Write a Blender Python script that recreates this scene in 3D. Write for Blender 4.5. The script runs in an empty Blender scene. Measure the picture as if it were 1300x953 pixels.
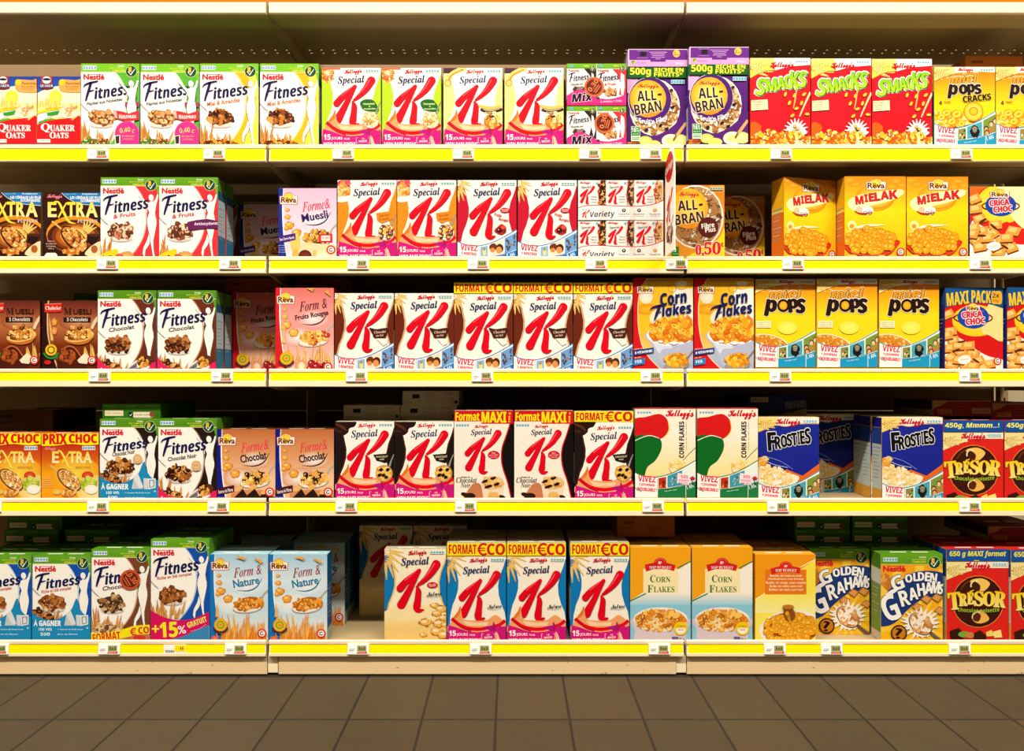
import bpy, bmesh, math, random
from mathutils import Vector
PI = math.pi
SC = bpy.context.scene
COL = SC.collection
# ---------------------------------------------------------------- frame of the photograph (1300x953)
S = 0.0025            # metres per pixel on the plane of the shelf edges
D = 2.4               # camera to shelf edge
H = 0.955             # camera height
def zat(py, d=0.0): return H + (476.5 - py) * S * (D + d) / D
def xat(px, d=0.0): return (px - 650.0) * S * (D + d) / D

# ---------------------------------------------------------------- materials
def lin(c): return c / 12.92 if c <= .04045 else ((c + .055) / 1.055) ** 2.4
def hexc(h, k=1.0):
    return tuple(lin(int(h[i:i + 2], 16) / 255) * k for i in (0, 2, 4))
def new_mat(name):
    m = bpy.data.materials.new(name); m.use_nodes = True
    nt = m.node_tree; b = nt.nodes['Principled BSDF']
    return m, nt, b
def mat(name, col, rough=.5, metal=0., noise=.06, scale=30., coat=0., spec=.2):
    m, nt, b = new_mat(name)
    c = hexc(col)
    n = nt.nodes.new('ShaderNodeTexNoise'); n.inputs['Scale'].default_value = scale
    tc = nt.nodes.new('ShaderNodeTexCoord'); nt.links.new(tc.outputs['Object'], n.inputs['Vector'])
    mx = nt.nodes.new('ShaderNodeMix'); mx.data_type = 'RGBA'
    mx.inputs[6].default_value = (*[v * (1 - noise) for v in c], 1)
    mx.inputs[7].default_value = (*[min(1, v * (1 + noise)) for v in c], 1)
    nt.links.new(n.outputs['Fac'], mx.inputs[0]); nt.links.new(mx.outputs[2], b.inputs['Base Color'])
    b.inputs['Roughness'].default_value = rough; b.inputs['Metallic'].default_value = metal
    b.inputs['Coat Weight'].default_value = coat; b.inputs['Specular IOR Level'].default_value = spec
    return m
def print_mat():
    m, nt, b = new_mat('printed_card')
    a = nt.nodes.new('ShaderNodeAttribute'); a.attribute_name = 'Col'
    n = nt.nodes.new('ShaderNodeTexNoise'); n.inputs['Scale'].default_value = 260
    tc = nt.nodes.new('ShaderNodeTexCoord'); nt.links.new(tc.outputs['Object'], n.inputs['Vector'])
    mr = nt.nodes.new('ShaderNodeMapRange'); mr.inputs['To Min'].default_value = .88; mr.inputs['To Max'].default_value = 1.06
    nt.links.new(n.outputs['Fac'], mr.inputs['Value'])
    vm = nt.nodes.new('ShaderNodeVectorMath'); vm.operation = 'SCALE'
    nt.links.new(a.outputs['Color'], vm.inputs[0]); nt.links.new(mr.outputs['Result'], vm.inputs['Scale'])
    nt.links.new(vm.outputs['Vector'], b.inputs['Base Color'])
    b.inputs['Roughness'].default_value = .5; b.inputs['Specular IOR Level'].default_value = .12
    return m
M = {}
M['print'] = print_mat()
M['cream'] = mat('cream_enamelled_steel', 'ecd9b4', .45, scale=8)
M['board'] = mat('beige_steel_shade_darkened', 'a8926a', .5, scale=6)  # same steel as the front edge, colour darkened to deepen the interior shade
M['back'] = mat('back_panel_shade_darkened', '80694a', .6, scale=5)  # same beige metal, painted darker still for the shade at the back
M['yellow'] = mat('yellow_price_strip', 'ffdc00', .6, noise=.02, spec=.05)
M['orange'] = mat('orange_header_card', 'ff6200', .6, noise=.02, spec=.05)
M['white'] = mat('white_plastic', 'fbf8f0', .35, noise=.02)
M['paper'] = mat('label_paper', 'f5f2ea', .7, noise=.03)
M['lcd'] = mat('grey_green_display', '9a9a62', .25, noise=.12, scale=90)
M['lcd_dark'] = mat('dark_display_segments', '5c5c3c', .3)
M['ink'] = mat('dark_ink', '3a342c', .6)
M['red'] = mat('red_stripe', 'e0301e', .4, noise=.03)
M['dark'] = mat('black_gap_cap', '2a2018', .6)
M['card'] = mat('grey_card', 'b9a988', .8)

def floor_mat():
    m, nt, b = new_mat('floor_tiles')
    tc = nt.nodes.new('ShaderNodeTexCoord'); mp = nt.nodes.new('ShaderNodeMapping')
    mp.inputs['Location'].default_value = (.045, 0, 0)
    br = nt.nodes.new('ShaderNodeTexBrick'); br.offset = 0; br.squash = 1
    br.inputs['Scale'].default_value = 1; br.inputs['Brick Width'].default_value = .205; br.inputs['Row Height'].default_value = .3
    br.inputs['Mortar Size'].default_value = .004
    br.inputs['Color1'].default_value = (*hexc('463822'), 1); br.inputs['Color2'].default_value = (*hexc('3f321d'), 1)
    br.inputs['Mortar'].default_value = (*hexc('1a140c'), 1)
    n = nt.nodes.new('ShaderNodeTexNoise'); n.inputs['Scale'].default_value = 14; n.inputs['Detail'].default_value = 6
    mx = nt.nodes.new('ShaderNodeMix'); mx.data_type = 'RGBA'; mx.blend_type = 'MULTIPLY'; mx.inputs[0].default_value = .35
    nt.links.new(tc.outputs['Object'], mp.inputs['Vector']); nt.links.new(mp.outputs['Vector'], br.inputs['Vector'])
    nt.links.new(tc.outputs['Object'], n.inputs['Vector'])
    nt.links.new(br.outputs['Color'], mx.inputs[6]); nt.links.new(n.outputs['Color'], mx.inputs[7])
    nt.links.new(mx.outputs[2], b.inputs['Base Color']); b.inputs['Roughness'].default_value = .6
    return m
def plinth_mat():
    m, nt, b = new_mat('scuffed_beige_plinth')
    tc = nt.nodes.new('ShaderNodeTexCoord')
    n = nt.nodes.new('ShaderNodeTexNoise'); n.inputs['Scale'].default_value = 26; n.inputs['Detail'].default_value = 5; n.inputs['Roughness'].default_value = .75
    nt.links.new(tc.outputs['Object'], n.inputs['Vector'])
    r = nt.nodes.new('ShaderNodeValToRGB'); r.color_ramp.elements[0].position = .29; r.color_ramp.elements[1].position = .36
    r.color_ramp.elements[0].color = (*hexc('5a3a1c'), 1); r.color_ramp.elements[1].color = (*hexc('dcbf90'), 1)
    nt.links.new(n.outputs['Fac'], r.inputs['Fac']); nt.links.new(r.outputs['Color'], b.inputs['Base Color'])
    b.inputs['Roughness'].default_value = .5
    return m
M['floor'] = floor_mat(); M['plinth'] = plinth_mat()

# ---------------------------------------------------------------- object helpers
def empty(name, loc, label, cat, group=None, rz=0):
    o = bpy.data.objects.new(name, None); COL.objects.link(o); o.empty_display_size = .02
    o.location = loc; o.rotation_euler = (0, 0, rz)
    tag(o, label, cat, group); return o
def tag(o, label, cat, group=None):
    o['label'] = label; o['category'] = cat
    if group: o['group'] = group
def link(name, me, m, parent=None, label=None):
    if m is not None and not me.materials: me.materials.append(m)
    o = bpy.data.objects.new(name, me); COL.objects.link(o)
    if parent is not None: o.parent = parent
    if label: o['label'] = label
    return o
def bx(bm, x0, x1, y0, y1, z0, z1, bev=0):
    r = bmesh.ops.create_cube(bm, size=1)
    for v in r['verts']:
        v.co = Vector(((x0 + x1) / 2 + v.co.x * (x1 - x0), (y0 + y1) / 2 + v.co.y * (y1 - y0), (z0 + z1) / 2 + v.co.z * (z1 - z0)))
    if bev:
        es = list({e for v in r['verts'] for e in v.link_edges})
        bmesh.ops.bevel(bm, geom=es, offset=bev, segments=2, affect='EDGES', profile=.6)
def done(bm, name):
    me = bpy.data.meshes.new(name); bm.normal_update(); bm.to_mesh(me); bm.free(); return me
def boxes_mesh(name, lst, bev=0):
    bm = bmesh.new()
    for b in lst: bx(bm, *b, bev=bev)
    return done(bm, name)
def extrude_profile(name, prof, x0, x1):
    bm = bmesh.new()
    a = [bm.verts.new((x0, y, z)) for y, z in prof]; b = [bm.verts.new((x1, y, z)) for y, z in prof]
    n = len(prof)
    for i in range(n): bm.faces.new((a[i], a[(i + 1) % n], b[(i + 1) % n], b[i]))
    bm.faces.new(a[::-1]); bm.faces.new(b)
    bmesh.ops.recalc_face_normals(bm, faces=bm.faces)
    return done(bm, name)

# ---------------------------------------------------------------- lettering
FN = {'sb': (0x1D400, 0x1D41A, 0x1D7CE), 'sbi': (0x1D468, 0x1D482, 0x1D7CE), 'scr': (0x1D4D0, 0x1D4EA, 0x1D7CE),
      'b': (0x1D5D4, 0x1D5EE, 0x1D7EC), 'bi': (0x1D63C, 0x1D656, 0x1D7EC), 'n': None}
def style(s, f):
    t = FN[f]
    if not t: return s
    o = ''
    for c in s:
        if 'A' <= c <= 'Z': o += chr(t[0] + ord(c) - 65)
        elif 'a' <= c <= 'z': o += chr(t[1] + ord(c) - 97)
        elif '0' <= c <= '9': o += chr(t[2] + ord(c) - 48)
        else: o += c
    return o
TC = {}
def glyphs(s, f):
    k = (s, f)
    if k in TC: return TC[k]
    c = bpy.data.curves.new('tmp', 'FONT'); c.body = style(s, f); c.size = 1; c.resolution_u = 2
    if f == 'n': c.offset = .018
    o = bpy.data.objects.new('tmp', c); COL.objects.link(o)
    dg = bpy.context.evaluated_depsgraph_get()
    me = bpy.data.meshes.new_from_object(o.evaluated_get(dg))
    me.calc_loop_triangles()
    vs = [(v.co.x, v.co.y) for v in me.vertices]
    tr = [tuple(vs[i] for i in t.vertices) for t in me.loop_triangles]
    bpy.data.objects.remove(o); bpy.data.curves.remove(c); bpy.data.meshes.remove(me)
    if vs:
        x0 = min(v[0] for v in vs); x1 = max(v[0] for v in vs); y0 = min(v[1] for v in vs); y1 = max(v[1] for v in vs)
    else: x0 = y0 = 0; x1 = y1 = 1
    sx = 1 / max(x1 - x0, 1e-6); sy = 1 / max(y1 - y0, 1e-6)
    r = [tuple(((x - x0) * sx - .5, .5 - (y - y0) * sy) for x, y in t) for t in tr]
    TC[k] = r; return r

# ---------------------------------------------------------------- artwork printed on card, drawn in the pixels of a close-up
def catmull(P, n=6, closed=False):
    out = []; m = len(P); rng = range(m if closed else m - 1)
    for i in rng:
        p0 = P[(i - 1) % m] if closed or i > 0 else P[0]
        p1 = P[i]; p2 = P[(i + 1) % m]; p3 = P[(i + 2) % m] if closed or i + 2 < m else P[-1]
        for j in range(n):
            t = j / n
            out.append(tuple(.5 * (2 * b + (c - a) * t + (2 * a - 5 * b + 4 * c - d) * t * t + (3 * b - a - 3 * c + d) * t ** 3) for a, b, c, d in zip(p0, p1, p2, p3)))
    if not closed: out.append(tuple(P[-1]))
    return out
def clip(poly, x0, y0, x1, y1):
    # poly: list of (x, y, r, g, b)
    for ax, lim, sg in ((0, x0, 1), (0, x1, -1), (1, y0, 1), (1, y1, -1)):
        out = []; n = len(poly)
        for i in range(n):
            a = poly[i]; b = poly[(i + 1) % n]
            da = (a[ax] - lim) * sg; db = (b[ax] - lim) * sg
            if da >= 0: out.append(a)
            if (da >= 0) != (db >= 0):
                t = da / (da - db); out.append(tuple(u + (v - u) * t for u, v in zip(a, b)))
        poly = out
        if len(poly) < 3: return []
    return poly
ALB = .80
class Art:
    def __init__(s, x0, y0, x1, y1, w):
        # close-up rectangle of the face, and its real width
        s.r = (x0, y0, x1, y1); s.k = w / (x1 - x0); s.w = w; s.h = (y1 - y0) * s.k
        s.parts = {}; s.order = []; s.cur = None; s.z = 0; s.rnd = random.Random(7)
        s.part('front_panel')
    def part(s, name):
        s.cur = name
        if name not in s.parts: s.parts[name] = ([], [], []); s.order.append(name)
        s.z += 4; return s
    def _emit(s, poly):
        V, F, C = s.parts[s.cur]; x0, y0, x1, y1 = s.r
        q = clip(poly, x0, y0, x1, y1)
        if len(q) < 3: return
        b = len(V)
        for p in q:
            V.append(((p[0] - x0) * s.k, (p[1] - y0) * s.k, s.z)); C.append(p[2:5])
        F.append(tuple(range(b, b + len(q))))
    def tri(s, pts, cols):
        s._emit([(x, y, *c) for (x, y), c in zip(pts, cols)])
    def fan(s, pts, c, c2=None, ctr=None):
        # polygon; convex or star-shaped about ctr -> fan, else ear clipping
        s.z += 1; a = hexc(c, ALB)
        if ctr:
            b = hexc(c2 or c, ALB); n = len(pts)
            for i in range(n): s.tri((ctr, pts[i], pts[(i + 1) % n]), (b, a, a))
        else:
            from mathutils.geometry import tessellate_polygon
            for t in tessellate_polygon([[Vector((x, y, 0)) for x, y in pts]]):
                s.tri([pts[i] for i in t], (a, a, a))
        return s
    poly = fan
    def sp(s, pts, c, n=5): return s.fan([p[:2] for p in catmull(pts, n, True)], c)
    def rect(s, x0, y0, x1, y1, c, c2=None, horiz=False):
        s.z += 1; a = hexc(c, ALB); b = hexc(c2 or c, ALB)
        cc = (a, b, b, a) if horiz else (a, a, b, b)
        s._emit([(x, y, *k) for (x, y), k in zip(((x0, y0), (x1, y0), (x1, y1), (x0, y1)), cc)]); return s
    def bg(s, c, c2=None): x0, y0, x1, y1 = s.r; return s.rect(x0, y0, x1, y1, c, c2)
    def ell(s, cx, cy, rx, ry=None, c='ffffff', c2=None, rot=0, n=22, wob=0):
        ry = ry or rx; ca, sa = math.cos(math.radians(rot)), -math.sin(math.radians(rot)); P = []
        for i in range(n):
            t = 2 * PI * i / n; k = 1 + wob * (s.rnd.random() - .5) * 2
            u, v = rx * math.cos(t) * k, ry * math.sin(t) * k
            P.append((cx + u * ca - v * sa, cy + u * sa + v * ca))
        return s.fan(P, c, c2, (cx, cy))
    def ring(s, cx, cy, r, w, c, a0=0, a1=360, ry=None):
        n = 24; ry = ry or r
        P = [(cx + r * math.cos(math.radians(a0 + (a1 - a0) * i / n)), cy - ry * math.sin(math.radians(a0 + (a1 - a0) * i / n)), w) for i in range(n + 1)]
        return s.vs(P, c, smooth=1, caps=False)
    def vs(s, P, c, smooth=5, caps=True, c2=None):
        # brush stroke of varying width: points (x, y, width)
        s.z += 1; Q = catmull(P, smooth) if smooth > 1 and len(P) > 2 else P
        a = hexc(c, ALB); L = []; n = len(Q)
        for i in range(n):
            u = Q[max(i - 1, 0)]; v = Q[min(i + 1, n - 1)]; dx, dy = v[0] - u[0], v[1] - u[1]; l = math.hypot(dx, dy) or 1
            nx, ny = -dy / l, dx / l; x, y, w = Q[i]; w /= 2
            L.append(((x + nx * w, y + ny * w), (x - nx * w, y - ny * w)))
        for i in range(n - 1):
            p, q = L[i], L[i + 1]
            s.tri((p[0], p[1], q[1]), (a, a, a)); s.tri((p[0], q[1], q[0]), (a, a, a))
        if caps:
            for e in (Q[0], Q[-1]):
                if e[2] > 3: s.ell(e[0], e[1], e[2] / 2, c=c, n=14); s.z -= 1
        return s
    def line(s, pts, w, c, smooth=5): return s.vs([(x, y, w) for x, y in pts], c, smooth, caps=False)
    def txt(s, t, cx, cy, w, h, c, f='b', rot=0, shear=0, out=None, ow=0, warp=None, fat=0, c2=None):
        g = glyphs(t, f); ca, sa = math.cos(math.radians(rot)), -math.sin(math.radians(rot))
        def put(dx, dy, col):
            s.z += 1; a = hexc(col, ALB); b = hexc(c2, ALB) if c2 and col == c else a
            for tr in g:
                P = []; K = []
                for x, y in tr:
                    u, v = x * w, y * h
                    if warp: v += warp(x)
                    u -= shear * v
                    P.append((cx + dx + u * ca - v * sa, cy + dy + u * sa + v * ca))
                    K.append(tuple(p + (q - p) * (y + .5) for p, q in zip(a, b)))
                s.tri(P, K)
        if out:
            for i in range(7): put(ow * math.cos(i * PI / 3.5), ow * math.sin(i * PI / 3.5), out)
        if fat:
            for dx, dy in ((fat, 0), (-fat, 0), (0, fat * .6), (0, -fat * .6)): put(dx, dy, c)
        put(0, 0, c); return s
    def clump(s, cx, cy, rx, ry, pal, n=40, sz=14, seed=1, rot=0, asp=1.0, wob=.3):
        # pieces of cereal heaped in an ellipse
        r = random.Random(seed); base = pal[-1]
        s.ell(cx, cy, rx * .95, ry * .92, c=base, rot=rot, wob=.05); z0 = s.z
        ca, sa = math.cos(math.radians(rot)), -math.sin(math.radians(rot))
        for i in range(n):
            s.z = z0 + 2 * i
            t = r.random() * 2 * PI; q = math.sqrt(r.random()); u, v = rx * q * math.cos(t), ry * q * math.sin(t)
            x, y = cx + u * ca - v * sa, cy + u * sa + v * ca
            k = sz * (.65 + r.random() * .6); c = pal[r.randrange(len(pal))]
            s.ell(x, y, k, k * asp * (.55 + .35 * r.random()), c=c, rot=r.random() * 180, n=8, wob=wob)
            c3 = pal[r.randrange(max(1, len(pal) // 2))]
            s.ell(x - k * .2, y - k * .25, k * .45, k * .28 * asp, c=c3, rot=r.random() * 180, n=6, wob=wob)
        return s
    def balls(s, cx, cy, rx, ry, n, sz, c='f6a512', c2='ffe060', dk='b85e08', seed=2):
        r = random.Random(seed); s.ell(cx, cy, rx, ry, c=dk); L = []
        for i in range(n):
            t = r.random() * 2 * PI; q = math.sqrt(r.random()); L.append((cy + ry * .95 * q * math.sin(t), cx + rx * .95 * q * math.cos(t)))
        z0 = s.z
        for i, (y, x) in enumerate(sorted(L)):
            s.z = z0 + 3 * i; s.ell(x, y, sz * 1.08, c=dk, n=10); s.ell(x, y, sz, c=c, n=10); s.ell(x - sz * .25, y - sz * .3, sz * .55, c=c, c2=c2, n=8)
        return s
    def wheat(s, x, y, ang, L, c='e0a030', c2='fbd982', w=9):
        a = math.radians(ang); dx, dy = math.cos(a), -math.sin(a); nx, ny = -dy, dx
        s.line([(x, y), (x + dx * L, y + dy * L)], max(1.4, w * .18), c, 1)
        m = max(4, int(L / (w * .75))); z0 = s.z
        for i in range(m):
            t = .3 + .7 * i / m; k = w * (1.2 - .95 * t)
            for sg in (-1, 1):
                s.z = z0 + 2 * i + (sg > 0)
                px, py = x + dx * L * t + nx * k * .55 * sg, y + dy * L * t + ny * k * .55 * sg
                s.ell(px, py, k * .95, k * .42, c=(c, c2)[(i + (sg > 0)) % 2], rot=ang + sg * 24, n=7)
        return s
    def spikes(s, x0, x1, yb, hmin, hmax, n, c='c07830', c2='eab560', seed=5, w=8, lean=12):
        r = random.Random(seed)
        for i in range(n):
            x = x0 + (x1 - x0) * (i + .5 * r.random()) / n
            a = math.radians(90 + r.uniform(-lean, lean)); h = r.uniform(hmin, hmax); dx, dy = h * math.cos(a), -h * math.sin(a)
            if i % 3 == 2: s.wheat(x, yb, math.degrees(a), h, (c, c2)[i % 2], (c2, c)[i % 2], w * .8)
            else:
                s.vs([(x, yb, w * 1.3), (x + dx * .5, yb + dy * .5, w * 1.5), (x + dx, yb + dy, .6)], (c, c2)[i % 2], 4, False); s.vs([(x + 1, yb, w * .5), (x + dx * .5 + w * .2, yb + dy * .5, w * .5), (x + dx * .95, yb + dy * .95, .4)], (c2, c)[i % 2], 4, False)
        return s
    def sub(s, t, cx, cy, w, h, c, rot=0):   # small print
        return s.txt(t, cx, cy, w, h, c, 'n', rot)
    # -------- meshes
    def build(s, place):
        out = []
        for nme in s.order:
            V, F, C = s.parts[nme]
            if not F: continue
            nme = nme.split('#')[0]; me = bpy.data.meshes.new(nme)
            me.from_pydata([place(x, y, .0003 + z * 6.5e-6) for x, y, z in V], [], F)
            ca = me.color_attributes.new('Col', 'FLOAT_COLOR', 'POINT')
            buf = []
            for c in C: buf += [c[0], c[1], c[2], 1.0]
            ca.data.foreach_set('color', buf)
            me.materials.append(M['print'])
            out.append((nme, me))
        return out
# ================================================================= shared motifs
BRN = ['c88448', 'e2ae72', '8f4a1e', '6a2f10', 'b5692e', '4a1e0a']
GOLD = ['f3b23a', 'ffd36a', 'e0901e', 'c8741a', 'f7c860', 'b0600f']
PALE = ['f8dfa0', 'fff2cc', 'e8b860', 'd89a40', 'fbe6b0', 'c98a3a']
def dots(p, x0, y0, x1, y1, c='2a9aa8', bgc='e4f2ee'):
    if bgc: p.rect(x0, y0, x1, y1, bgc)
    w = (x1 - x0) / 5; h = y1 - y0
    for i in range(5):
        p.rect(x0 + w * (i + .16), y0 + h * .2, x0 + w * (i + .84), y0 + h * .78, c)
        p.rect(x0 + w * (i + .36), y0 + h * .36, x0 + w * (i + .64), y0 + h * .5, bgc or 'd8f0f0')
    return p
def kell(p, cx, cy, w, h, c='d2122a', rot=5):
    p.part('brand_logo'); p.txt("Kellogg", cx - w * .06, cy, w * .86, h, c, 'scr', rot, fat=h * .035)
    a = math.radians(rot); p.txt("s", cx + w * .45, cy - w * .43 * math.sin(a), w * .13, h * .45, c, 'scr', rot, fat=h * .035)
    p.vs([(cx + w * .385, cy - w * .38 * math.sin(a) - h * .42, h * .12), (cx + w * .37, cy - w * .38 * math.sin(a) - h * .22, h * .05)], c, 1)
def bigk(p, x0, y0, x1, y1, name='letter_k_emblem', c='e3001b', dk='a00014', hi='ff5a62'):
    fx = (x1 - x0) / 430.; fy = (y1 - y0) / 525.; f = (fx + fy) / 2
    def T(L, k=1., dx=0, dy=0): return [(x0 + (x - 160 + dx) * fx, y0 + (y - 175 + dy) * fy, w * f * k) for x, y, w in L]
    st = [[(385, 272, 26), (335, 320, 50), (255, 385, 62), (196, 450, 68)],
          [(386, 276, 28), (328, 385, 46), (268, 500, 62), (208, 612, 82)],
          [(548, 216, 80), (496, 300, 66), (432, 370, 46), (374, 416, 24)],
          [(360, 436, 22), (374, 480, 52), (368, 560, 60), (360, 640, 72), (386, 668, 46), (424, 660, 14)]]
    p.part(name)
    for q in st: p.vs(T(q, 1.05, 2, 3), dk)
    for q in st: p.vs(T(q), c)
    for q in (st[0], st[2]): p.vs(T([(x, y, w * .16) for x, y, w in q[:-1]], 1, -14, -8), hi, caps=False)
def special(p, cx, cy, w, h, rot=3):
    p.part('product_name'); p.txt('Special', cx, cy, w, h, '14245c', 'sbi', rot, fat=h * .012)
def jours(p, x, y, w):
    # swimsuit promotion; x, y = top-left of the face, w = its width; drawn on a 545-wide face
    k = w / 545.
    def Q(L): return [(x + (a - 58) * k, y + (b - 68) * k) for a, b in L]
    p.part('promotion_banner')
    p.sp(Q([(182, 455), (205, 570), (300, 590), (420, 588), (500, 540), (560, 575), (612, 640), (612, 700), (70, 700), (85, 620), (120, 555), (160, 500)]), 'f2a468')
    p.sp(Q([(182, 458), (172, 540), (110, 580), (130, 545), (160, 505)]), 'e07a1c')
    p.poly(Q([(200, 590), (330, 612), (440, 604), (430, 640), (240, 640)]), 'f9cfa4')
    p.vs([(a, b, 32 * k) for a, b in Q([(100, 572), (200, 645), (330, 672), (450, 655), (540, 632), (596, 590)])], 'e3001b', caps=False)
    p.vs([(a, b, 10 * k) for a, b in Q([(100, 575), (190, 655), (280, 690)])], 'a8102a', caps=False)
    p.poly(Q([(70, 632), (150, 655), (240, 688), (330, 700), (430, 690), (500, 660), (612, 640), (612, 840), (50, 840)]), 'd4127a')
    p.sp(Q([(400, 660), (440, 640), (480, 650), (484, 690), (450, 680)]), 'b5107a')
    p.sp(Q([(480, 650), (488, 600), (505, 650), (500, 700)]), 'a3106e')
    p.poly(Q([(505, 690), (560, 740), (585, 850), (520, 850)]), 'f5c094')
    p.poly(Q([(540, 620), (612, 700), (612, 850), (575, 850), (530, 720)]), 'c81478')
    t = Q([(108, 708), (198, 722), (292, 724), (224, 778), (440, 742), (440, 722)])
    p.txt('15', *t[0], 62 * k, 50 * k, 'fff6f2', 'b', fat=1.5 * k); p.txt('JOURS', *t[1], 104 * k, 32 * k, 'fff6f2', 'n')
    p.txt('POUR', *t[2], 52 * k, 16 * k, 'fff6f2', 'n'); p.txt('MON PARI BIKINI', *t[3], 292 * k, 46 * k, 'fff6f2', 'b')
    p.sub('LE', *t[5], 24 * k, 12 * k, 'fff6f2', 4); p.txt('MINCEUR', t[4][0], t[4][1] + 5 * k, 76 * k, 20 * k, 'fff6f2', 'n', 4)
    for sx, a in ((378, 1), (502, -1)):
        L = Q([(sx + 12 * a, 712), (sx, 714), (sx, 762), (sx + 12 * a, 762)]); p.line(L, 3.4 * k, 'fff6f2', 1)
def torso(p, x, y, w, bgc, body='fdf6e8', edge=None, right=True):
    k = w / 545.
    def Q(L): return [(x + (a - 58) * k, y + (b - 68) * k) for a, b in L]
    p.bg(bgc)
    L = [(100, 50), (118, 130), (142, 220), (163, 320), (160, 400), (138, 480), (110, 545), (88, 640), (70, 900)]
    R = [(612, 900), (604, 700), (590, 610), (560, 540), (535, 450), (530, 360), (548, 270), (580, 190), (603, 110), (606, 50)] if right else [(612, 900), (612, 50)]
    if edge:
        p.poly(Q([(a - 16, b) for a, b in L] + [(a + 14, b) for a, b in R]), edge)
    p.poly(Q(L + R), body)
    p.rect(x, y, x + w, y + 55 * k, body)
def vivez(p, x, y, w, c='0a78c8', c2='1a3f8c', jour='1 RENTREE', H=1.0, wild=False, green=False):
    k = w / 600.
    def Q(L): return [(x + (a - 45) * k, y + (b - 88) * k) for a, b in L]
    p.part('promotion_banner')
    arc = [(35, 706), (110, 740), (200, 756), (290, 752), (400, 722), (520, 665), (655, 585)]
    arc = [q[:2] for q in catmull(arc, 5)]
    p.poly(Q(arc + [(655, 960), (35, 960)]), 'fdfbf4')
    p.line(Q(arc), 9 * k, c, 1)
    low = [(270, 882), (380, 872), (500, 850), (655, 790), (655, 960), (270, 960)]
    p.poly(Q(low), c)
    p.line(Q([(270, 878), (380, 870), (500, 845), (655, 784)]), 6 * k, c2, 1)
    t = Q([(162, 775), (160, 836), (162, 880)])
    for (a, b), s_, ww, hh, rr in ((t[0], 'VIVEZ', 172, 60, -5), (t[1], jour, 156, 28, -5), (t[2], 'INOUBLIABLE !', 196, 34, -4)):
        p.txt(s_, a, b, ww * k, hh * k, 'e8124c', 'b', rr, fat=1.2 * k)
    p.line(Q([(45, 860), (70, 885), (110, 900)]), 7 * k, c, 1)
    for i in range(9): p.rect(*Q([(262, 764 + i * 13)])[0], Q([(268, 0)])[0][0], Q([(0, 770 + i * 13)])[0][1], '5a5a66')
    tx = Q([(450, 905), (590, 850), (400, 890)])
    p.sub('Le jeu sur', tx[2][0], tx[2][1] , 120 * k, 14 * k, 'e8f4fa', 8); p.txt('1 AN', tx[1][0], tx[1][1], 70 * k, 40 * k, 'e8f4fa', 'n', 20)
    p.line(Q([(548, 832), (548, 960)]), 5 * k, 'f4fafc', 1); p.line(Q([(548, 832), (650, 794)]), 5 * k, 'f4fafc', 1)
    p.part('promotion_photos')
    f1 = Q([(277, 768), (353, 755), (353, 865), (277, 870)]); f2 = Q([(366, 745), (512, 690), (512, 835), (366, 862)]); f3 = Q([(524, 680), (655, 612), (655, 790), (524, 830)])
    def fill(q, cols, n, sd, big=9):
        r = random.Random(sd); x0 = min(a for a, b in q); x1 = max(a for a, b in q)
        for i in range(n):
            t = r.random(); a = x0 + (x1 - x0) * (.1 + .8 * t); top = q[0][1] + (q[1][1] - q[0][1]) * t; bot = q[3][1] + (q[2][1] - q[3][1]) * t
            b = top + (bot - top) * r.uniform(.18, .85); z = big * k * r.uniform(.6, 1.2)
            p.ell(a, b, z, z * 1.2, c=cols[r.randrange(len(cols))], n=8, wob=.2)
    if green:
        p.poly(f1, 'c03018'); fill(f1, ['f08a20', '20242c', 'd02818', '6a2018'], 12, 1)
        p.poly(f2, '3c9ab0'); fill(f2, ['f2e4d0', '2a6a88', '18404c', 'c89068', '8ad0d8'], 22, 2)
        p.poly(f3, 'eef6ec')
    elif wild:
        p.poly(f1, '6a9a50'); fill(f1, ['e8b880', '3a3020', 'f4e0c8', 'b07840'], 14, 3, 12)
        p.poly(f2, '4aa8b8'); p.ell(*Q([(440, 790)])[0], 44 * k, 62 * k, '16181c', wob=.15); p.ell(*Q([(440, 770)])[0], 26 * k, 30 * k, 'b08a60'); p.ell(*Q([(440, 776)])[0], 30 * k, 12 * k, '22282c'); p.ell(*Q([(440, 776)])[0], 22 * k, 7 * k, '8ab0a8')
        p.poly(f3, '7a9a3c')
        for i, (a, b) in enumerate(Q([(552, 768), (602, 720), (598, 788), (560, 806), (640, 690), (640, 752)])):
            p.ell(a, b - 7 * k, 24 * k, 26 * k, ('3a2010', '6a3818', 'c08838')[i % 3]); p.ell(a, b, 17 * k, 21 * k, ('e8a878', 'f4c8a0', 'c07848')[i % 3])
    else:
        p.poly(f1, '8ab8dc'); p.ell(*Q([(318, 820)])[0], 18 * k, 34 * k, 'e8dc80'); p.ell(*Q([(316, 790)])[0], 13 * k, 15 * k, 'b08858')
        p.poly(f2, 'f4e2c8'); p.ell(*Q([(408, 770)])[0], 40 * k, 38 * k, '6a3418', wob=.1); p.ell(*Q([(402, 800)])[0], 26 * k, 24 * k, 'd88848'); p.ell(*Q([(474, 782)])[0], 38 * k, 46 * k, '4a200c'); p.ell(*Q([(466, 800)])[0], 30 * k, 36 * k, 'e09450')
        p.poly(f3, '6aa4dc'); fill(f3, ['7a5040', 'b07850', '4a4a68', 'e8d8c0', '5a3a2c'], 14, 4, 13)
def nestle(p, x0, y0, x1, y1):
    p.part('brand_logo'); w = x1 - x0; h = y1 - y0
    p.txt('Nestlé', (x0 + x1) / 2, (y0 + y1) / 2, w, h, 'e0182c', 'n', fat=h * .04)
    p.rect(x0 + w * .25, y0 + h * .02, x1 - w * .12, y0 + h * .1, 'e0182c')
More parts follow.
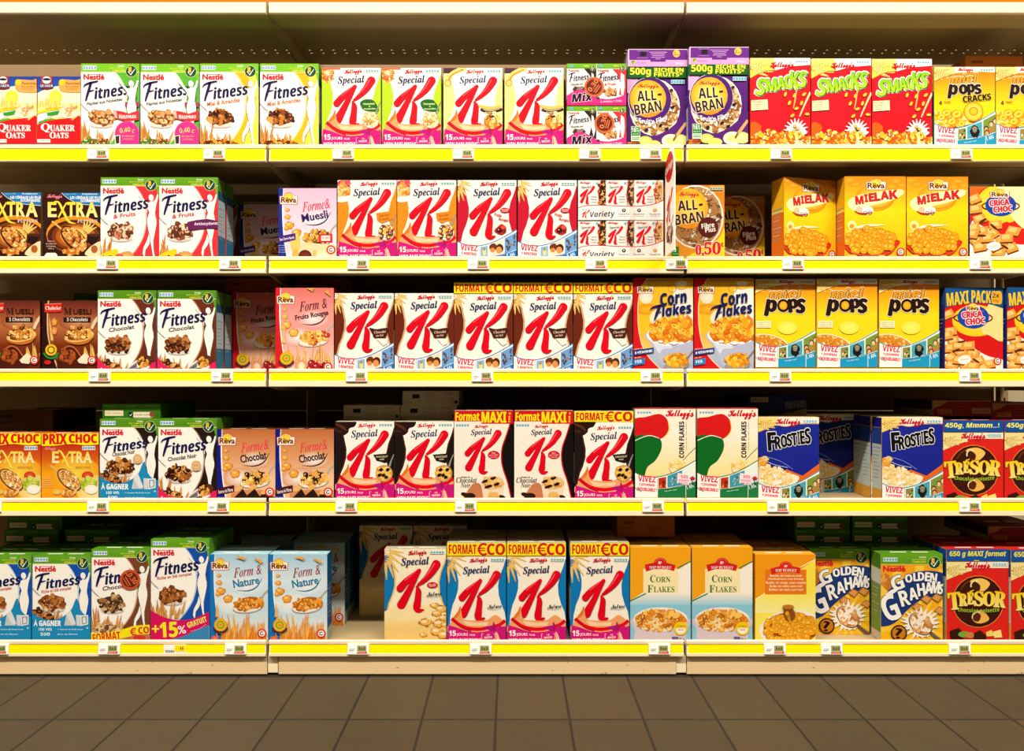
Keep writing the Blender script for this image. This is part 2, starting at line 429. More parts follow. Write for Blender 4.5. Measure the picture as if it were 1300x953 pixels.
def badge(p, cx, cy, r, tg=''):
    p.part('wholegrain_badge' + tg); p.ell(cx, cy, r, c='e8e4a0'); p.ell(cx, cy, r * .94, c='0a4a2c')
    for i in range(4):
        yy = cy - r * .62 + i * r * .22
        for sg in (-1, 1): p.ell(cx - r * .22 + sg * r * .13, yy, r * .15, r * .11, c='f0c83a', rot=-sg * 35, n=8)
    p.vs([(cx - r * .5, cy + r * .1, r * .14), (cx - r * .1, cy + r * .62, r * .2), (cx + r * .62, cy - r * .42, r * .08)], 'fbfbf2', 1)
def fitword(p, x0, y0, x1, y1, c='14184e'):
    # lettering of the fitness cereal
    w = (x1 - x0) / 420.; h = (y1 - y0) / 190.
    def Q(L): return [(x0 + a * w, y0 + b * h) for a, b in L]
    p.part('product_name')
    for cc, o in (('f0d0dc', 2.5), (c, 0)):
        def V(L): return [(a + o, b + o * .6, t * (w + h) / 2) for (a, b), t in zip(Q([l[:2] for l in L]), [l[2] for l in L])]
        p.vs(V([(66, 22, 25), (50, 80, 26), (34, 130, 24), (20, 182, 16)]), cc, 4)
        p.vs(V([(0, 58, 8), (14, 36, 17), (58, 17, 23), (128, 2, 18)]), cc, 4)
        p.vs(V([(42, 100, 16), (72, 92, 16), (96, 85, 9)]), cc, 1)
    q = Q([(262, 92)])[0]
    p.txt('itness', q[0], q[1], 330 * w, 110 * h, c, 'bi', 8, shear=.05, fat=2.3 * w)
def lady(p, dx=0, dy=0, k=1., legs=True, col='fdfaf0', ln='1c2050', ox=500, oy=200):
    def Q(L): return [(ox + dx + (a - 500) * k, oy + dy + (b - 200) * k) for a, b in L]
    p.part('figure_silhouette')
    body = [(470, 255), (430, 218), (392, 186), (386, 194), (430, 245), (462, 285), (468, 310), (484, 345), (468, 395), (462, 440), (474, 510), (490, 570),
            (498, 640), (512, 720), (520, 775), (537, 775), (524, 690), (522, 610), (536, 540), (552, 460), (552, 410), (538, 350), (545, 300), (550, 270), (562, 230), (568, 180), (558, 172), (545, 215), (528, 240)]
    leg = [(482, 540), (462, 610), (430, 675), (422, 730), (432, 760), (442, 755), (448, 700), (480, 655), (500, 600)]
    if legs: p.poly(Q([(a + 3, b + 3) for a, b in leg]), ln); p.poly(Q(leg), col)
    p.poly(Q([(a - 4, b + 2) for a, b in body]), ln); p.poly(Q(body), col)
    p.line(Q([(506, 225), (508, 262)]), 24 * k, col, 1); h = Q([(502, 206)])[0]; p.ell(h[0] - 2, h[1], 26 * k, 33 * k, ln, rot=12); p.ell(h[0], h[1], 24 * k, 31 * k, col, rot=12)
    p.line(Q([(500, 232), (512, 244), (520, 238)]), 4 * k, ln, 1); p.line(Q([(466, 300), (458, 318), (462, 346)]), 6 * k, col, 1)
    p.line(Q([(556, 330), (541, 372), (555, 430), (550, 480)]), 3 * k, ln)
def fitness(field, fieldin, green='78c020', greend=None, subt=None, subc='3a2418', subw=310, suby=378, pal=BRN, seed=1, legs=True, bottom=None, white='fffaf0', hh=1.42, wy=372, cy=525):
    p = Art(25, 15, 577, 15 + 552 * hh, .187)
    p.bg(white)
    # coloured sweep behind the figure
    L = [(335, 90), (385, 150), (425, 230), (446, 330), (450, 420), (436, 520), (405, 610), (350, 700), (300, 760), (240, 830)]
    L = [q[:2] for q in catmull(L, 4)]
    p.poly(L + [(600, 830), (600, 90)], fieldin)
    p.poly([(a + 12, b) for a, b in L] + [(600, 830), (600, 90)], field)
    if subt == 'Miel & Amandes':
        p.poly([(470, 95), (520, 300), (500, 560), (430, 830), (600, 830), (600, 95)], 'f8dc50')
    p.poly([(470, 92), (548, 110), (560, 160), (577, 230), (600, 230), (600, 92)], green)
    p.part('header_band'); p.rect(0, 0, 600, 94, green, greend); p.rect(0, 92, 600, 97, 'e8e0a0')
    p.part('nutrition_strip'); dots(p, 42, 35, 172, 72, '3a86c8', 'e8f2f6')
    p.part('header_band'); p.txt('Céréales', 403, 36, 60, 18, 'f4f8e0', 'n'); p.txt('BLÉ COMPLET', 365, 56, 130, 13, 'e8e840', 'n'); p.txt('COMPLÈTES', 380, 79, 110, 18, 'f4ee40', 'b')
    lady(p, legs=legs)
    badge(p, 500, 88, 54)
    nestle(p, 50, 115, 245, 168)
    fitword(p, 52, 182, 470, wy)
    if subt:
        p.part('flavour_name'); p.txt(subt, 250 if subw < 300 else 248, suby, subw, 40, subc, 'n', 8, shear=.15)
    p.part('serving_picture')
    q = cy - 525
    for o in (0, 9): p.line([(22, 388 + o + q), (60, 430 + o + q), (100, 468 + q)], 3, '7a7068')
    p.ell(220, 590 + q, 118, 38, 'f4f2ee'); p.ell(220, 598 + q, 104, 30, 'b8b4b0'); p.ell(220, 586 + q, 112, 32, 'e4d8c8')
    p.clump(218, 525 + q, 122, 74, pal, 46, 27, seed)
    p.spikes(28, 120, 770 + q, 120, 225, 6, 'b06020', 'e0a050', seed, 15, 14)
    if bottom: bottom(p)
    else:
        p.spikes(100, 330, 790, 70, 130, 10, 'c07020', 'eaa848', seed + 3, 14, 22); p.clump(200, 775, 190, 40, ['e08420', 'f4b040', '9a4a10', '5a2408'], 34, 22, seed)
    return p
def reva(p, x0, y0, x1, y1):
    p.part('brand_logo'); w = x1 - x0; h = y1 - y0
    def Q(L): return [(x0 + a * w, y0 + b * h) for a, b in L]
    sh = [(0, .32), (.2, .3), (.32, .1), (.5, 0), (.68, .1), (.8, .3), (1, .32), (.97, 1), (.03, 1)]
    p.poly(Q(sh), 'c04828'); p.poly([((a - x0 - w / 2) * .93 + x0 + w / 2, (b - y0 - h / 2) * .9 + y0 + h / 2) for a, b in Q(sh)], 'fdf0dc')
    c = Q([(.5, .5)])[0]; p.ell(c[0], c[1] - h * .06, w * .24, h * .36, 'f5c020', 'ffe860')
    p.txt('Rëva', c[0], y0 + h * .62, w * .8, h * .46, '6a1c14', 'n', fat=h * .012)
def efruit(p, cx, cy, r):
    p.part('recycling_mark'); p.ell(cx, cy, r, c='e03028'); p.ell(cx, cy, r * .68, c='fdf4ec'); p.ring(cx, cy, r * .34, r * .2, '6a3028', 40, 340)
def quality(p, cx, cy, r):
    p.part('quality_seal'); p.ell(cx, cy, r, c='e8a818', c2='f8d840'); p.ring(cx, cy, r * .5, r * .22, '7aa820'); p.ell(cx, cy, r * .26, c='f08820')
    p.ring(cx, cy, r * 1.18, r * .26, '5a2438', 200, 340)
def forme(edge, bgs, t1, t1c, t2, t2c, pal, seed=1, flake='f2a838', mark=True, seal=False, bottom=None, h=1.5, banner=None, white='fbf4ee', by=745, my=822):
    p = Art(445, 290, 838, 290 + 393 * h, .186)
    p.bg(bgs[0]); p.rect(445, 290, 838, 470, bgs[0], bgs[1]); p.rect(445, 470, 838, 640, bgs[1], bgs[2]); p.rect(445, 640, 838, 890, bgs[2], bgs[3])
    for cx, cy, rx, ry in ((700, 500, 110, 60), (600, 620, 120, 70)): p.ell(cx, cy, rx, ry, bgs[1], white)
    L = [q[:2] for q in catmull([(480, 280), (474, 400), (476, 520), (486, 640), (506, 760), (545, 900)], 5)]
    p.poly([(430, 280)] + L + [(430, 900)], edge); p.vs([(a, b, 9 if b > 380 else 5) for a, b in L], white, 1, False)
    reva(p, 450, 316, 577, 400)
    p.part('product_name')
    p.txt(t1, 700, 405, 190 if len(t1) < 7 else 200, 66, t1c, 'sbi', 8, shear=.15)
    p.txt(t2, 690, 478, 178 if len(t2) < 11 else 226, 54 if len(t2) < 11 else 44, t2c, 'n', 10, fat=1)
    p.vs([(625, 534, 2), (700, 538, 8), (760, 512, 9), (798, 450, 3)], t2c, 6, False)
    p.part('cereal_flakes')
    for x, y, r in ((506, 436, 15), (508, 484, 21), (520, 540, 30), (500, 560, 18), (568, 592, 33)):
        p.ell(x, y, r, r * .86, c='d07818', wob=.12); p.ell(x - 2, y - 2, r * .86, r * .7, c=flake, wob=.1); p.ell(x - r * .2, y - r * .25, r * .4, r * .25, c='fbd080')
    p.part('serving_picture')
    p.vs([(838, 535, 16), (812, 560, 12), (795, 590, 16)], 'b8aca0', 4, False)
    p.ell(700, 655, 102, 36, '988878', rot=6); p.ell(700, 650, 98, 34, 'f4ece2', rot=6)
    p.clump(705, 622, 96, 46, pal, 44, 17, seed, rot=8)
    if bottom: bottom(p)
    if banner:
        p.part('banner'); p.poly([(443, by), (560, by - 23), (562, by + 23), (443, by + 45)], banner[0])
        p.txt(banner[1], 503, by + 15, 100, 24, 'f6ecf2', 'n', 10)
        for i in range(4): p.sub('blé complet et', 480, by + 61 + i * 15, 62 + 6 * (i % 2), 9, 'b8c8f0')
    if seal: quality(p, 520, 765, 44)
    if mark: efruit(p, 800, my, 31)
    return p
def kelwheat(p, x, y, k, c1='e2a83a', c2='f8dc90', full=False):
    p.part('wheat_picture')
    for a, L, dx, dy in ((-8, 150, 0, 12), (-22, 170, 0, 5), (-38, 170, 0, 20), (-55, 190, 0, 30), (-72, 210, 8, 35), (-86, 190, 4, 60)):
        p.wheat(x + dx * k, y + dy * k, a, L * k * (1.15 if full else .9), c1, c2, 17 * k)
# ================================================================= the fronts of the boxes
DES = {}
def k_base(side, x=45, y=88, w=600, hh=1.36, edge=None, body='fdf6ea', right=True, top=0, wm=.1885):
    p = Art(x, y - top, x + w, y + w * hh, wm)
    torso(p, x, y, w, side, body, edge, right)
    return p
def k_std(p, x, y, w, dots_c='2a98a8', ky=0, logo=True, ly=0, sy=0):
    k = w / 600.
    if logo: kell(p, x + 318 * k, y + (42 + ly) * k, 176 * k, 58 * k)
    p.part('nutrition_strip'); dots(p, x + 445 * k, y + (18 + ly) * k, x + 582 * k, y + (50 + ly) * k, dots_c, 'e6efe4')
    special(p, x + 298 * k, y + (128 + sy) * k, 272 * k, 92 * k)
    bigk(p, x + 115 * k, y + (86 + ky) * k, x + 545 * k, y + (610 + ky) * k)
def ecoband(p, x, y, w, h, bgc='fbe408', tc='d2141e'):
    p.part('size_banner'); p.rect(x - 5, y, x + w + 5, y + h, bgc)
    p.txt('FORMAT', x + w * .265, y + h * .5, w * .47, h * .74, tc, 'b', fat=1.4)
    cx = x + w * .6
    p.ring(cx + w * .02, y + h * .5, h * .36, h * .17, tc, 48, 312, ry=h * .42); p.rect(cx - w * .085, y + h * .37, cx + w * .045, y + h * .47, tc); p.rect(cx - w * .085, y + h * .55, cx + w * .045, y + h * .65, tc)
    p.txt('CO', x + w * .83, y + h * .5, w * .3, h * .88, tc, 'b', fat=2.2)

def d_k_green(side='b8d820', fr='g'):
    p = k_base(side, 58, 68, 545)
    p.part('fruit_picture')
    if fr == 'g':
        p.clump(110, 120, 62, 80, ['f09030', 'f8c060', 'fbe0a0', 'd86020', 'e8a040'], 26, 26, 3); p.rect(58, 68, 230, 84, 'e86a50')
        for a in range(0, 360, 40): p.line([(120, 130), (120 + 40 * math.cos(a), 130 + 40 * math.sin(a))], 3, 'fbe8c0', 1)
    elif fr == 'o':
        p.clump(118, 100, 66, 40, ['e83060', 'f05a70', 'f0a040', 'd02050'], 16, 26, 3); p.clump(100, 170, 62, 56, ['f4a040', 'fbd080', 'f8e0b0', 'e87820'], 22, 24, 4)
        p.sp([(58, 225), (140, 215), (165, 250), (120, 270), (58, 265)], 'f4f0ea')
    k_std(p, 58, 68, 545)
    jours(p, 58, 68, 545)
    p.part('flavour_tag')
    if fr == 'g':
        p.sp([(412, 395), (450, 362), (520, 362), (560, 400), (585, 465), (520, 470), (445, 455)], '1c6a18'); p.txt('Noisettes', 495, 400, 106, 20, 'f0f0b0', 'n', 2); p.txt('&', 500, 424, 14, 14, 'f0f0b0', 'n'); p.txt('Amandes', 500, 446, 110, 16, 'f0f0b0', 'n', 3)
    else:
        p.poly([(415, 372), (560, 352), (575, 425), (470, 468), (425, 440)], 'f08818'); p.txt('Saveur', 490, 392, 100, 24, '5a2008', 'sbi', 8); p.txt('Fruits', 490, 426, 96, 24, '5a2008', 'sbi', 8)
    p.part('serving_picture'); p.vs([(600, 380, 8), (575, 440, 12), (560, 490, 20)], '9a948c', 4, False); p.ell(512, 552, 76, 72, 'f4ece0'); p.ring(512, 552, 74, 6, 'a89c90'); p.clump(512, 548, 66, 60, PALE if fr == 'g' else ['f2c050', 'fff0c0', '5a3a30', 'e8a030', '8a3038'], 34, 22, 8)
    return p
def d_k_honey():
    p = k_base('fbe48c', 58, 68, 545, body='fffaf0')
    p.part('fruit_picture'); p.rect(58, 68, 190, 120, '4a2c34'); p.vs([(250, 78, 40), (190, 96, 46), (130, 130, 44), (100, 190, 52), (90, 225, 30)], 'f4d078', 4); p.vs([(240, 82, 10), (140, 130, 12), (104, 185, 14)], 'c88a28', 4, False); p.ring(98, 208, 28, 8, 'c88a28')
    k_std(p, 58, 68, 545); jours(p, 58, 68, 545)
    p.part('flavour_tag'); p.vs([(395, 420, 26), (480, 440, 34), (580, 425, 26)], 'e8c060', 4); p.vs([(410, 455, 26), (490, 475, 34), (590, 452, 26)], '2a1810', 4); p.line([(400, 448), (490, 464), (590, 444)], 5, 'f4e0b0'); p.txt('Amandes', 490, 476, 110, 16, 'f4e0b0', 'n', 4)
    p.part('serving_picture'); p.ell(508, 560, 76, 70, 'c07020'); p.clump(508, 556, 70, 64, ['e8a030', 'f8c868', '3a1c10', 'fbe6b8', 'c87a20'], 36, 22, 9)
    return p
def d_k_noir(eco=0):
    t = 97 if eco else 0
    p = k_base('1c100c', 58, 68, 545, top=t, edge='3c1a10', hh=1.36)
    p.part('fruit_picture'); p.sp([(50, 60), (240, 60), (238, 110), (190, 130), (175, 170), (120, 200), (50, 190)], '24100c'); p.vs([(70, 90, 18), (130, 120, 26), (160, 150, 12)], '5a2a18', 4); p.vs([(60, 150, 14), (110, 160, 20)], '42201a', 1)
    o = 24 if eco else 0; k_std(p, 58, 68 + o, 545); jours(p, 58, 68 + o, 545)
    if eco: ecoband(p, 58, -29, 545, 97)
    p.part('flavour_tag'); p.poly([(410, 372), (575, 358), (560, 432), (520, 450), (440, 428)], '1c120c'); p.txt('CHOCOLAT', 490, 390, 110, 18, 'e8d8a8', 'n', 3); p.txt('NOIR', 490, 415, 44, 14, 'e8d8a8', 'n', 3)
    p.part('serving_picture'); p.vs([(600, 370, 8), (575, 430, 12), (560, 480, 20)], '9a948c', 4, False); p.ell(512, 545, 78, 76, 'd8a050'); p.ring(512, 545, 76, 5, 'a88860')
    p.clump(512, 545, 66, 62, ['f4b848', 'fbd47c', 'e89830', 'f8c868'], 26, 22, 8)
    for x, y in ((482, 512), (545, 510), (505, 562), (530, 580), (470, 560)): p.ell(x, y, 20, 15, '1e0e08', rot=30, wob=.2)
    return p
def d_k_red():
    p = k_base('c8102e'); kelwheat(p, 45, 88, 1.0)
    k_std(p, 45, 88, 600); vivez(p, 45, 88, 600)
    p.part('flavour_name'); p.ell(528, 394, 50, 26, 'd8142c'); p.txt('Nouvelle', 528, 386, 70, 12, 'f8e0d8', 'n', 3); p.sub('recette', 528, 402, 60, 12, 'f8e0d8', 3)
    p.txt('Fruits', 458, 440, 74, 26, 'e04848', 'n', -14, fat=1); p.txt('Rouges', 516, 492, 100, 30, 'e04848', 'n', -10, fat=1)
    p.part('fruit_picture'); p.sp([(420, 600), (450, 565), (490, 535), (535, 560), (540, 600), (500, 640), (445, 625)], 'c8201c'); p.ell(470, 600, 30, 28, '3a0c10'); p.ell(510, 570, 22, 20, 'e85040'); p.ell(520, 605, 20, 22, '8a1418'); p.ell(462, 592, 7, 6, 'f4c0c0')
    return p
def d_k_choc(eco=0):
    t = 108 if eco else 0
    p = k_base('6a2410', top=t, edge='d8a878', hh=1.36); kelwheat(p, 45, 88, .95)
    o = 10 if eco else 0; k_std(p, 45, 88 + o, 600); vivez(p, 45, 88 + o, 600)
    if eco: ecoband(p, 45, -20, 600, 108)
    p.part('flavour_tag'); p.sp([(400, 440), (470, 452), (560, 440), (590, 446), (580, 500), (560, 546), (520, 545), (450, 540), (430, 500)], '4a1c10'); p.poly([(470, 548), (590, 548), (580, 600), (540, 622)], 'fdf6ea'); p.txt('Chocolat', 508, 480, 120, 28, 'e8d0b8', 'sbi', 5); p.txt('au lait', 506, 515, 76, 22, 'e8d0b8', 'sbi', 5)
    return p
def d_k_nature(eco=0, promo=True, tall=0):
    t = 97 if eco else 0
    p = k_base('0c78b8', 58, 68, 545, top=t, body='fbf0dc' if promo else 'fbeccc', edge=None if promo else 'f8c860', hh=1.5 if eco else (1.36 if promo else (1.69 if tall else 1.51)), wm=.1885 if promo or tall else .197)
    kelwheat(p, 58, 68, 1.0, full=True)
    if eco: k_std(p, 58, 68, 545, ky=88, ly=32, sy=48)
    else: k_std(p, 58, 68, 545, ky=20)
    if promo: jours(p, 58, 68 + (98 if eco else 0), 545)
    else:
        p.part('cereal_flakes')
        p.poly([(58, 620), (100, 600), (150, 560), (480, 560), (603, 640), (603, 1100), (58, 1100)], 'fbe2a8')
        p.rect(58, 690, 603, 760, 'fbdf9c', 'f4ce7c'); p.rect(58, 760, 603, 1100, 'f4ce7c')
        for x, y, r in ((500, 570, 40), (560, 600, 50), (520, 640, 44), (420, 720, 56), (580, 680, 44), (540, 730, 60), (600, 740, 40), (520, 800, 60), (590, 830, 60), (400, 830, 34)):
            p.ell(x, y, r, r * .66, 'b87420', wob=.2); p.ell(x, y - 4, r * .88, r * .52, 'eeb858', wob=.22); p.ell(x - r * .2, y - r * .2, r * .5, r * .22, 'fbe6b4', wob=.2)
        bigk(p, 58 + 115 * .908, 68 + 106 * .908, 58 + 545 * .908, 68 + 630 * .908)
        p.part('flavour_tag'); p.ell(482, 386, 48, 26, 'd8142c'); p.sub('Nouvelle', 482, 380, 64, 11, 'f8e0d8', 4); p.sub('recette', 482, 394, 56, 11, 'f8e0d8', 4)
    if eco: ecoband(p, 58, -29, 545, 118)
    p.part('flavour_name'); p.txt('Nature', 496, 462 + (92 if eco else 0), 128, 38, '28384c', 'scr', 6, fat=.8)
    p.line([(430, 488 + (92 if eco else 0)), (500, 494 + (92 if eco else 0)), (560, 480 + (92 if eco else 0))], 2.5, '58687c')
    return p
def d_k_maxi():
    p = Art(45, 108, 580, 108 + 535 * 1.55, .1885)
    p.bg('fbeedd')
    R = [q[:2] for q in catmull([(560, 200), (520, 330), (482, 440), (474, 540), (490, 640), (530, 760), (572, 950)], 5)]
    p.poly(R + [(600, 950), (600, 200)], '120a08'); p.vs([(a, b, 11) for a, b in R], 'c81024', 1, False)
    p.part('size_banner'); p.rect(40, 100, 590, 206, 'd2141e'); p.rect(290, 195, 590, 228, 'd2141e')
    p.txt('Format', 165, 162, 216, 76, 'fbe408', 'b', fat=1.5); p.txt('MAXI', 406, 168, 222, 96, 'fbe408', 'b', fat=2.5); p.txt('550 g', 548, 170, 90, 22, 'fbe408', 'b', 90)
    p.part('nutrition_strip'); dots(p, 60, 228, 182, 256, '2a98a8', 'd8e8e0')
    kell(p, 290, 255, 122, 38); special(p, 292, 308, 190, 64)
    bigk(p, 137, 280, 475, 694)
    p.part('flavour_name'); p.ell(404, 510, 54, 38, 'd8142c'); p.sub('Pour', 404, 492, 34, 14, 'f8e8e0'); p.sub('garder la ligne', 404, 512, 84, 12, 'f8e8e0', 3); p.sub('au quotidien', 404, 530, 60, 10, 'f8e8e0')
    p.txt('Pétales de', 150, 712, 76, 14, '2a1a10', 'n'); p.txt('Chocolat', 157, 738, 188, 50, '2a1a10', 'sbi'); p.txt('Noir', 148, 785, 88, 44, '2a1a10', 'sbi')
    p.part('serving_picture'); p.sp([(120, 950), (190, 800), (240, 765), (290, 790), (310, 950)], 'c87a50'); p.poly([(290, 780), (500, 780), (470, 960), (320, 960)], 'f0d8bc'); p.ell(396, 764, 106, 62, 'e8c8a0'); p.clump(396, 764, 94, 50, ['f0b048', 'f8d088', 'e8c088', 'd89030'], 34, 22, 5)
    for x, y in ((325, 750), (400, 722), (430, 775), (365, 795), (345, 800)): p.ell(x, y, 28, 13, '2a120a', rot=20, wob=.2)
    for x, y, r in ((140, 868, 34), (200, 876, 40), (170, 890, 36), (480, 890, 30)): p.ell(x, y, r, r * .5, '2a140c', rot=-15)
    for i in range(5): p.wheat(360 + i * 22, 900, 80 + i * 8, 60, 'e0a030', 'f4cc70', 12)
    return p
def d_variety():
    p = Art(60, 205, 825, 205 + 358, .272)
    p.bg('f4efe8')
    for i, (x, pc) in enumerate(((62, ['4a2410', 'c88a3a', 'e8b868', '2a120a']), (315, ['5a3018', 'b87840', 'd8b080', '3a1c10']), (568, ['e8b070', 'f4d098', '8a5028', 'd89a58']))):
        p.part('sachet_picture'); p.rect(x, 206, x + 246, 440, 'e6ddd2'); p.rect(x, 206, x + 170, 440, 'f2ece4')
        p.clump(x + 222, 320, 44, 112, pc, 44, 15, i + 2, asp=1.4); p.rect(x + 246, 205, x + 254, 440, 'd8cfc4'); p.line([(x + 205, 205), (x + 182, 320), (x + 192, 432)], 7, 'd02030')
        p.part('brand_logo'); p.txt('Kelloggs', x + 58, 228, 92, 26, 'e03038', 'scr', 0, fat=1)
        p.part('product_name'); p.txt('Special', x + 70, 268, 90, 28, '3a3a58', 'sbi', 4)
        bigk(p, x + 12, 254, x + 148, 424); p.part('product_name')
        for j, t in enumerate(('Chocolat', 'lait', 'noir')): p.sub(t, x + 140, 352 + j * 24, 52, 9, '5a4a48')
        p.part('nutrition_strip'); p.rect(x + 158, 222, x + 178, 240, '6ab8c8')
    p.part('lower_panel'); L = [(50, 460), (120, 436), (250, 430), (420, 438), (600, 440), (740, 420), (835, 380)]; L = [q[:2] for q in catmull(L, 4)]
    p.poly(L + [(835, 580), (50, 580)], 'f6f1ea'); p.line(L, 7, 'c81830', 1)
    p.rect(250, 448, 330, 580, 'e4dcd2'); p.rect(520, 445, 575, 580, 'e4dcd2')
    bigk(p, 92, 470, 165, 548, 'small_letter_k_emblem'); p.part('product_name'); p.txt('Special', 118, 470, 50, 12, '14245c', 'sbi', 0)
    p.txt('Variety', 278, 516, 222, 68, '14244c', 'bi', 2)
    p.part('lower_panel')
    for x, c in ((470, '3a2018'), (606, '4a2820'), (750, 'd89030')):
        p.ell(x, 476, 18, 16, c, wob=.1); p.ell(x, 474, 7, 6, 'f0e0d0')
        p.sub('Chocolat Noir', x, 510, 100, 13, '5a4a50'); p.sub('au chocolat noir', x, 528, 84, 8, '8a8080')
    return p

def grains(cols, n=34, seed=3):
    def f(p):
        p.spikes(70, 300, 790, 90, 170, 9, 'b86a28', 'e8b060', seed, 14, 24); p.clump(160, 770, 150, 46, cols, n, 22, seed)
    return f
def d_fit_noisette():
    p = fitness('5ab030', 'd8ecb0', hh=1.445, subt='Pépites aux Noisettes', subc='3a4020', subw=335, pal=['d8a060', 'f0c890', 'a86830', '6a3414', 'c88040', '884a1c'], seed=11,
                bottom=grains(['c88040', 'f0d8a0', '7a3c14', '4a7a20']))
    p.part('flavour_band'); p.rect(445, 380, 577, 425, 'b03058'); lady(p)
    p.part('new_ribbon'); p.poly([(330, 455), (420, 470), (480, 490), (585, 455), (585, 545), (480, 568), (350, 530)], 'e83038'); p.poly([(330, 455), (365, 465), (375, 535), (350, 530)], 'f8b0a0'); p.txt('Nouveau', 470, 516, 160, 40, 'fdf4ee', 'b', 2)
    p.part('price_sticker'); p.ell(465, 675, 116, c='f060a0'); p.ell(465, 676, 110, c='e83088'); p.rect(350, 690, 585, 830, 'e83088'); p.poly([(350, 700), (400, 690), (400, 830), (350, 830)], 'f4efe6')
    p.poly([(355, 705), (392, 697), (392, 770), (360, 775)], '3a2a20'); p.txt('0,40', 445, 648, 100, 52, 'f4d060', 'bi', 8); p.txt('C', 525, 655, 26, 34, 'f4d060', 'bi'); p.txt('de réduction', 475, 700, 120, 18, 'f4a860', 'n'); p.txt('immédiate', 475, 728, 100, 16, 'f4a860', 'n')
    return p
def d_fit_miel(): return fitness('f8b818', 'fce080', hh=1.445, subt='Miel & Amandes', subc='e86820', subw=312, pal=['c87828', 'e8a050', '8a4414', '5a2410', 'b0601c', '3a1408'], seed=12)
def fruitbot(p):
    p.spikes(40, 140, 800, 100, 160, 5, 'b86a28', 'e8b060', 4, 14, 20)
    p.sp([(30, 750), (100, 715), (180, 690), (185, 740), (120, 790), (40, 800)], 'f8d018'); p.clump(90, 785, 60, 26, ['4a1c38', '8a2040', '2a1028'], 16, 20, 2)
    p.ell(270, 760, 70, 48, 'e88838', 'f8b868', wob=.1); p.ell(205, 770, 42, 32, 'c82838', 'f07860', wob=.1); p.ell(170, 778, 18, 16, '3a1820'); p.sp([(300, 800), (340, 765), (400, 790), (400, 830), (300, 830)], 'f0c040')
def d_fit_fruits(anti=0):
    p = fitness('e83038', 'f8b0a8', '6aa81e', '5c981a', '& Fruits', 'd83038', 210, 372, ['8a4a30', 'e8c8a0', '5a2818', 'c87048', 'f0dcb8', '6a3020'], 21 + anti, bottom=fruitbot)
    p.part('fruit_field'); p.poly([(330, 640), (440, 620), (430, 830), (300, 830)], 'f8d8c8') if 0 else None
    if anti:
        p.part('flavour_band'); L = [(290, 438), (380, 418), (480, 408), (590, 428), (590, 500), (470, 496), (380, 508), (300, 520)]
        p.poly(L, '6a1e58'); p.rect(280, 400, 300, 530, '6a1e58') if 0 else None; p.txt('Antioxydants', 470, 456, 225, 36, 'f4e8f4', 'b', 2)
    return p
def bar(p):
    p.spikes(60, 300, 790, 80, 150, 9, 'c07828', 'e8b060', 7, 14, 30); p.clump(165, 735, 110, 44, ['c88040', '7a3c18', 'e8b870', '3a1a10'], 30, 20, 6, rot=-18)
    p.part('promotion_banner'); p.sp([(0, 600), (60, 690), (150, 745), (260, 760), (340, 765), (600, 690), (620, 860), (0, 860)], 'e0205c')
    p.txt('1', 60, 765, 18, 42, 'fdf0ea', 'b'); p.txt('BARRE', 132, 770, 100, 30, 'fdf0ea', 'n'); p.txt('OFFERTE', 150, 812, 130, 30, 'fdf0ea', 'n')
    p.part('bar_picture'); p.poly([(290, 780), (330, 720), (430, 650), (470, 640), (520, 740), (440, 790), (320, 810)], 'e8e4e4'); p.poly([(300, 780), (335, 735), (400, 690), (400, 750), (360, 790)], '8a8488'); p.ell(410, 765, 34, 20, '3a1c14', rot=20)
    p.vs([(450, 690, 100), (500, 675, 96)], '5a2c1c', 1); p.clump(455, 694, 46, 52, ['e09838', 'f4c060', '8a4818', 'c07020'], 22, 18, 4); p.txt('fitness', 355, 745, 90, 26, '1c2050', 'bi', 32)
def d_fit_choc(): return fitness('6a2c1a', 'c89068', '5c961c', '4e8818', 'Chocolat', '4a2014', 245, 372, ['a05a28', 'c88448', '6a3014', '401a0a', '8a4a1c', '30120a'], 31, False, bar)
def d_fit_noir():
    p = fitness('241410', 'a88868', '5c981c', '4e8818', 'Chocolat Noir', '3a2418', 275, 378, ['c07830', 'e8a860', '5a2410', '2a0e08', '9a5420', '1c0a08'], 32, False, bar)
    p.part('wholegrain_flake'); p.ell(385, 455, 46, 50, 'e8c088', wob=.05); p.ring(385, 455, 36, 4, 'b88848'); p.sub('à la', 385, 450, 36, 18, '8a5a28')
    return p
